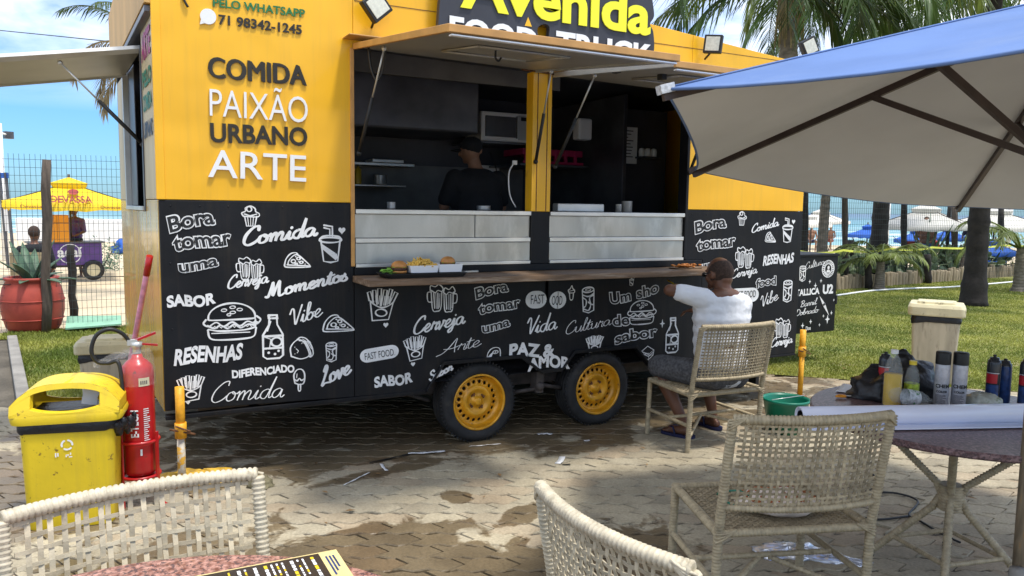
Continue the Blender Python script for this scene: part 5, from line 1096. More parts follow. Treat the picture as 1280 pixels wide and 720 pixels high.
b = MB(); b.tube([rc0+rd*.004, rc0+rd*(RL-.01)], rr*.60, 20, caps=False); b.build('inner_core', K['rubber'], rl)
def can(px, py, h, r, capm, body, lb, nozzle=True, ang=0.):
    p = tz(px, py); u = V((0, 0, 1)); b = MB(); hb = h*(.80 if capm else .86)
    t = thing('spray_can', lb, 'spray can', p, 0, 'spray paint cans on the dark table')
    b.lathe([(0, .003), (r*.9, 0), (r, .004), (r, hb-.012), (r*.97, hb-.006)], p, 22); b.build('body', K[body], t)
    if capm:
        b = MB(); b.lathe([(r*1.02, hb-.006), (r*1.03, hb), (r*1.03, h-.006), (r*.96, h), (0, h)], p, 22); b.build('cap', K[capm], t)
    else:
        b = MB(); b.lathe([(r*.97, hb-.006), (r*.90, hb+.006), (r*.70, hb+.010), (r*.66, hb+.020), (r*.30, hb+.022)], p, 22); b.build('shoulder', K['can_grey'], t)
        b = MB(); b.lathe([(r*.22, hb+.02), (r*.22, h), (0, h)], p, 10); b.box(p+V((0, 0, h-.004)), (.012, .012, .006)); b.build('nozzle', K['rubber'], t)
    return t, p, r, hb
fdir = lambda p: atan2(-p.y, -p.x)
def wrap(t, p, r, z0, z1, a0, a1, m, name):
    b = MB(); n_ = 14; f_ = fdir(p); vs = [p+V((r*1.012*cos(f_+a0+(a1-a0)*i/n_), r*1.012*sin(f_+a0+(a1-a0)*i/n_), z)) for z in (z0, z1) for i in range(n_+1)]
    b.add(vs, [(i, i+1, n_+2+i, n_+1+i) for i in range(n_)], True); return b.build(name, K[m], t)
def cantext(t, p, r, z, h, word, m, off=0.):
    cu = bpy.data.curves.new('t', 'FONT'); cu.body = word; cu.offset = .04; ob = bpy.data.objects.new('t', cu); C.objects.link(ob); bpy.context.view_layer.update()
    me = bpy.data.meshes.new_from_object(ob.evaluated_get(bpy.context.evaluated_depsgraph_get())); bpy.data.objects.remove(ob)
    xs = [v.co.x for v in me.vertices]; wd = max(xs)-min(xs); k = h/.73; f_ = fdir(p)
    vs = []
    for v in me.vertices:
        a = f_+off+((v.co.x-min(xs))-wd/2)*k/r; vs.append(p+V((r*1.025*cos(a), r*1.025*sin(a), z+v.co.y*k)))
    b = MB(); b.add(vs, [tuple(q.vertices) for q in me.polygons]); b.build('label_text', K[m], t)
for (px, py, lb) in ((1175, 508, 'left of the two silver spray cans with black caps on the dark table'), (1197, 509, 'right of the two silver spray cans with black caps on the dark table')):
    t, p, r, hb = can(px, py, .262, .032, 'rubber', 'can_label', lb)
    cantext(t, p, r, .095, .017, 'CHEMI', 'black', .25); cantext(t, p, r, .072, .010, 'COLOR', 'black', .1)
    for k in range(9): wrap(t, p, r, .020+.005*k, .022+.005*k, -.8, random.uniform(.2, .8), 'can_grey', 'small_print')
for (px, py, hh, lb) in ((1104, 496, .225, 'dark red and grey spray can behind the yellow oil bottle'), (1239, 505, .24, 'dark spray can with red print and bare nozzle, front one of the right pair'), (1253, 503, .215, 'blue and black spray can standing just behind its red printed neighbour'), (1280, 508, .24, 'dark spray can with red and blue print cut by the right edge of the photo')):
    t, p, r, hb = can(px, py, hh, .030, None, 'can_grey' if hh != .215 else 'can_blue', lb)
    if hh != .215:
        wrap(t, p, r, .105, .150, -1.2, .6, 'can_red', 'red_print'); wrap(t, p, r, .02, .098, -1.0, .9, 'can_blue', 'blue_print'); wrap(t, p, r, .152, .156, -1.2, .9, 'can_label', 'stripe')
def bottle(p, prof, label, m='pet', cap=None, liquid=None, R=None, lab=None, capz=None):
    t = thing('bottle', label, 'bottle', p, 0)
    b = MB(); b.lathe(prof, p, 24, R); b.build('bottle_wall', K[m], t)
    if liquid:
        b = MB(); b.lathe(liquid, p, 24, R); b.build('liquid', K['oil'], t)
    if cap:
        b = MB(); b.lathe([(.0165, capz-.018), (.0165, capz), (0, capz)], p, 14, R, smooth=False); b.build('cap', K[cap], t)
    if lab:
        b = MB(); r_, z0, z1, mm_ = lab; b.lathe([(r_, z0), (r_, z1)], p, 24, R); b.build('label', K[mm_], t)
    return t
K['lime'] = mat('lime_label', (.35, .45, .05), .4, var=.5, scale=60); K['greylab'] = mat('grey_white_label', (.5, .52, .54), .4, var=.3, scale=70, spots=(.03, .2, .05), spot_scale=30, spot_lo=.58, spot_hi=.6)
p = tz(1114, 508); bottle(p, [(0, .002), (.036, .0), (.041, .01), (.041, .165), (.037, .19), (.024, .23), (.014, .25), (.014, .262)], 'clear plastic bottle half full of yellow oil with a white cap', cap='white', capz=.270, liquid=[(0, .004), (.034, .004), (.0385, .012), (.0385, .155), (0, .156)])
p = tz(1138, 506); bottle(p, [(0, .002), (.028, 0), (.032, .01), (.030, .07), (.032, .13), (.024, .17), (.012, .19), (.012, .20)], 'small clear bottle with a yellow cap and lime label behind the lying bottle', cap='cap_yellow', capz=.212, lab=(.0325, .04, .105, 'lime'))
p = tz(1110, 512); R = rotto(V((rd.x*1.0, rd.y*1.0, -.18))) ; p = p+V((0, 0, .078)); bottle(p-rn*.02, [(0, .0), (.026, .002), (.036, .02), (.036, .05), (.033, .06), (.036, .07), (.036, .14), (.026, .17), (.013, .19), (.013, .20)], 'empty crumpled water bottle lying on its side in front of the oil bottle', R=R, lab=(.0368, .068, .125, 'greylab'))
# black bag: a crumpled sheet mass
bc = tz(1118, 502); b = MB(); vs = []; nA, nB = 40, 14
for i in range(nB+1):
    th = pi/2*i/nB
    for k in range(nA):
        a = 2*pi*k/nA; w_ = 1+.18*mnoise.noise(V((cos(a)*2, sin(a)*2, i*.3)))+.10*mnoise.noise(V((cos(a)*6, sin(a)*6, i*.8)))
        q = rd*(.235*cos(a)*sin(th)*w_)+rn*(.15*sin(a)*sin(th)*w_); hgt = .175*cos(th)*w_*(1+.25*cos(a-.2)); vs.append(bc+rn*.10+rd*.06+q+V((0, 0, max(0.002, hgt))))
b.add(vs, [(i*nA+k, (i+1)*nA+k, (i+1)*nA+(k+1) % nA, i*nA+(k+1) % nA) for i in range(nB) for k in range(nA)], True)
b.build('black_bag', K['bag_black'], None, label='black plastic bag slumped behind the bottles on the dark table', cat='bag', origin=bc)
# clear bag and papers
pc = tz(1228, 507); b = MB(); vs = []; nA, nB = 30, 8
for i in range(nB+1):
    th = pi/2*i/nB
    for k in range(nA):
        a = 2*pi*k/nA; w_ = 1+.15*mnoise.noise(V((cos(a)*3, sin(a)*3, i*.6))); sq = 1/max(abs(cos(a)), abs(sin(a)))**.6
        vs.append(pc+rd*(.075*cos(a)*sin(th)*w_*sq)+rn*(.06*sin(a)*sin(th)*w_*sq)+V((0, 0, .062*cos(th)**.5*w_ if i < nB else .001)))
b.add(vs, [(i*nA+k, (i+1)*nA+k, (i+1)*nA+(k+1) % nA, i*nA+(k+1) % nA) for i in range(nB) for k in range(nA)], True)
K['milky'] = mat('milky_plastic', (.62, .66, .58), .25, var=.2, scale=20, trans=.35, bump=1, bscale=18, spots=(.35, .42, .28), spot_scale=20, spot_lo=.55, spot_hi=.65)
b.build('plastic_packet', K['milky'], None, label='milky crumpled plastic packet right of the two capped spray cans', cat='packet', origin=pc)
def paper(c, sx, sy, rz, lb, z=.0015, m='paper', nm='paper'):
    R = Matrix.Rotation(rz, 3, 'Z'); b = MB(); n_ = 6; vs = []
    for i in range(n_+1):
        for j in range(n_+1): x = (i/n_-.5)*sx; y = (j/n_-.5)*sy; vs.append(c+R @ V((x, y, z+.004*mnoise.noise(V((x*14, y*14, c.x)))+.004)))
    b.add(vs, [(i*(n_+1)+j, (i+1)*(n_+1)+j, (i+1)*(n_+1)+j+1, i*(n_+1)+j+1) for i in range(n_) for j in range(n_)], True); o_ = b.build(nm, K[m], None, label=lb, cat=nm, origin=c); q = o_.modifiers.new('s', 'SOLIDIFY'); q.thickness = .0008; return o_
paper(tz(1070, 488), .20, .16, .5, 'white sheet of paper under the black bag at the left of the dark table'); paper(tz(1216, 494), .14, .14, .2, 'white sheet of paper behind the clear packet on the dark table', z=.004)
p = tz(1060, 497); t = thing('utility_knife', 'orange handled scissors lying at the left edge of the dark table', 'scissors', p)
b = MB(); b.tube(smooth_pts([p+V((-.06, .02, .008)), p+V((-.03, .03, .008)), p+V((-.01, .01, .008)), p+V((-.03, -.005, .008)), p+V((-.06, .02, .008))], 5), .005, 6); b.build('handle', K['orange_box'], t); b = MB(); b.tube([p+V((-.01, .01, .008)), p+V((.06, -.02, .006))], .003, 5); b.build('blade', K['alu'], t)

# ================================================================== BLUE UMBRELLA
uc = V((3.36, 1.62, 0)); R6 = [1.74, 1.80, 2.12, 2.0, 1.85, 1.80]; pl_z = lambda x, y: 1.925-.0927*x-.050*y
cor = []
for k in range(6):
    a = radians(163.9-60*k); x = R6[k]*cos(a); y = R6[k]*sin(a); cor.append(V((uc.x+x, uc.y+y, pl_z(x, y))))
apex = uc+V((-.02, -.02, 2.505))
umb = thing('beach_umbrella', 'large blue umbrella with grey lining and dark wooden ribs over the right table', 'umbrella', (2.96, 1.56, 0))
b = MB(); b2 = MB(); nseg = 8
for k in range(6):
    a = cor[k]; c = cor[(k+1) % 6]; vs = []
    for i in range(nseg+1):
        q = i/nseg
        for j in range(nseg+1):
            s_ = j/nseg; e = a.lerp(c, s_); p = apex.lerp(e, q); sag = -.045*4*s_*(1-s_)*q**1.5-.05*q*(1-q)*4*s_*(1-s_); inn = (1-.035*4*s_*(1-s_)*q); p = V((apex.x+(p.x-apex.x)*inn, apex.y+(p.y-apex.y)*inn, p.z+sag)); vs.append(p)
    m_ = nseg+1; fs = [(i*m_+j, (i+1)*m_+j, (i+1)*m_+j+1, i*m_+j+1) for i in range(nseg) for j in range(nseg)]
    b.add(vs, fs, True); b2.add([v-V((0, 0, .006)) for v in vs], [f[::-1] for f in fs], True)
cn = b.build('canopy', K['umb_blue'], umb, weld=True); b2.build('lining', K['umb_grey'], umb, weld=True)
b = MB(); a0 = [apex+(c-apex)*.16+V((0, 0, .05)) for c in cor]
b.add([apex+V((0, 0, .09))]+a0, [(0, 1+k, 1+(k+1) % 6) for k in range(6)]); b.build('vent_cap', K['umb_white'], umb)
runner = V((3.20, 1.68, 1.86)); base = V((2.965, 1.545, 0)); topp = apex+V((0, 0, .06))
b = MB(); b.tube([base, runner, topp], .021, 14); K['pole_wood'] = mat('umbrella_pole_wood', (.22, .17, .11), .5, var=.35, scale=20, stretch=(2, 2, .3), spots=(.35, .20, .08), spot_scale=20, spot_lo=.56, spot_hi=.66); b.build('pole', K['pole_wood'], umb)
b = MB(); b.lathe([(0, 0), (.26, 0), (.26, .05), (.05, .09), (.03, .35), (.0, .35)], base, 24); b.build('base_plate', K['concrete'], umb)
b = MB(); b.tube([runner+V((0, 0, -.04)), runner+V((0, 0, .04))], .045, 12); b.build('runner', K['umb_frame'], umb)
for k in range(6):
    a = cor[k]; c = cor[(k+1) % 6]; P = []
    for j in range(9):
        s_ = j/8; e = a.lerp(c, s_); inn = 1-.035*4*s_*(1-s_); P.append(V((apex.x+(e.x-apex.x)*inn, apex.y+(e.y-apex.y)*inn, e.z-.045*4*s_*(1-s_)-.002)))
    b = MB(); b.tube(P, .006, 6); b.build('hem', K['umb_blue'], umb)
    b = MB(); b.tube([apex.lerp(a, q/8)+V((0, 0, .003)) for q in range(9)], .004, 5); b.build('seam', K['umb_blue'], umb)
for c in cor:
    d = (c-apex).normalized(); sd = d.cross(V((0, 0, 1))).normalized(); b = MB(); e = c+d*.01-V((0, 0, .018)); s0 = apex-V((0, 0, .03)); L_ = (e-s0).length; R = Matrix((sd, d.cross(sd)*-1, d)).transposed(); b.box((e+s0)/2, (.022, .030, L_), R); rb_ = b.build('rib', K['umb_frame'], umb)
    q = s0.lerp(e, .47); dd = (q-runner); R = rotto(dd); b = MB(); b.box((q+runner)/2, (.020, .026, dd.length), R); b.build('strut', K['umb_frame'], rb_)
    b = MB(); b.box(c+d*.0, (.045, .03, .05), Matrix((sd, d.cross(sd)*-1, d)).transposed()); b.build('corner_pocket', K['umb_frame'] if c is not cor[0] else K['greylab'], rb_)

# ================================================================== LEFT FOREGROUND: BIN, EXTINGUISHER
def rrect(hx, hy, r, n=6): return [(sx*(hx-r)+r*cos(a), sy*(hy-r)+r*sin(a)) for sx, sy, a0 in ((1, 1, 0), (-1, 1, pi/2), (-1, -1, pi), (1, -1, 3*pi/2)) for a in [a0+pi/2*i/n for i in range(n+1)]]
def loft(b, secs, smooth=True, cap0=True, cap1=True):
    n = len(secs[0]); vs = [p for s_ in secs for p in s_]; fs = [(i*n+k, i*n+(k+1) % n, (i+1)*n+(k+1) % n, (i+1)*n+k) for i in range(len(secs)-1) for k in range(n)]
    b.add(vs, fs, smooth)
    if cap0: b.add(secs[0], [tuple(range(n))[::-1]])
    if cap1: b.add(secs[-1], [tuple(range(n))])
    return b
bcn = V((-.155, 4.55, 0)); brz = .0; R = Matrix.Rotation(radians(-10), 3, 'Z')
tb = thing('litter_bin', 'yellow plastic litter bin with open oval mouths and a black liner', 'bin', bcn)
P3 = lambda x, y, z: bcn+R @ V((x, y, z))
SCL = 1.0
b = MB(); loft(b, [[P3(x*s_, y*s_, z) for x, y in rrect(.215, .155, .045)] for z, s_ in ((.0, .90), (.02, .93), (.52, 1.0), (.535, 1.0))]); b.build('bin_body', K['plastic_yellow'], tb)
b = MB(); loft(b, [[P3(x*s_, y*s_, z+.004*sin(i*1.7)) for i, (x, y) in enumerate(rrect(.222, .162, .05))] for z, s_ in ((.500, 1.0), (.508, 1.02), (.535, 1.02), (.55, 1.0))], cap0=False, cap1=False)
b.build('bin_liner', K['bag_black'], tb)
b = MB()
for k in range(16): b.ell(P3(.222+.004*k*(k % 2), -.13+.012*k, .515-.014*(k % 5)+.004*sin(k*2.1)), (.016+.006*(k % 3), .020, .022+.008*(k % 2)), n=8, m=5)
kn_ = b.build('liner_knot', K['bag_black'], tb); q = kn_.modifiers.new('skin', 'REMESH'); q.mode = 'VOXEL'; q.voxel_size = .005; q.use_smooth_shade = True
# lid: arched hood with an oval mouth in front and behind
def hood(x): return .745-.0-.10*abs(x/.245)**3.2
b = MB()
loft(b, [[P3(x*s_, y*s_, z) for x, y in rrect(.245, .175, .06)] for z, s_ in ((.550, 1.02), (.575, 1.045), (.595, 1.02))], cap0=False, cap1=False)
nX = 28
for sy in (-1, 1):
    # front face as a strip between the hood's outline and the oval mouth
    out_ = []; inn = []
    for i in range(40):
        a = 2*pi*i/40; ca, sa = cos(a), sin(a)
        inn.append((.155*max(-1, min(1, ca*1.25)), .66+.058*sa))
        x = .245*max(-1, min(1, ca*1.45)); z = hood(x) if sa >= 0 else .590
        if abs(ca*1.45) >= 1: z = .590+(hood(.245)-.590)*(.5+.5*max(-1, min(1, sa/.724)))
        out_.append((x, z))
    yf = lambda z: sy*(.172-.30*max(0, z-.60))
    V1 = [P3(x, yf(z), z) for x, z in out_]; V2 = [P3(x, yf(z), z) for x, z in inn]; V3 = [P3(x*.95, yf(z)-sy*.03, .66+(z-.66)*.92) for x, z in inn]
    b.add(V1+V2+V3, [(i, (i+1) % 40, 40+(i+1) % 40, 40+i) for i in range(40)]+[(40+i, 40+(i+1) % 40, 80+(i+1) % 40, 80+i) for i in range(40)], False)
xs = [-.245+.49*i/nX for i in range(nX+1)]
ylim = lambda z: .172-.30*max(0, z-.60)
b.add([P3(x, s_*ylim(hood(x)), hood(x)) for x in xs for s_ in (-1, 1)], [(2*i, 2*i+1, 2*i+3, 2*i+2) for i in range(nX)], True)
for sx in (-1, 1): b.add([P3(sx*.245, -.17, .59), P3(sx*.245, .17, .59), P3(sx*.245, ylim(hood(.245)), hood(.245)), P3(sx*.245, -ylim(hood(.245)), hood(.245))], [(0, 1, 2, 3)])
lid = b.build('bin_lid', K['plastic_yellow'], tb, bev=.012, seg=3, weld=True)
b = MB(); b.add([P3(-.16, -.10, .60), P3(.16, -.10, .60), P3(.16, .10, .60), P3(-.16, .10, .60)], [(0, 1, 2, 3)]); b.build('dark_contents', K['bag_black'], tb)
b = MB(); b.box(P3(.09, -.02, .66), (.07, .01, .11), Matrix.Rotation(.2, 3, 'Y')); b.build('paper_cup', K['paper'], None, label='folded white paper sticking up inside the mouth of the yellow bin', cat='paper', origin=P3(.09, -.02, .6))
# white print: recycling arrows and letters
BF = []
b = MB()
for k in range(3):
    a0 = k*2*pi/3; P = [(-.0+.024*cos(a0+t_), .024*sin(a0+t_)) for t_ in [i*.22 for i in range(7)]]
    ribbon(b, P, lambda t_, q: .009, lambda x, y, z: P3(.0+x, -.1555-z, .435+y), .0)
for (x, y, w_, h_) in ((-.055, .375, .006, .022), (-.045, .378, .006, .018), (-.008, .38, .016, .005), (-.008, .372, .005, .010), (.006, .37, .016, .005), (.012, .382, .005, .012)): b.add([P3(x, -.1562, y), P3(x+w_, -.1562, y), P3(x+w_, -.1562, y+h_), P3(x, -.1562, y+h_)], [(0, 1, 2, 3)])
b.build('white_print', K['white'], tb)
# extinguisher in its red stand
ec = V((.155, 4.62, 0)); ex = thing('fire_extinguisher', 'red fire extinguisher wrapped in clear film with a black hose', 'fire extinguisher', ec)
ec2 = ec+V((0, 0, .17)); b = MB(); b.lathe([(0, 0), (.070, .0), (.080, .012), (.082, .03), (.082, .56), (.076, .60), (.055, .625), (.030, .645), (.026, .665), (.0, .665)], ec2, 32); b.build('cylinder', K['red'], ex)
ec3 = ec2; ec2 = ec2+V((0, 0, .13)); b = MB(); b.lathe([(.022, .54), (.022, .57), (.03, .575), (.03, .60), (0, .60)], ec2, 14); b.box(ec2+V((-.02, 0, .60)), (.05, .03, .03)); b.build('valve', K['alu'], ex)
b = MB(); b.box(ec2+V((.04, 0, .625)), (.12, .018, .012), Matrix.Rotation(-.35, 3, 'Y')); b.box(ec2+V((.05, 0, .585)), (.11, .018, .010), Matrix.Rotation(.15, 3, 'Y')); b.build('lever', K['red'], ex)
b = MB(); h_ = ec2; b.tube(smooth_pts([h_+V((-.03, 0, .60)), h_+V((-.07, -.01, .655)), h_+V((-.13, -.02, .68)), h_+V((-.19, -.02, .65)), h_+V((-.215, -.02, .57)), h_+V((-.19, -.02, .51)), h_+V((-.14, -.03, .50)), h_+V((-.09, -.05, .50)), h_+V((-.075, -.07, .35))], 8), .0105, 8); b.build('hose', K['rubber'], ex)
EF = ec2
ec2 = ec3
def exq(a0, a1, z0, z1, m, nm, rr_=.0835):
    b = MB(); n_ = 10; f_ = fdir(ec2); vs = [ec2+V((rr_*cos(f_+a0+(a1-a0)*i/n_), rr_*sin(f_+a0+(a1-a0)*i/n_), z)) for z in (z0, z1) for i in range(n_+1)]; b.add(vs, [(i, i+1, n_+2+i, n_+1+i) for i in range(n_)], True); return b.build(nm, K[m], ex)
exq(.05, .75, .50, .545, 'cream_plastic', 'paper_tag')
for k in range(4): exq(.15+.12*k, .22+.12*k, .51, .53, 'can_grey', 'tag_print', .0842)
cu = bpy.data.curves.new('t', 'FONT'); cu.body = 'E-TECH'; cu.offset = .03; ob = bpy.data.objects.new('t', cu); C.objects.link(ob); bpy.context.view_layer.update()
me = bpy.data.meshes.new_from_object(ob.evaluated_get(bpy.context.evaluated_depsgraph_get())); bpy.data.objects.remove(ob); xs = [v.co.x for v in me.vertices]; k_ = .15/(max(xs)-min(xs)); f_ = fdir(ec2)
b = MB(); b.add([ec2+V((.0838*cos(f_-.05-v.co.y*k_*1.2/.0838), .0838*sin(f_-.05-v.co.y*k_*1.2/.0838),   .22+v.co.x*k_)) for v in me.vertices], [tuple(p.vertices) for p in me.polygons]); b.build('label_text', K['white'], ex)
b = MB()
for k in range(16):
    z = .20+.0115*k; w_ = random.uniform(.2, .42); n_ = 5; a0 = .28
    b.add([ec2+V((.0838*cos(f_+a0+w_*i/n_), .0838*sin(f_+a0+w_*i/n_), zz)) for zz in (z, z+.0045) for i in range(n_+1)], [(i, i+1, n_+2+i, n_+1+i) for i in range(n_)])
b.build('label_small_print', K['white'], ex, kind='stuff')
exq(.02, .14, .12, .155, 'white', 'shield_mark')
# film wrap: thin crumpled sleeve round the neck
b = MB(); vs = []; nA, nB = 30, 9
for i in range(nB+1):
    z = .50+.022*i
    for k in range(nA):
        a = 2*pi*k/nA; r_ = (.088-.004*max(0, i-5)**1.2)*(1+.12*mnoise.noise(V((cos(a)*3, sin(a)*3, i*.7)))); vs.append(ec2+V((r_*cos(a), r_*sin(a), z)))
b.add(vs, [(i*nA+k, i*nA+(k+1) % nA, (i+1)*nA+(k+1) % nA, (i+1)*nA+k) for i in range(nB) for k in range(nA)], True)
vs = []
for i in range(9):
    for j in range(9):
        u_ = i/8; w_ = j/8; q = ec2+V((-.03-.18*u_, -.05+.09*w_, .68-.06*u_+.05*mnoise.noise(V((u_*3, w_*3, 1))))); vs.append(q)
b.add(vs, [(i*9+j, (i+1)*9+j, (i+1)*9+j+1, i*9+j+1) for i in range(8) for j in range(8)], True)
K['film'] = mat('clear_film', (.80, .80, .78), .2, var=.02, bump=.9, bscale=22, alpha=.09); b.build('clear_film', K['film'], ex)
st = thing('extinguisher_stand', 'red metal stand holding the fire extinguisher beside the yellow bin', 'stand', ec+V((0, 0, 0)))
b = MB(); b.tube([ec+V((.098*cos(a), .098*sin(a), .36)) for a in [2*pi*i/28 for i in range(28)]], .009, 6, closed=True); b.build('ring', K['red'], st); b = MB(); b.tube([ec+V((.098*cos(a), .098*sin(a), .165)) for a in [2*pi*i/28 for i in range(28)]], .009, 6, closed=True); b.lathe([(0, .160), (.095, .160)], ec, 24); b.build('ring', K['red'], st)
for a in (fdir(ec)+.95, fdir(ec)-1.05, fdir(ec)+pi): b = MB(); u = V((cos(a), sin(a), 0)); b.box(ec+u*.103+V((0, 0, .20)), (.008, .022, .42), Matrix.Rotation(a, 3, 'Z')); b.tube([ec+u*.10+V((0, 0, .03)), ec+u*.15], .010, 6); b.build('leg', K['red'], st)
# pink wrapped pole leaning on the truck
b = MB(); p0 = V((.02, 5.45, 0)); p1 = V((.245, 4.88, 1.33)); b.tube([p0, p0.lerp(p1, .9), p1], .016, 10); pp = b.build('broom_pole', K['pink'], None, label='pink wrapped pole leaning against the corner of the truck', cat='pole', origin=p0)
b = MB(); b.tube([p0.lerp(p1, .93), p1+V((.003, -.008, .02))], .019, 10); b.build('red_cap', K['red'], pp)
# bins like the one on the lawn
def stone_bin(c, rz, sc, label):
    t = thing('waste_bin', label, 'bin', c, 0); R = Matrix.Rotation(rz, 3, 'Z'); Q = lambda x, y, z: V(c)+R @ V((x*sc, y*sc, z*sc))
    b = MB(); loft(b, [[Q(x*s_, y*s_, z) for x, y in rrect(.21, .19, .03)] for z, s_ in ((0, .84), (.60, .98), (.64, .98))]); b.build('bin_body', K['bin_body'], t, bev=.004)
    b = MB(); loft(b, [[Q(x*s_, y*s_, z) for x, y in rrect(.245, .215, .045)] for z, s_ in ((.655, .97), (.665, 1), (.735, 1), (.765, .93))], smooth=False); loft(b, [[Q(x*s_, y*s_, z) for x, y in rrect(.17, .14, .03)] for z, s_ in ((.765, 1), (.785, .96))], smooth=False); b.build('bin_lid', K['cream_plastic'], t, bev=.008)
    b = MB(); vs = []
    for i in range(4):
        for k in range(48):
            a = 2*pi*k/48; m_ = max(abs(cos(a)), abs(sin(a))); w_ = .212/m_**.9*(1+.02*sin(k*2.3+i)+.03*(i == 1)); lowr = .60-.03*max(0, sin(a*2+.8))*(3-i)/3 if i < 3 else 0
            vs.append(Q(w_*cos(a), w_*.92*sin(a), (.595+.02*i)+(lowr-.60 if i == 0 else 0)))
    b.add(vs, [(i*48+k, i*48+(k+1) % 48, (i+1)*48+(k+1) % 48, (i+1)*48+k) for i in range(3) for k in range(48)], True); b.build('bin_liner', K['bag_black'], t); return t
sb_ = lat(4.22, 7.65); stone_bin((sb_.x, sb_.y, 0), atan2(-sb_.x, sb_.y), 1.02, 'stained cream waste bin with a flat lid standing at the edge of the lawn')
stone_bin((.02, 6.55, 0), radians(-8), .82, 'grey waste bin with cream lid half hidden behind the extinguisher hose')
# yellow cloth sack on the ground near the left stabiliser, and a canvas lump
def crumple(name, c, rx, ry, h, mt, label, cat, seed=0, rz=0, amp=.3, n1=36, n2=10):
    b = MB(); vs = []; R = Matrix.Rotation(rz, 3, 'Z')
    for i in range(n2+1):
        th = pi/2*i/n2
        for k in range(n1):
            a = 2*pi*k/n1; w_ = 1+amp*mnoise.noise(V((cos(a)*2.2+seed, sin(a)*2.2, i*.35)))+amp*.4*mnoise.noise(V((cos(a)*7+seed, sin(a)*7, i)))
            vs.append(V(c)+R @ V((rx*cos(a)*sin(th)*w_, ry*sin(a)*sin(th)*w_, (h*cos(th)*w_ if i < n2 else .002))))
    b.add(vs, [(i*n1+k, (i+1)*n1+k, (i+1)*n1+(k+1) % n1, i*n1+(k+1) % n1) for i in range(n2) for k in range(n1)], True); return b.build(name, K[mt], None, label=label, cat=cat, origin=c)
K['sack'] = mat('yellow_sack_cloth', (.55, .33, .03), .6, var=.4, scale=14, bump=.9, bscale=14, spots=(.16, .10, .05), spot_scale=8, spot_lo=.52, spot_hi=.7)
crumple('yellow_sack', gnd(255, 602), .30, .10, .07, 'sack', 'flattened yellow sack lying on the paving below the left jack', 'sack', 3, -.3, .35)
K['canvas'] = mat('khaki_canvas', (.16, .14, .08), .8, var=.3, bump=.6)
crumple('canvas_pouch', gnd(326, 608), .075, .055, .06, 'canvas', 'small khaki canvas pouch at the right end of the yellow sack', 'pouch', 8, -.2)
# green bucket
bk = gnd(992, 563); t = thing('bucket', 'green plastic bucket standing on the paving behind the big wicker chair', 'bucket', bk)
bk = V((4.54, 4.10, 0)); t.location = bk; ORG[t] = bk
b = MB(); b.lathe([(0, .01), (.115, .01), (.12, 0), (.165, .235), (.175, .24), (.178, .255), (.165, .26), (.155, .24), (.11, .02), (0, .02)], bk, 40); b.build('bucket_wall', K['green_plastic'], t)
b = MB(); b.tube([bk+V((-.17*cos(a), -.06*sin(a)*0-.02, .245+.02+.135*sin(a)*.0)) for a in [pi*i/2 for i in range(3)]], .003, 5); b.build('bucket_handle', K['alu'], t)
# black cable snaking on the paving at right
cp = [gnd(1088, 590), gnd(1098, 606), gnd(1083, 616), gnd(1120, 618), gnd(1147, 628), gnd(1136, 645), gnd(1150, 653), gnd(1175, 668), gnd(1200, 680)]
b = MB(); b.tube([q+V((0, 0, .008)) for q in smooth_pts(cp, 8)], .006, 6); cb_ = b.build('power_cord', K['rubber'], None, label='black power cord snaking on the sunlit paving under the dark table', cat='cord', origin=gnd(1120, 618))
b = MB(); b.tube([q+V((0, 0, .008)) for q in smooth_pts([gnd(1075, 648), gnd(1100, 651), gnd(1135, 647)], 8)], .006, 6); b.build('cord_branch', K['rubber'], cb_)
# silver foil pack under the chair
fp = gnd(985, 690); crumple('foil_packet', fp, .17, .085, .03, 'foil', 'crumpled silver foil packet on the paving under the big wicker chair', 'packet', 5, -.5, .5); crumple('foil_packet', gnd(1040, 700), .16, .05, .02, 'foil', 'long flattened silver packet lying right of the crumpled one under the chair', 'packet', 9, -.75, .5)
# scraps
def strip(pts, wd, m, lb, nm='paper_strip', z=.006):
    b = MB(); P = smooth_pts([gnd(*q)+V((0, 0, z)) for q in pts], 5); vs = []
    for i, p in enumerate(P):
        t_ = (P[min(i+1, len(P)-1)]-P[max(0, i-1)]).normalized(); n_ = V((-t_.y, t_.x, 0)); l_ = .004*sin(i*1.3); vs += [p+n_*wd/2+V((0, 0, abs(l_))), p-n_*wd/2+V((0, 0, .004+l_*.5))]
    b.add(vs, [(2*i, 2*i+1, 2*i+3, 2*i+2) for i in range(len(P)-1)], True); o_ = b.build(nm, K[m], None, label=lb, cat='scrap', origin=P[0]); q = o_.modifiers.new('s', 'SOLIDIFY'); q.thickness = .0008
strip([(510, 568), (535, 567), (556, 565)], .035, 'white', 'white strip of vinyl lying on the wet paving left of the first wheel')
strip([(462, 580), (490, 574), (512, 569)], .022, 'rubber', 'black strip of backing lying just left of the white vinyl strip', 'backing_strip')
strip([(430, 608), (446, 600), (462, 592)], .012, 'white', 'thin white curl lying on the dry paving below the black strip'); strip([(476, 581), (480, 587), (484, 590)], .02, 'white', 'small white scrap lying just below the black strip')
strip([(586, 559.5), (605, 558), (626, 556)], .014, 'white', 'thin white strip lying right in front of the first wheel'); strip([(672, 544), (682, 543), (690, 544)], .04, 'white', 'white scrap floating in the wet patch between the wheels')
strip([(697, 581), (701, 577), (703, 572)], .04, 'white', 'white crumpled tube of paper standing on the dry paving'); strip([(703, 582), (713, 582)], .02, 'rubber', 'tiny black scrap beside the crumpled paper tube', 'backing_strip'); strip([(730, 552), (737, 552)], .04, 'white', 'white curled scrap right of the wet patch scrap')
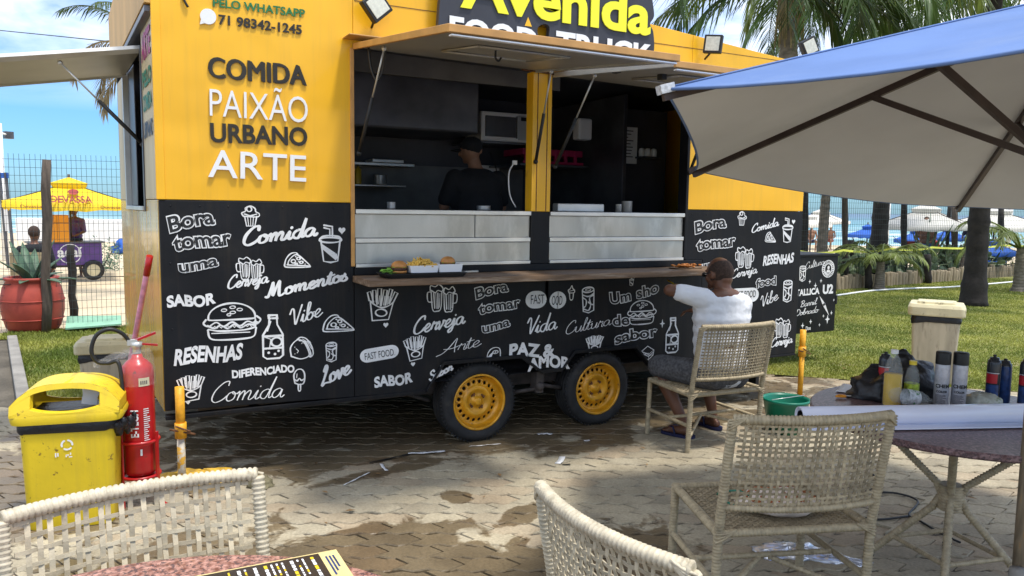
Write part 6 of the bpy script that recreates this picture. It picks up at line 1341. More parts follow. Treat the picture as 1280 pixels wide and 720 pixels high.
# food on the counter
ZC = 1.213
def cnt(px, Y, z=ZC): a = onY(px, 300, Y); return V((a.x, Y, z))
t0 = cnt(528, 4.60); tr = thing('serving_tray', 'black tray with burgers and fries on the wooden counter', 'tray', t0)
b = MB(); loft(b, [[t0+V((x*s_, y*s_, z)) for x, y in rrect(.275, .10, .03)] for z, s_ in ((.0, .92), (.006, .94), (.022, 1.0), (.026, 1.02), (.020, .98), (.010, .90))], cap1=True); b.build('tray_body', K['rubber'], tr)
b = MB(); b.tube([t0+V((.27, 0, .02)), t0+V((.40, .02, .022))], .008, 6); b.box(t0+V((.33, .01, .022)), (.12, .02, .006)); b.build('knife', K['alu'], None, label='steel table knife resting on the right rim of the black tray', cat='knife', origin=t0+V((.3, 0, .02)))
def boxtray(c, w_, d_, h_, lb):
    b = MB(); loft(b, [[c+V((x*s_, y*s_, z)) for x, y in rrect(w_, d_, .006, 2)] for z, s_ in ((.0, .90), (h_, 1.0), (h_, .96), (.004, .86))], smooth=False); return b.build('paper_box', K['paper'], None, label=lb, cat='food box', origin=c)
f0 = t0+V((-.005, .0, .028)); boxtray(f0, .098, .06, .045, 'white paper box heaped with fries in the middle of the black tray')
b = MB()
for k in range(150):
    a = random.uniform(0, pi*2); r_ = sqrt(random.random()); c = f0+V((.088*r_*cos(a), .052*r_*sin(a), .042+.045*(1-r_*r_)*random.random())); R = Matrix.Rotation(random.uniform(0, pi), 3, 'Z') @ Matrix.Rotation(random.gauss(0, .5), 3, 'Y'); b.box(c, (random.uniform(.03, .055), .0065, .0065), R)
b.build('fries', K['fries'], None, kind='stuff', label='heap of golden french fries in the paper box on the tray', cat='fries')
def burger(c, r_, lb):
    t = thing('burger', lb, 'burger', c)
    b = MB(); b.lathe([(0, 0), (r_*.92, 0), (r_, .008), (r_*.96, .016), (0, .016)], c, 20); b.build('bottom_bun', K['bun'], t); b = MB(); b.lathe([(0, .018), (r_*1.02, .018), (r_*1.05, .026), (r_, .034), (0, .034)], c, 20); b.build('patty', K['patty'], t)
    b = MB(); b.lathe([(0, .034), (r_, .034), (r_*1.0, .046), (r_*.85, .062), (r_*.5, .074), (0, .078)], c, 20); b.build('top_bun', K['bun'], t)
    b = MB(); b.add([c+V((r_*(1.12 if k % 2 else .98)*cos(2*pi*k/26), r_*(1.12 if k % 2 else .98)*sin(2*pi*k/26), .034+.004*(k % 3))) for k in range(26)], [tuple(range(26))]); b.build('lettuce', K['lettuce'], t); return t
burger(t0+V((-.155, .0, .026)), .05, 'burger with lettuce at the left end of the black tray')
for k in range(1):
    b = MB()
    for q in range(26): c = t0+V((random.uniform(-.25, -.19), random.uniform(-.05, .06), .03+.02*random.random())); b.box(c, (.03, .02, .002), Matrix.Rotation(random.uniform(0, 3), 3, 'Z') @ Matrix.Rotation(random.uniform(-.8, .8), 3, 'X'))
    b.build('salad', K['lettuce'], None, kind='stuff', label='green salad leaves at the left rim of the tray', cat='salad')
g0 = t0+V((.175, .0, .028)); boxtray(g0, .085, .055, .05, 'white paper box with a burger at the right end of the black tray'); burger(g0+V((0, 0, .020)), .048, 'burger sitting in the white paper box at the right end of the tray')
s0_ = cnt(858, 4.62); b = MB(); loft(b, [[s0_+V((x*s_, y*s_, z)) for x, y in rrect(.13, .06, .02)] for z, s_ in ((0, .95), (.008, 1))], smooth=False); b.build('wooden_board', K['wood'], None, label='small wooden board with fried snacks at the right end of the counter', cat='board', origin=s0_)
b = MB()
for k in range(70): c = s0_+V((random.gauss(0, .05), random.gauss(0, .02), .014+.018*random.random())); b.ell(c, (.016, .010, .007), Matrix.Rotation(random.uniform(0, 3), 3, 'Z'), 7, 5)
b.build('fried_snacks', K['shrimp'], None, kind='stuff', label='heap of orange fried snacks on the small wooden board', cat='snacks')
AZR = AZ-pi/2
# ================================================================== PEOPLE
def cap(b, p, q, r1, r2, n=12, flat=1.0):
    """tapered limb with round ends"""
    p = V(p); q = V(q); d = (q-p); L_ = d.length; R = rotto(d) if L_ > 1e-6 else Matrix.Identity(3); vs = []; rows = []
    for i in range(5): th = pi/2*(1-i/5); rows.append((r1*cos(th), -r1*sin(th)))
    rows.append((r1, 0)); rows.append(((r1+r2)/2, L_/2)); rows.append((r2, L_))
    for i in range(1, 6): th = pi/2*i/5; rows.append((max(1e-4, r2*cos(th)), L_+r2*sin(th)))
    b.lathe([(max(1e-4, a), z) for a, z in rows], p, n, R); return b
def flesh(b, name, mt, parent, vox=.009, sm=6, **k):
    o = b.build(name, K[mt], parent, **k); r = o.modifiers.new('skin', 'REMESH'); r.mode = 'VOXEL'; r.voxel_size = vox; r.use_smooth_shade = True
    s = o.modifiers.new('soften', 'SMOOTH'); s.factor = .5; s.iterations = sm; return o
def hand(b, w_, d, side, up_=V((0, 0, 1)), curl=.6, s=1.):
    """palm and five bent fingers, rooted at wrist w_, pointing along d"""
    d = V(d).normalized(); u = V(up_); u = (u-d*u.dot(d)).normalized(); x = d.cross(u)*side
    b.ell(V(w_)+d*.045*s, (.040*s, .046*s, .017*s), Matrix((x, d, u)).transposed(), 12, 8)
    for k, (ln, off) in enumerate(((.070, -.030), (.080, -.010), (.076, .010), (.060, .029))):
        p = V(w_)+d*.08*s+x*off*s; dd = (d*cos(curl*.4)-u*sin(curl*.4)).normalized(); q = p+dd*ln*.5*s; d3 = (d*cos(curl*1.3)-u*sin(curl*1.3)).normalized(); cap(b, p, q, .0095*s, .0088*s, 8); cap(b, q, q+d3*ln*.5*s, .0088*s, .0078*s, 8)
    p = V(w_)+d*.03*s-x*.035*s; q = p+(d*.6-x*.7-u*.3).normalized()*.035*s; cap(b, p, q, .012*s, .010*s, 8); cap(b, q, q+(d*.9-x*.1-u*.3).normalized()*.028*s, .010*s, .0088*s, 8)
man = thing('person', 'man in white t-shirt and grey shorts seated on a wicker chair painting the truck', 'person', (3.86, 4.15, 0))
hip = V((3.87, 4.10, .52)); chest = V((3.86, 4.14, .90)); nk = V((3.875, 4.12, 1.10)); hd = V((3.885, 4.17, 1.215)); fwd = V((-.12, 1, -.12)).normalized()
shL = V((3.68, 4.12, 1.055)); shR = V((4.08, 4.11, 1.005)); elL = V((3.50, 4.24, 1.10)); haL = V((3.76, 4.44, 1.09)); elR = V((4.21, 4.28, .86)); haR = V((4.02, 4.52, .90))
b = MB(); b.ell(hip, (.185, .15, .13)); b.ell(hip.lerp(chest, .5), (.19, .155, .20)); b.ell(chest, (.20, .135, .20)); b.ell(nk-V((0, .02, .05)), (.15, .085, .07)); cap(b, nk-V((0, .01, .04)), hd-V((0, .03, .04)), .062, .058)
cap(b, shL, elL, .055, .042); cap(b, elL, haL, .043, .028); cap(b, shR, elR, .055, .043); cap(b, elR, haR, .042, .028); hand(b, haL, (.65, .7, .05), 1, (0, 0, 1), .9); hand(b, haR, (-.5, .8, -.1), -1, (0, 0, 1), .7)
knL = V((3.645, 4.52, .50)); knR = V((4.07, 4.50, .50)); anL = V((3.74, 4.31, .095)); anR = V((4.10, 4.40, .09))
for h_, kn, an, s_ in ((V((3.78, 4.07, .50)), knL, anL, -1), (V((3.97, 4.06, .50)), knR, anR, 1)):
    cap(b, h_, kn, .088, .062); cap(b, kn, kn.lerp(an, .35), .060, .058); cap(b, kn.lerp(an, .35), an, .058, .034)
    f_ = V((-.35 if s_ < 0 else .05, .9, 0)).normalized(); cap(b, an+V((0, 0, -.045))-f_*.035, an-V((0, 0, .055))+f_*.11, .032, .030); sx = V((f_.y, -f_.x, 0))
    for k in range(5): p = an-V((0, 0, .065))+f_*.125+sx*(-.028+.014*k); cap(b, p, p+f_*(.045-.004*abs(k-(1 if s_ > 0 else 3))), .0105, .009, 8)
# head
RH = Matrix.Rotation(.12, 3, 'Z') @ Matrix.Rotation(-.12, 3, 'X')
H_ = lambda x, y, z: hd+RH @ V((x, y, z))
b.ell(hd+RH @ V((0, -.005, .012)), (.080, .098, .100), RH, 18, 14); b.ell(H_(0, .035, -.055), (.062, .062, .055), RH); b.ell(H_(0, .085, -.092), (.028, .022, .020), RH); b.ell(H_(0, .103, -.012), (.013, .020, .024), RH); b.ell(H_(0, .090, -.050), (.024, .012, .009), RH); b.ell(H_(0, .088, .022), (.055, .012, .010), RH); b.ell(H_(0, -.055, -.045), (.058, .045, .05), RH)
for s_ in (-1, 1): b.ell(H_(s_*.081, -.002, -.012), (.009, .020, .032), RH, 10, 8); b.ell(H_(s_*.045, .055, -.035), (.026, .03, .028), RH)
flesh(b, 'body', 'skin', man, .0075, 4)
b = MB(); b.ell(H_(0, -.012, .008), (.0835, .098, .098), RH, 26, 20); 
hr = b; hv = [v for v in b.v]
# hair: only the sides and back, the crown nearly bare
keep = []
for f in b.f:
    c_ = sum((V(b.v[i]) for i in f), V((0, 0, 0)))/len(f); q = RH.transposed() @ (c_-hd)
    if q.y < .045 and -.055 < q.z < .088 and not (abs(q.x) > .06 and -.035 < q.z < .01 and q.y > -.035): keep.append(f)
b.f = keep; b.sm = [True]*len(keep); b.mi = [0]*len(keep); b.build('hair', K['hair'], man)
for s_ in (-1, 1):
    b = MB(); b.ell(H_(s_*.032, .090, .0), (.013, .009, .008), RH, 10, 8); b.build('eye', K['white'], man)
b = MB(); b.tube([H_(-.088, .0, .005), H_(-.084, .07, .002), H_(-.05, .108, .0), H_(.05, .108, .0), H_(.084, .07, .002), H_(.088, .0, .005)], .0032, 6)
for s_ in (-1, 1): b.ell(H_(s_*.034, .108, -.005), (.026, .004, .018), RH, 12, 8)
b.build('glasses', K['rubber'], man)
# shirt
b = MB(); [b.ell(V((3.88+dx_, 4.105+.006*q_, z_)), (rx_, ry_, .11)) for q_, (z_, rx_, ry_, dx_) in enumerate(((.50, .210, .165, 0), (.58, .213, .168, 0), (.66, .215, .168, 0), (.74, .222, .165, 0), (.82, .236, .160, .01), (.90, .250, .155, .015), (.97, .250, .150, .02)))]; b.ell(nk-V((-.015, .01, .075)), (.19, .115, .075)); cap(b, nk-V((0, .015, .06)), nk-V((0, .005, .022)), .078, .068)
cap(b, shL-V((-.03, 0, .01)), shL.lerp(elL, .62), .078, .066); cap(b, shR-V((.03, 0, .01)), shR.lerp(elR, .75), .078, .068)
sh = flesh(b, 'shirt', 'tshirt', man, .009, 16)
tx = bpy.data.textures.new('folds', 'CLOUDS'); tx.noise_scale = .075; tx.noise_depth = 3; dm = sh.modifiers.new('folds', 'DISPLACE'); dm.texture = tx; dm.strength = .015; dm.mid_level = .5; dm.texture_coords = 'LOCAL'
# shorts
b = MB(); b.ell(hip+V((0, 0, -.01)), (.205, .165, .115)); cap(b, V((3.78, 4.07, .50)), V((3.78, 4.07, .50)).lerp(knL, .97), .106, .088); cap(b, V((3.97, 4.06, .50)), V((3.97, 4.06, .50)).lerp(knR, .97), .106, .088)
shs = flesh(b, 'shorts', 'shorts', man, .010, 4); dm = shs.modifiers.new('folds', 'DISPLACE'); dm.texture = tx; dm.strength = .016; dm.mid_level = .5; dm.texture_coords = 'LOCAL'
for s_, an, f_ in ((-1, anL, V((-.35, .9, 0)).normalized()), (1, anR, V((.05, .9, 0)).normalized())):
    c = an+f_*.05; c.z = .010; RR = Matrix.Rotation(atan2(-f_.x, f_.y), 3, 'Z'); b = MB(); loft(b, [[c+RR @ V((x, y, z)) for x, y in rrect(.048, .135, .045)] for z in (-.008, .012)], smooth=False); fl_ = b.build('sandal', K['navy'], man)
    b = MB(); sx = RR @ V((1, 0, 0)); b.tube(smooth_pts([c-sx*.045+V((0, 0, .01)), c-sx*.03+f_*.03+V((0, 0, .058)), c+f_*.075+V((0, 0, .045)), c+sx*.03+f_*.03+V((0, 0, .058)), c+sx*.045+V((0, 0, .01))], 5), .008, 6, flat=.5); b.build('sandal_strap', K['navy'], fl_)
b = MB(); b.tube([haL+V((.05, .09, .0)), haL+V((.09, .25, .03))], .006, 8); b.box(haL+V((.06, .12, -.01)), (.06, .015, .045)); b.build('scraper', K['plastic_yellow'], None, label='small scraper in the left hand of the man in white', cat='scraper', origin=haL)
# cook in the kitchen
ck = thing('person', 'cook in black shirt and black cap standing with bowed head inside the kitchen', 'person', (2.82, 5.95, .5))
b = MB(); cx0, cy0 = 2.82, 5.95; P = lambda x, y, z: V((cx0+x, cy0+y, z))
b.ell(P(0, 0, 1.45), (.20, .15, .15)); b.ell(P(0, 0, 1.65), (.20, .15, .2)); b.ell(P(0, .02, 1.84), (.21, .14, .15)); cap(b, P(0, .02, 1.95), P(-.02, .05, 2.06), .06, .055); b.ell(P(-.04, .07, 2.13), (.082, .10, .11)); b.ell(P(-.11, .12, 2.10), (.02, .018, .02)); b.ell(P(-.05, .13, 2.05), (.03, .03, .03)); b.ell(P(.03, .0, 2.13), (.012, .02, .03))
for s_ in (-1, 1):
    cap(b, P(s_*.20, .02, 1.90), P(s_*.27, .08, 1.66), .058, .045); cap(b, P(s_*.27, .08, 1.66), P(s_*.16, .28, 1.58), .043, .030); hand(b, P(s_*.16, .28, 1.58), (-.3*s_, .9, -.1), s_, (0, 0, 1), .9)
    cap(b, P(s_*.10, 0, 1.40), P(s_*.10, .02, .95), .09, .065); cap(b, P(s_*.10, .02, .95), P(s_*.10, 0, .57), .06, .04); cap(b, P(s_*.10, -.03, .53), P(s_*.10, .14, .53), .035, .03)
flesh(b, 'body', 'skin_mid', ck, .011, 4)
b = MB(); b.ell(P(0, 0, 1.47), (.225, .175, .17)); b.ell(P(0, 0, 1.66), (.235, .175, .22)); b.ell(P(0, .02, 1.84), (.245, .165, .14)); b.ell(P(0, .02, 1.93), (.17, .10, .06))
for s_ in (-1, 1): cap(b, P(s_*.20, .02, 1.89), P(s_*.262, .065, 1.72), .082, .066)
flesh(b, 'shirt', 'cook_shirt', ck, .012, 5)
b = MB(); b.ell(P(-.03, .06, 2.165), (.092, .108, .085), None, 18, 12); b.ell(P(-.12, .13, 2.13), (.07, .06, .012), None, 14, 6); b.build('cap', K['cook_shirt'], ck)
b = MB()
for s_ in (-1, 1): cap(b, P(s_*.10, 0, 1.40), P(s_*.10, .02, .62), .10, .075)
flesh(b, 'trousers', 'cook_shirt', ck, .014, 3)
def figure(loc, rz, shirt, legs, label, sit=False, sc=1., hairm='hair', skin='skin_mid', lean=0.):
    t = thing('person', label, 'person', loc, 0); R = Matrix.Rotation(rz, 3, 'Z'); Q = lambda x, y, z: V(loc)+R @ (V((x, y+lean*z, z))*sc); dz = -.42 if sit else 0
    b = MB(); b.ell(Q(0, 0, .95+dz), (.16*sc, .11*sc, .12*sc), R); b.ell(Q(0, 0, 1.18+dz), (.17*sc, .11*sc, .2*sc), R); b.ell(Q(0, 0, 1.38+dz), (.19*sc, .10*sc, .10*sc), R); cap(b, Q(0, 0, 1.44+dz), Q(0, .01, 1.55+dz), .05*sc, .05*sc, 8); b.ell(Q(0, .015, 1.62+dz), (.075*sc, .09*sc, .11*sc), R); b.ell(Q(0, .105, 1.60+dz), (.012*sc, .015*sc, .018*sc), R, 6, 5)
    for s_ in (-1, 1):
        cap(b, Q(s_*.19, 0, 1.40+dz), Q(s_*.25, .05, 1.12+dz), .045*sc, .036*sc, 8); cap(b, Q(s_*.25, .05, 1.12+dz), Q(s_*.14, .26, 1.02+dz), .034*sc, .026*sc, 8); b.ell(Q(s_*.12, .30, 1.02+dz), (.03*sc, .05*sc, .03*sc), R, 8, 6)
        if sit: cap(b, Q(s_*.09, 0, .50), Q(s_*.13, .42, .52), .075*sc, .055*sc, 8); cap(b, Q(s_*.13, .42, .52), Q(s_*.12, .36, .08), .05*sc, .032*sc, 8); cap(b, Q(s_*.12, .33, .03), Q(s_*.12, .50, .03), .03*sc, .025*sc, 8)
        else: cap(b, Q(s_*.09, 0, .90), Q(s_*.10, .02, .48), .08*sc, .052*sc, 8); cap(b, Q(s_*.10, .02, .48), Q(s_*.10, 0, .08), .048*sc, .032*sc, 8); cap(b, Q(s_*.10, -.03, .035), Q(s_*.10, .13, .03), .03*sc, .025*sc, 8)
    flesh(b, 'body', skin, t, .016*sc, 3)
    if shirt:
        b = MB(); b.ell(Q(0, 0, 1.02+dz), (.175*sc, .13*sc, .12*sc), R); b.ell(Q(0, 0, 1.2+dz), (.19*sc, .13*sc, .2*sc), R); b.ell(Q(0, 0, 1.39+dz), (.205*sc, .115*sc, .09*sc), R)
        for s_ in (-1, 1): cap(b, Q(s_*.19, 0, 1.39+dz), Q(s_*.245, .04, 1.14+dz), .058*sc, .05*sc, 8)
        flesh(b, 'shirt', shirt, t, .018*sc, 3)
    b = MB(); b.ell(Q(0, 0, .93+dz), (.172*sc, .125*sc, .11*sc), R)
    for s_ in (-1, 1):
        if sit: cap(b, Q(s_*.09, 0, .50), Q(s_*.12, .30, .52), .088*sc, .07*sc, 8)
        else: cap(b, Q(s_*.09, 0, .90), Q(s_*.10, .02, .60), .092*sc, .075*sc, 8)
    flesh(b, 'shorts', legs, t, .02*sc, 2)
    b = MB(); b.ell(Q(0, -.008, 1.65+dz), (.082*sc, .092*sc, .095*sc), R, 12, 9); b.f = [f for f in b.f if (R.transposed() @ (sum((V(b.v[i]) for i in f), V())/len(f)-Q(0, 0, 1.63+dz))).z > -.0 or (R.transposed() @ (sum((V(b.v[i]) for i in f), V())/len(f)-Q(0, 0, 1.63+dz))).y < -.02]; b.sm = [True]*len(b.f); b.mi = [0]*len(b.f); b.build('hair', K[hairm], t)
    return t

# ================================================================== FENCE, POSTS, POTS ON THE LEFT
FY0 = 11.45; fy = lambda x: 11.45+.028*(x+.6) if x > 0 else 11.45-.02*(x+.6)*0
mesh = MB(); r_ = .0017
def rod(b, p, q, r): # three sided wire
    d = (q-p).normalized(); u = d.orthogonal().normalized(); w_ = d.cross(u); vs = [e+u*(r*cos(a))+w_*(r*sin(a)) for e in (p, q) for a in (0, 2*pi/3, 4*pi/3)]; b.add(vs, [(0, 1, 4, 3), (1, 2, 5, 4), (2, 0, 3, 5)])
def fence_span(x0, x1, h, name_label, step=.056, hs=.10):
    t = thing('wire_fence', name_label, 'fence', ((x0+x1)/2, fy((x0+x1)/2), 0)); b = MB(); x = x0
    while x < x1:
        rod(b, V((x, fy(x), .03)), V((x+.004*sin(x*9), fy(x), h+.02*sin(x*.9))), .0026 if x < 5 else .003); x += step
    z = .08
    while z < h+.01:
        for k in range(int((x1-x0)/1.0)+1):
            a = x0+k*1.0; c = min(x1, a+1.0)
            if c > a+.01: rod(b, V((a, fy(a), z+.02*sin(a*.9)*z/h)), V((c, fy(c), z+.02*sin(c*.9)*z/h)), .0026 if x < 5 else .003)
        z += hs
    b.build('wire_mesh', K['wire'], t, kind='stuff'); return t
fL = fence_span(-3.2, 2.4, 2.25, 'wire mesh fence behind the clay pot at the left of the truck')
fR = fence_span(9.5, 26, 2.55, 'tall wire mesh fence behind the cactus bed on the right', .075, .12)
def post(p, q, r, m, label, group=None, top=None):
    p = V(p); q = V(q); b = MB(); n_ = 6; P = [p.lerp(q, i/n_)+V((.012*sin(i*2.1), .01*cos(i*1.7), 0)) for i in range(n_+1)]
    b.tube(P, [r*(1+.10*sin(i*1.9)) for i in range(n_+1)], 12); return b.build('fence_post', K[m], None, label=label, cat='post', group=group, origin=p)
p0 = V((-.64, 11.30, 0)); a_ = dep(60, 201, 9.87); post(p0, (a_.x, 11.32, a_.z), .055, 'post_wood', 'leaning rusty brown fence post standing right of the clay pot')
post((-.36, 12.3, 0), (-.36, 12.3, 1.06), .052, 'dark_bark', 'short dark post standing in front of the purple cart')
b = MB(); cz = .78; P = [V((-3.2, 11.47, .60)), V((-.6, 11.40, .62)), V((-.36, 12.25, .62)), V((2.3, 12.0, .60))]; b.tube(P, .006, 5); b.build('fence_rope', K['rubber'], None, label='dark rope strung low between the fence posts beside the clay pot', cat='rope', origin=P[0])
# mint net on the lawn
b = MB(); q0, q1, q2, q3 = gnd(82, 417), gnd(152, 413), gnd(152, 404), gnd(84, 407); b.add([v+V((0, 0, .05+.02*k)) for k, v in enumerate((q0, q1, q2, q3))], [(0, 1, 2, 3)]); o_ = b.build('green_net', K['mint'], None, label='pale green netting lying on the lawn by the fence foot', cat='net', origin=q0); sm_ = o_.modifiers.new('s', 'SOLIDIFY'); sm_.thickness = .02
# clay pot with agave
pc = V((-.79, 11.62, 0)); t = thing('clay_pot', 'big round red clay pot at the left behind the wire fence', 'pot', pc)
b = MB(); b.lathe([(0, 0), (.27, 0), (.31, .06), (.355, .25), (.36, .40), (.33, .56), (.285, .64), (.31, .66), (.31, .69), (.26, .69), (.25, .60), (0, .60)], pc, 40); b.build('pot_wall', K['terracotta'], t)
b = MB()
for z in (.16, .40): b.tube([pc+V(((.342 if z < .3 else .362)*cos(a), (.342 if z < .3 else .362)*sin(a), z)) for a in [2*pi*i/32 for i in range(32)]], .008, 5, closed=True)
b.build('pot_band', K['terracotta'], t)
def agave(c, n, L_, w_, label, m='agave', seed=0, droop=.5, wide=1.3):
    rnd = random.Random(seed); t = thing('agave', label, 'plant', c)
    for k in range(n):
        a = 2*pi*k/n*2.4+rnd.uniform(-.2, .2); el = rnd.uniform(.25, wide); ll = L_*rnd.uniform(.75, 1.1); u = V((cos(a), sin(a), 0)); s_ = V((-sin(a), cos(a), 0)); b = MB(); vs = []; N_ = 7
        for i in range(N_+1):
            q = i/N_; p = V(c)+u*(ll*q*cos(el))+V((0, 0, ll*q*sin(el)-droop*ll*q*q*(1.2-el)*.6)); ww = w_*(.55+1.2*q-1.75*q*q)*(1 if q < 1 else .02)+.002; fo_ = V((0, 0, 1))*sin(el*0+1)*.3*ww
            vs += [p-s_*ww+fo_, p, p+s_*ww+fo_]
        b.add(vs, [(i*3+j, i*3+j+1, (i+1)*3+j+1, (i+1)*3+j) for i in range(N_) for j in (0, 1)], True); o_ = b.build('leaf', K[m], t); q_ = o_.modifiers.new('s', 'SOLIDIFY'); q_.thickness = .012
    return t
agave(pc+V((0, 0, .60)), 13, .62, .085, 'grey green agave growing out of the red clay pot', seed=4)
agave(V((-2.25, 12.6, .2)), 12, .9, .06, 'spiky dark agave at the left edge beyond the fence', seed=7)
# sitting man in black
sp_ = lat(-7.5, 12.1); cs = thing('plastic_chair', 'brown chair under the seated man in black behind the fence', 'chair', (sp_.x, sp_.y, 0)); b = MB(); b.box(sp_+V((0, 0, .44)), (.48, .46, .04)); b.build('seat', K['palm_dry'], cs)
b = MB(); b.box(sp_+V((-.05, -.24, .66)), (.46, .03, .42)); b.build('backrest', K['palm_dry'], cs)
for x_, y_ in ((-.2, -.2), (.2, -.2), (-.2, .2), (.2, .2)): b = MB(); b.box(sp_+V((x_, y_, .21)), (.04, .04, .42)); b.build('leg', K['palm_dry'], cs)
figure((sp_.x, sp_.y, -.12), AZR+.3, 'cook_shirt', 'cook_shirt', 'man in black sitting bowed behind the wire fence at the left', sit=True, sc=1.05, skin='skin', lean=.12)
# yellow umbrella with red lettering over a purple cart
def square_umbrella(c, half, z0, z1, mt, label, rz, txt=None, valance=.16, vent=True, frame='umb_frame', group=None, small=None):
    t = thing('beach_umbrella', label, 'umbrella', c, 0, group); R = Matrix.Rotation(rz, 3, 'Z'); Q = lambda x, y, z: V(c)+R @ V((x, y, z)); ap = Q(0, 0, z1); b = MB()
    cr = [(-1, -1), (1, -1), (1, 1), (-1, 1)]
    for k in range(4):
        a = cr[k]; d = cr[(k+1) % 4]; vs = []; n_ = 8
        for i in range(n_+1):
            q = i/n_
            for j in range(n_+1):
                s_ = j/n_; x = (a[0]+(d[0]-a[0])*s_)*half*q; y = (a[1]+(d[1]-a[1])*s_)*half*q; sag = .10*half*q*(1-q)*1.2+.06*4*s_*(1-s_)*q*half*.8; inw = 1-.05*4*s_*(1-s_)*q; vs.append(Q(x*inw, y*inw, z1+(z0-z1)*q-sag))
        m_ = n_+1; fs = [(i*m_+j, (i+1)*m_+j, (i+1)*m_+j+1, i*m_+j+1) for i in range(n_) for j in range(n_)]; last = vs[-m_:]
        nv = len(vs); vs += [p+V((0, 0, -valance*(.8+.2*(i % 2)))) for i, p in enumerate(last)]; fs += [(nv-m_+j, nv-m_+j+1, nv+j+1, nv+j) for j in range(n_)]
        b.add(vs, fs, True)
    b.build('canopy', K[mt], t)
    if vent: b = MB(); b.add([ap+V((0, 0, .10))]+[Q(x*half*.30, y*half*.30, z1+(z0-z1)*.30+.09) for x, y in cr]+[Q(x*half*.30*.9, y*half*.3*.9, z1+(z0-z1)*.30-.0) for x, y in cr], [(0, 1, 2), (0, 2, 3), (0, 3, 4), (0, 4, 1), (1, 5, 6, 2), (2, 6, 7, 3), (3, 7, 8, 4), (4, 8, 5, 1)]); b.build('vent_cap', K[mt], t)
    b = MB(); b.tube([Q(0, 0, 0), Q(0, 0, z1+.16)], .025, 8); b.build('pole', K[frame], t)
    for a in cr: b = MB(); b.tube([Q(0, 0, z1-.03), Q(a[0]*half, a[1]*half, z0-.03)], .012, 5); b.build('rib', K[frame], t)
    if txt:
        def put_text(word, x0, x1, zz, hh, mt_, yoff):
            cu = bpy.data.curves.new('t', 'FONT'); cu.body = word; cu.offset = .02; ob = bpy.data.objects.new('t', cu); C.objects.link(ob); bpy.context.view_layer.update()
            me = bpy.data.meshes.new_from_object(ob.evaluated_get(bpy.context.evaluated_depsgraph_get())); bpy.data.objects.remove(ob); xs = [v.co.x for v in me.vertices]; k = (x1-x0)/(max(xs)-min(xs)); vs = []
            for v in me.vertices:
                x = x0+(v.co.x-min(xs))*k; z = zz+v.co.y/.73*hh; q = (z1-z)/(z1-z0); vs.append(Q(x, -half*q*(1 if yoff is None else 1)-.05-(0 if yoff is None else yoff), z-.02))
            bb_ = MB(); bb_.add(vs, [tuple(p.vertices) for p in me.polygons]); bb_.build('umbrella_lettering', K[mt_], t)
        put_text(txt, -.34, .40, z0+.0, .14, 'maroon', None)
        b = MB(); b.add([Q(.07+.10*cos(a), -half*((z1-(z0+.20+.06*sin(a)))/(z1-z0))-.06, z0+.20+.06*sin(a)) for a in [2*pi*i/16 for i in range(16)]], [tuple(range(16))]); b.build('umbrella_emblem', K['maroon'], t)
        if small:
            for xx in (-.85, .55):
                cu = bpy.data.curves.new('t', 'FONT'); cu.body = small; ob = bpy.data.objects.new('t', cu); C.objects.link(ob); bpy.context.view_layer.update(); me = bpy.data.meshes.new_from_object(ob.evaluated_get(bpy.context.evaluated_depsgraph_get())); bpy.data.objects.remove(ob); xs = [v.co.x for v in me.vertices]; k = .36/(max(xs)-min(xs))
                bb_ = MB(); bb_.add([Q(xx+(v.co.x-min(xs))*k, -half-.02, z0-.14+v.co.y*k*.8) for v in me.vertices], [tuple(p.vertices) for p in me.polygons]); bb_.build('valance_lettering', K['maroon'], t)
    return t
ucn = lat(-9.55, 16.8)
square_umbrella((ucn.x, ucn.y, 0), 1.16, 1.66, 2.08, 'umb_yellow', 'yellow umbrella with red lettering and a beer emblem over the purple cart', atan2(-ucn.x, ucn.y), 'DEVASSA', small='Devassa')
cc_ = lat(-9.25, 16.2); t = thing('street_cart', 'purple vending cart with a round white emblem under the yellow umbrella', 'cart', (cc_.x, cc_.y, 0)); CR_ = atan2(-cc_.x, cc_.y)+.12; R = Matrix.Rotation(CR_, 3, 'Z'); Q = lambda x, y, z: V((cc_.x, cc_.y, 0))+R @ V((x, y, z))
b = MB(); b.box(Q(-.05, .3, .56), (1.30, .60, .46), R); b.build('cart_body', K['purple'], t, bev=.01); b = MB(); b.box(Q(-.05, .3, .805), (1.42, .66, .03), R); b.build('cart_top', K['dark_steel'], t)
for x_, w_ in ((.42, .13), (-.5, .13)):
    RW = R @ Matrix(((1, 0, 0), (0, 0, -1), (0, 1, 0))); b = MB(); b.lathe([(.13, -.03), (.20, -.03), (.215, 0), (.20, .03), (.13, .03)], Q(x_, -.02, .215), 24, RW); wl = b.build('wheel', K['tire'], t); b = MB(); b.lathe([(.13, .02), (.05, .03), (0, .03)], Q(x_, -.02, .215), 20, RW); b.build('hub', K['cream_plastic'], wl)
b = MB(); b.b2((0, 0, 0), (.001, .001, .001)); b = MB(); b.box(Q(-.05, .3, .31), (1.2, .5, .05), R); b.build('undercarriage', K['chassis'], t)
PL = lambda x, y, z: Q(x, -.004-z, .57+y); b = MB()
for rr_ in (.20, ): ribbon(b, [(rr_*cos(2*pi*i/32), rr_*sin(2*pi*i/32)) for i in range(33)], lambda t_, q: .018, PL, .0)
b.build('round_emblem', K['white'], t)
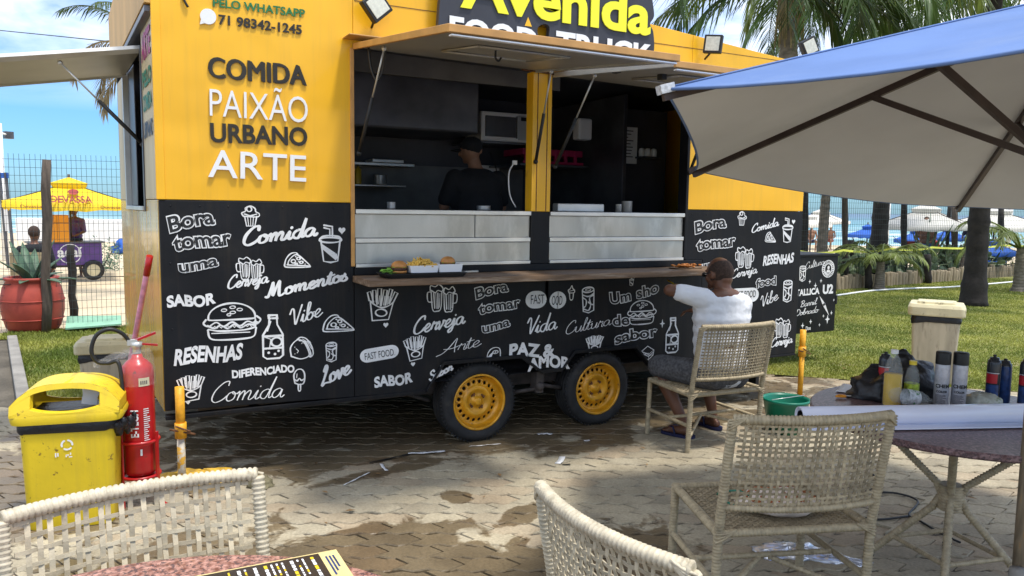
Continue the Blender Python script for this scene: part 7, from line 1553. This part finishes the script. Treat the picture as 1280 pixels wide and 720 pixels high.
cu = bpy.data.curves.new('t', 'FONT'); cu.body = 'açaí'; cu.offset = .03; ob = bpy.data.objects.new('t', cu); C.objects.link(ob); bpy.context.view_layer.update(); me = bpy.data.meshes.new_from_object(ob.evaluated_get(bpy.context.evaluated_depsgraph_get())); bpy.data.objects.remove(ob); xs = [v.co.x for v in me.vertices]; k = .46/(max(xs)-min(xs)); b = MB(); b.add([PL(-.23+(v.co.x-min(xs))*k, -.06+v.co.y*k, .001) for v in me.vertices], [tuple(p.vertices) for p in me.polygons]); b.build('cart_lettering', K['white'], t)
ob_ = Q(-.22, .12, .82); b = MB(); b.box(ob_+V((0, 0, .28)), (.44, .36, .56), R); o_ = b.build('orange_crate', K['orange_box'], None, label='tall orange crate standing on the purple cart', cat='crate', origin=ob_, bev=.01); b = MB(); b.box(ob_+R @ V((0, -.183, .28)), (.004, .006, .54), R); b.box(ob_+R @ V((.0, -.186, .40)), (.43, .006, .006), R); b.build('seam', K['rust'], o_)
pq = Q(.22, .85, 0); figure(pq, AZR+pi, 'purple', 'cook_shirt', 'vendor in a purple shirt standing behind the cart', skin='skin', sc=.90)
b = MB(); hp = Q(.26, .78, 0); 
# floodlight mast and frame at far left
lp = dep(8, 330, 22); lp.z = 0; t = thing('floodlight_mast', 'white mast with a grey floodlight at the far left edge', 'lamp post', lp); tp = dep(6, 156, 22); b = MB(); b.tube([lp, V((lp.x, lp.y, tp.z))], [.09, .06], 10); b.build('mast', K['white'], t); lc = dep(10.5, 169, 22); b = MB(); b.box(lc, (.22, .18, .20), Matrix.Rotation(.4, 3, 'Z')); b.build('floodlight', K['dark_steel'], t); b = MB(); b.tube([V((lp.x, lp.y, tp.z-.25)), lc], .025, 6); b.build('lamp_arm', K['white'], t)
ip = dep(10, 300, 19); ip.z = 0; t = thing('beach_shower', 'grey two post frame with a blue header beside the white mast', 'sign frame', ip); R = Matrix.Rotation(AZR-.2, 3, 'Z'); zt_ = dep(10, 216, 19).z
for s_ in (-1, 1): b = MB(); b.box(ip+R @ V((s_*.09, 0, zt_/2)), (.05, .05, zt_), R @ Matrix.Rotation(-.05, 3, 'Y')); b.build('upright', K['dark_steel'], t)
b = MB(); b.box(ip+V((0, 0, zt_-.07)), (.20, .03, .13), R); b.build('header', K['blue_cloth'], t); b = MB(); b.box(ip+V((0, 0, zt_/2+.2)), (.15, .02, .9), R); b.build('sign_panel', K['white'], t); 
# low white wall / boats and rocks at the shore on the left
b = MB(); wp = lat(-16.5, 33); b.box(wp+V((0, 0, .45)), (9.0, .4, 1.0), Matrix.Rotation(AZR, 3, 'Z')); b.build('white_wall', K['white'], None, label='low white wall on the beach beyond the cart', cat='wall', origin=wp, bev=.05)
K['rock'] = mat('shore_rock', (.20, .17, .15), .9, var=.5, scale=2, bump=1, bscale=8, spots=(.42, .30, .24), spot_scale=2, spot_lo=.5, spot_hi=.6)
for k in range(34):
    q = lat(-16.5+random.uniform(0, 5.0), 34+random.uniform(0, 3)); s_ = random.uniform(.25, .6); b = MB(); vs = []
    b.ell(q+V((0, 0, .25+.3*random.random())), (s_, s_*.8, s_*.6), Matrix.Rotation(random.uniform(0, 3), 3, 'Z'), 8, 6); b.v = [tuple(V(v)+V((.12*mnoise.noise(V(v)*2.5), .12*mnoise.noise(V(v)*2.5+V((5, 0, 0))), .12*mnoise.noise(V(v)*3)))) for v in b.v]; b.sm = [False]*len(b.f)
    b.build('rock', K['rock'], None, label='grey shore rock in the pile behind the yellow umbrella', cat='rock', group='shore rocks', origin=q)
crumple('blue_tarp', lat(-12.5, 26), .8, .5, .55, 'blue_cloth', 'blue tarp heap on the sand right of the purple cart', 'tarp', 2, .3, .4)
# overhead cable
b = MB(); b.tube(smooth_pts([dep(-20, 36, 18), dep(60, 44, 16), dep(140, 52, 14), dep(200, 56, 13)], 6), .010, 5); b.build('overhead_cable', K['rubber'], None, label='thin power cable crossing the sky at the upper left', cat='cable', origin=dep(60, 44, 16))

# ================================================================== PALMS
def frond(root_, az, el0, L_, droop, m, n=46, lw=.028, ll=.55, seed=0, twist=0., name='frond', hang=.5):
    rnd = random.Random(seed); b = MB(); u = V((cos(az), sin(az), 0)); s_ = V((-sin(az), cos(az), 0)); P = []; p = V(root_); el = el0; st = L_/24
    for i in range(25): P.append(p.copy()); p = p+(u*cos(el)+V((0, 0, sin(el))))*st; el -= droop/24*(.5+1.2*i/24)
    b.tube(P, [.028*(1-.85*i/24) for i in range(25)], 5)
    for k in range(n):
        q = .12+.88*(k+.5)/n; i = min(23, int(q*24)); f_ = q*24-i; c = P[i].lerp(P[i+1], f_); d = (P[i+1]-P[i]).normalized(); nrm_ = s_.cross(d)
        for side in (-1, 1):
            l_ = ll*(1-.55*abs(q-.45)**1.3*2)*rnd.uniform(.85, 1.1); ang = radians(rnd.uniform(42, 62)*(1-.35*q)); dir_ = (d*cos(ang)+s_*side*sin(ang)+V((0, 0, -hang*rnd.uniform(.3, 1.0)))).normalized()
            w_ = lw*rnd.uniform(.8, 1.1); sd = dir_.cross(V((0, 0, 1))); sd = sd.normalized() if sd.length > .1 else s_
            sd = (sd+nrm_*rnd.uniform(-.5, .5)).normalized(); a = c; m1 = c+dir_*l_*.5; e = c+dir_*l_+V((0, 0, -l_*.22*rnd.uniform(.5, 1.6)))
            b.add([a-sd*w_*.3, a+sd*w_*.3, m1+sd*w_*.5, e, m1-sd*w_*.5], [(0, 1, 2, 4), (4, 2, 3)])
    return b, m
def palm(c, h, fr, label, r0=.16, r1=.11, m='palm_trunk', bend=(0, 0), seed=0, dry=0, nm='palm_tree', group=None):
    c = V(c); t = thing(nm, label, 'tree', c, 0, group); n_ = 14; P = [c+V((bend[0]*(i/n_)**1.6, bend[1]*(i/n_)**1.6, h*i/n_)) for i in range(n_+1)]; Pp = []; Rr = []
    for i in range(n_*4+1):
        q = i/(n_*4); j = min(n_-1, int(q*n_)); Pp.append(P[j].lerp(P[j+1], q*n_-j)); Rr.append((r0+(r1-r0)*q+.05*max(0, 1-q*8))*(1+.09*(i % 4 == 0)))
    b = MB(); b.tube(Pp, Rr, 14); b.build('trunk', K[m], t); top = P[-1]
    if dry:
        b = MB()
        for k in range(dry): a = random.uniform(0, 2*pi); b.tube([top+V((.10*cos(a), .10*sin(a), .1)), top+V((.17*cos(a), .17*sin(a), -.25)), top+V((.2*cos(a+.2), .2*sin(a+.2), -.5-.5*random.random()))], .009, 4)
        b.build('dry_fibre', K['palm_dry'], t, kind='stuff')
    for k, (az, el, L_, dr, mm_, ll) in enumerate(fr):
        b, mt = frond(top+V((.05*cos(az), .05*sin(az), .0)), az, el, L_, dr, mm_, int(22*L_/1.0) if L_ > 1.5 else 30, seed=seed*50+k, ll=ll); b.build('frond', K[mt], t)
    return t
vaz = lambda deg: AZ-radians(deg)     # 0 = away from the camera, 90 = to the right in the picture
# big palm over the right half of the truck
pt = dep(990, -25, 11.2); g0_ = V((pt.x, pt.y, 0))
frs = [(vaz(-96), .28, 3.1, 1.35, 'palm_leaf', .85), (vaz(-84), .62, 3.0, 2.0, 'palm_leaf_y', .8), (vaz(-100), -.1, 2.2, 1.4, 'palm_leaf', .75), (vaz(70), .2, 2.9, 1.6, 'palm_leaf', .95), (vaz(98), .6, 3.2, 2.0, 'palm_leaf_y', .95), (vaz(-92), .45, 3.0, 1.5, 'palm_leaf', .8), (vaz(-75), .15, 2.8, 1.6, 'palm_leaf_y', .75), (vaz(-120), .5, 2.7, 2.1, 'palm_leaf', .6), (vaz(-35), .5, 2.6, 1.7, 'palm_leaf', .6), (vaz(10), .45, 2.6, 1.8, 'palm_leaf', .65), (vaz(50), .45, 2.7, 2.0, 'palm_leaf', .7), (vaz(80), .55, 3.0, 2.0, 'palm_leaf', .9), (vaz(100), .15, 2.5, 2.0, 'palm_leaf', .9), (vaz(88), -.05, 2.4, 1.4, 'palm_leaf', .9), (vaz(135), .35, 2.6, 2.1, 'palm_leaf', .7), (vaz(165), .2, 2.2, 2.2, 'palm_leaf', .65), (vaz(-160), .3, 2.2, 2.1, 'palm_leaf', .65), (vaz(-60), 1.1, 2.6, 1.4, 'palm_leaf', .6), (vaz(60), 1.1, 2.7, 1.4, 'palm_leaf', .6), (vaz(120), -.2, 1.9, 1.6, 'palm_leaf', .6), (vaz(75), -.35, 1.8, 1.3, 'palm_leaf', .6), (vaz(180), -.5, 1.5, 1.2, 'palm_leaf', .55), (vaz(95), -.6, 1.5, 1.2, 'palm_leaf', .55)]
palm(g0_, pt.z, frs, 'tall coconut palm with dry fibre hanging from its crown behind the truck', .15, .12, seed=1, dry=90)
pt = dep(1250, -90, 13.0)
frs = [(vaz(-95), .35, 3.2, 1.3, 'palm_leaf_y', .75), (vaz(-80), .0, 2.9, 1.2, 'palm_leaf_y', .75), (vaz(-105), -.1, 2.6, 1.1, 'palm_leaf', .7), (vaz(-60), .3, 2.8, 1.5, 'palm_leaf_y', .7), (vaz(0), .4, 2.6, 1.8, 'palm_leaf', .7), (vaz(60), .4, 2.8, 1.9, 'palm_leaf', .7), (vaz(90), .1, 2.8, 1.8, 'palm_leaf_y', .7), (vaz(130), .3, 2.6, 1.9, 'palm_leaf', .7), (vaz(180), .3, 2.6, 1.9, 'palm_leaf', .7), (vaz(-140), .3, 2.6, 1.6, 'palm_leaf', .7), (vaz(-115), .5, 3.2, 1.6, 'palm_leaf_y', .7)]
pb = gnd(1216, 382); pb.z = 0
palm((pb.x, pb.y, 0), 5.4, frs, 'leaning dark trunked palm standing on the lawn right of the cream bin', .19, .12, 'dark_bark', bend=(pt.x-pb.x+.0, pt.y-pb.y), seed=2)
# palm behind the left end of the truck
pt = dep(196, 78, 13.5)
frs = [(vaz(-90), .75, 1.9, 2.4, 'palm_dry', .42), (vaz(-80), .3, 1.6, 2.2, 'palm_dry', .40), (vaz(-100), 1.15, 1.9, 1.6, 'palm_leaf', .42), (vaz(-65), 1.2, 2.0, 1.3, 'palm_leaf', .42), (vaz(0), .5, 2, 2, 'palm_leaf', .4), (vaz(90), .5, 2, 2, 'palm_leaf', .4), (vaz(180), .5, 1.6, 2, 'palm_leaf', .4), (vaz(-85), -.1, 1.45, 1.6, 'palm_dry', .40)]
palm((pt.x, pt.y, 0), pt.z, frs, 'palm with dry drooping fronds showing behind the left end of the truck', .13, .10, seed=3)
# grey slender palm beyond the fence and its thin neighbour, and a young palm on the lawn edge
pb = dep(1026, 330, 17.5); pb.z = 0; tq = dep(1034, 226, 17.5)
frs = [(vaz(a), .5+.1*sin(a), 1.5, 2.3, 'palm_dry' if k % 2 else 'palm_leaf', .42) for k, a in enumerate((-90, -40, 20, 70, 95, 140, 190, -130))]
palm(pb, tq.z+.1, frs, 'slender grey palm beyond the fence nearest the truck end', .13, .09, bend=(tq.x-pb.x, tq.y-pb.y), seed=4)
pb = dep(1096, 345, 19); pb.z = 0; frs = [(vaz(a), .4, 1.7, 2.4, 'palm_leaf', .5) for a in (-30, 30, 75, 95, 150, 200)]
frs = [(vaz(a), e_, 4.2, d_, 'palm_leaf' if k % 3 else 'palm_leaf_y', 1.1) for k, (a, e_, d_) in enumerate(((-95, .55, 1.9), (-80, .15, 1.5), (-100, -.15, 1.2), (-60, .5, 1.9), (-30, .3, 1.8), (10, .5, 1.9), (45, .3, 1.8), (75, .5, 2.0), (92, .1, 1.7), (100, -.25, 1.3), (130, .4, 2.0), (165, .3, 2.0), (-160, .4, 2.0), (-125, .2, 1.8), (85, .9, 1.9), (-88, 1.0, 1.8)))]
palm(pb, 7.3, frs, 'tall black trunked palm beyond the fence between the tall posts', .20, .14, 'dark_bark', seed=5)
pb = gnd(1099, 362); pb.z = 0; frs = [(vaz(a), e_, l_, 1.7, 'palm_leaf_y', .30) for a, e_, l_ in ((-95, .8, 1.15), (-60, .9, 1.1), (-20, 1.1, 1.0), (30, 1.0, 1.0), (70, .8, 1.3), (95, .9, 1.25), (130, .7, 1.0), (180, .8, .9), (-140, .7, .9), (85, .4, 1.1), (-85, .35, 1.0))]
palm(pb, .62, frs, 'young palm with yellow green fronds in front of the log edging', .11, .08, 'palm_trunk', seed=6)
pb = dep(1275, 335, 17); pb.z = 0; frs = [(vaz(a), e_, 1.5, 1.8, 'palm_leaf_y', .38) for a, e_ in ((-95, .9), (-80, .5), (-60, 1.1), (0, .9), (60, .7), (120, .8), (180, .6), (-130, .8))]
palm(pb, .95, frs, 'bushy young palm at the right edge behind the log edging', .12, .09, 'palm_trunk', seed=7)

# ================================================================== RIGHT: LOG EDGING, CACTUS BED, POSTS
le = thing('log_edging', 'low border of upright pale logs along the back of the lawn', 'edging', (16, 11.7, 0)); x = 9.4; kx = 0
lg = []
for k in range(3):
    b = MB(); b.lathe([(.066, -.05), (.064, .1), (.066, .25+.02*k), (.055, .28+.02*k), (0, .285+.02*k)], (0, 0, 0), 10); me_ = b.build('log', K['log_wood'], le, origin=(0, 0, 0)); lg.append(me_)
first = True
while x < 26.5:
    y = 11.5+(x-14.2)*.108 if x > 14.2 else 11.5; src = lg[kx % 3]
    o_ = src if kx < 3 else link('log', src.data, le)
    o_.location = V((x, y+random.gauss(0, .01), random.gauss(0, .02)))-ORG[le]; o_.rotation_euler = (random.gauss(0, .03), random.gauss(0, .03), random.uniform(0, 6)); x += .128+random.uniform(0, .012); kx += 1
b = MB(); b.add([(9, 11.6, .02), (14.2, 11.6, .02), (26.5, 12.93, .02), (26.5, 14.3, .02), (9, 13.4, .02)], [(0, 1, 2, 3, 4)]); b.build('planting_bed', K['soil'], kind='structure')
def cactus(c, n, s, label, seed, group='prickly pear cactuses in the bed behind the logs'):
    rnd = random.Random(seed); t = thing('prickly_pear', label, 'cactus', c, 0, group); pads = []
    def pad(p, up_, sz, yaw, lev):
        u = V(up_).normalized(); s_ = V((cos(yaw), sin(yaw), 0)); s_ = (s_-u*s_.dot(u)).normalized(); w_ = u.cross(s_); R = Matrix((s_, w_, u)).transposed(); b = MB(); b.ell(V(p)+u*sz*.95, (sz*.72, sz*.13, sz), R, 12, 8); b.build('pad', K['cactus'], t)
        if lev < 3:
            for q in range(rnd.choice((1, 2, 2, 3))):
                a = rnd.uniform(-1.0, 1.0); u2 = (u*cos(a)+s_*sin(a)+w_*rnd.uniform(-.4, .4)).normalized(); pad(V(p)+u*sz*.95+(u*cos(a)+s_*sin(a)*.72)*sz*.92, u2, sz*rnd.uniform(.75, .98), yaw+rnd.uniform(-.7, .7), lev+1)
    for k in range(n): pad(V(c)+V((rnd.uniform(-.25, .25), rnd.uniform(-.15, .15), 0)), V((rnd.uniform(-.3, .3), rnd.uniform(-.2, .2), 1)), s*rnd.uniform(.8, 1.1), AZ-pi/2+rnd.uniform(-.8, .8), 0)
    return t
clab = ['prickly pear nearest the truck end behind the log edging', 'prickly pear left of the young palm', 'prickly pear right behind the young palm', 'tall prickly pear between the young palm and the short post', 'prickly pear with pale pads beside the short post', 'prickly pear at the foot of the agave', 'prickly pear left of the leaning black trunk', 'prickly pear right of the leaning black trunk', 'prickly pear near the right edge of the bed']
for k, x in enumerate((13.7, 14.6, 15.6, 16.5, 17.4, 18.4, 19.6, 21.2, 22.6)): cactus((x, 12.0+(x-14.2)*.108, 0), 3, .15, clab[k], 20+k)
for k, x in enumerate((14.1, 15.1, 16.0, 17.0, 18.0, 19.1, 20.4, 21.9)): cactus((x, 12.45+(x-14.2)*.108, 0), 3, .13, 'low pale prickly pear in the back row of the cactus bed', 60+k)
agave((14.9, 12.7, .1), 14, .8, .035, 'thin leaved agave by the fence left of the young palm', seed=11, m='palm_leaf'); agave((19.0, 12.8, .15), 20, 1.35, .05, 'large spiky agave with long narrow leaves left of the leaning black trunk', seed=12, m='agave', wide=1.45); agave((16.6, 12.75, .1), 14, 1.1, .09, 'broad grey agave behind the prickly pears in mid bed', seed=13); agave((22.0, 12.9, .1), 16, 1.0, .05, 'spiky agave right of the leaning black trunk', seed=14, m='palm_leaf'); agave((13.3, 12.5, .1), 12, .8, .04, 'low agave just right of the storage box', seed=15)
def shrub(c, r, h, label, seed, m='agave', n=700):
    rnd = random.Random(seed); t = thing('shrub', label, 'plant', c); b = MB()
    for k in range(n):
        a = rnd.uniform(0, 2*pi); e_ = rnd.random(); q = rnd.random()**.4; p = V(c)+V((r*q*cos(a)*sqrt(1-e_*e_*.6), r*q*sin(a)*sqrt(1-e_*e_*.6), h*e_*q*(1+.3*mnoise.noise(V((cos(a)*2, sin(a)*2, seed)))))); d = V((rnd.gauss(0, 1), rnd.gauss(0, 1), rnd.gauss(.3, .8))).normalized(); s_ = d.orthogonal().normalized(); l_ = rnd.uniform(.05, .10); b.add([p, p+s_*l_*.22+d*l_*.5, p+d*l_, p-s_*l_*.22+d*l_*.5], [(0, 1, 2, 3)])
    b.build('foliage', K[m], t, kind='stuff'); b = MB()
    for k in range(5): a = rnd.uniform(0, 6.28); b.tube([V(c), V(c)+V((r*.5*cos(a), r*.5*sin(a), h*.6))], .012, 5)
    b.build('stem', K['post_wood'], t); return t
shrub((20.9, 12.9, 0), .75, .95, 'rounded green shrub right of the leaning black trunk', 5, 'cactus'); shrub((23.6, 13.3, 0), .9, 1.0, 'green shrub at the far right of the cactus bed', 6, 'palm_leaf_y'); shrub((16.1, 12.95, 0), .55, .75, 'small leafy shrub in the bed behind the young palm', 7, 'palm_leaf'); shrub((-.0, 21.5, 0), .5, .75, 'leafy bush on the sand right of the yellow umbrella', 8, 'agave'); shrub((18.1, 13.1, 0), .6, .7, 'grey green shrub in the middle of the cactus bed', 9, 'cactus')
def fpost(px, top, bot, Y, r, m, label, lean=0):
    a = onY(px, bot, Y); c = onY(px+lean, top, Y); return post((a.x, Y, max(-.05, min(a.z, .0)) if a.z < .3 else a.z*0), (c.x, Y+.02, c.z), r, m, label)
fpost(1057, 232, 350, 12.0, .065, 'post_wood', 'tall dark post just right of the slender grey palm'); fpost(1064, 300, 345, 12.4, .075, 'dark_bark', 'short black stump between the tall post and the thick palm trunk')
fpost(1086, 318, 358, 11.35, .075, 'dark_bark', 'short dark post in front of the log edging left of the young palm'); fpost(1131, 245, 330, 12.8, .075, 'dark_bark', 'tall black post right of the thick palm trunk'); fpost(1160, 318, 352, 11.75, .085, 'dark_bark', 'short thick post in front of the logs in mid bed')
fpost(1182, 254, 345, 12.8, .05, 'dark_bark', 'thin black crooked post left of the brown tall post', 6); fpost(1194, 256, 345, 12.6, .08, 'post_wood', 'tall brown post left of the leaning black trunk'); fpost(1200, 300, 318, 12.3, .05, 'post_wood', 'forked brown branch rising to the umbrella corner', 10); fpost(1252, 258, 345, 13.0, .08, 'dark_bark', 'tall dark post right of the leaning black trunk'); fpost(1006, 236, 345, 12.2, .09, 'dark_bark', 'dark post right behind the truck corner')
# white lamp poles on the beach
for k, (px, D, y0_) in enumerate(((1109, 30, 225), (1262, 30, 250))):
    a = dep(px, 280, D); a.z = 0; z_ = dep(px, y0_, D).z; b = MB(); b.tube([a, V((a.x, a.y, z_+.6))], .09, 8); b.build('white_pole', K['white'], None, label=('white pole on the beach between the tall post and the thick palm trunk', 'white pole on the beach near the right edge')[k], cat='pole', origin=a)
# yellow tape
b = MB(); P = [V((x, y, 0)) for x, y in ((9.5, 11.2), (12.6, 11.25), (14.0, 11.3), (15.9, 11.55), (17.6, 11.7), (21.0, 12.0), (26, 12.7))]; vs = []; Pq = []
for a, c in zip(P, P[1:]):
    for i in range(8): q = i/8; z = .87+.0*q-.05*4*q*(1-q)+.0012*(a.x-12); p = a.lerp(c, q); Pq.append(V((p.x, p.y, z)))
for p in Pq: vs += [p-V((0, 0, .022)), p+V((0, .004, .022))]
b.add(vs, [(2*i, 2*i+1, 2*i+3, 2*i+2) for i in range(len(Pq)-1)]); o_ = b.build('barrier_tape', K['tape'], None, label='yellow barrier tape strung across the back of the lawn', cat='tape', origin=P[2]); q_ = o_.modifiers.new('s', 'SOLIDIFY'); q_.thickness = .002
# ---- beach beyond
def wu(px, D, half, zt, label, m='umb_white', txt=None, dz=.32, rz=.5):
    a = dep(px, 280, D); square_umbrella((a.x, a.y, 0), half, zt-dz*half*1.3, zt, m, label, rz, None, .12, True)
wu(1157, 21, 1.15, 1.86, 'white square umbrella on the beach left of the thin black post'); wu(1243, 23, 1.15, 1.84, 'white umbrella with a grey print behind the leaning black trunk', rz=.9); wu(1014, 30, .65, 1.50, 'small white parasol far down the beach beside the truck corner'); wu(1026, 36, 1.1, 1.75, 'distant white parasol half hidden by the slender palm')
for k, (px, D, h_) in enumerate(((1146, 24, 1.05), (1186, 25, 1.1), (1085, 27, 1.1), (1246, 22, .8))):
    wu(px, D, .55, h_+.1, ('low blue parasol left of the white square umbrella pole', 'low blue parasol behind the thin black post', 'low blue parasol left of the thick palm trunk', 'low blue parasol right of the leaning black trunk')[k], 'blue_cloth', dz=.35)
def bp(px, D): a = dep(px, 280, D); return (a.x, a.y, 0)
figure(bp(1158, 20.5), AZR+2.6, 'granite', 'blue_cloth', 'person standing on the beach under the white square umbrella', sc=.92); figure(bp(1216, 23), AZR, 'navy', 'navy', 'person in dark blue standing beyond the agave', sc=.95, skin='skin'); figure(bp(1015, 33), AZR+3, None, 'navy', 'bare backed bather sitting on the sand beside the truck corner', sit=True, sc=.9); figure(bp(1039, 35), AZR+2.5, None, 'maroon', 'bather sitting on the sand right of the slender palm', sit=True, sc=.85); figure(bp(1167, 22), AZR+2, 'maroon', 'navy', 'bather sitting below the white square umbrella', sit=True, sc=.9)
for k, (px, D) in enumerate(((1152, 21), (1174, 21.5), (1247, 21.5), (1182, 24))):
    c = V(bp(px, D)); t = thing('beach_chair', ('red folding beach chair below the white umbrella', 'blue beach chair right of the white umbrella pole', 'blue beach chair right of the leaning black trunk', 'blue beach chair behind the thin black post')[k], 'chair', c); R = Matrix.Rotation(AZR+.4*k, 3, 'Z'); m_ = 'maroon' if k == 0 else 'blue_cloth'
    b = MB(); b.box(c+R @ V((0, 0, .38)), (.5, .48, .03), R); b.build('seat', K[m_], t); b = MB(); b.box(c+R @ V((0, .28, .65)), (.5, .03, .55), R @ Matrix.Rotation(-.25, 3, 'X')); b.build('backrest', K[m_], t)
    for x_, y_ in ((-.24, -.2), (.24, -.2), (-.24, .22), (.24, .22)): b = MB(); b.box(c+R @ V((x_, y_, .19)), (.025, .025, .38), R); b.build('leg', K['alu'], t)
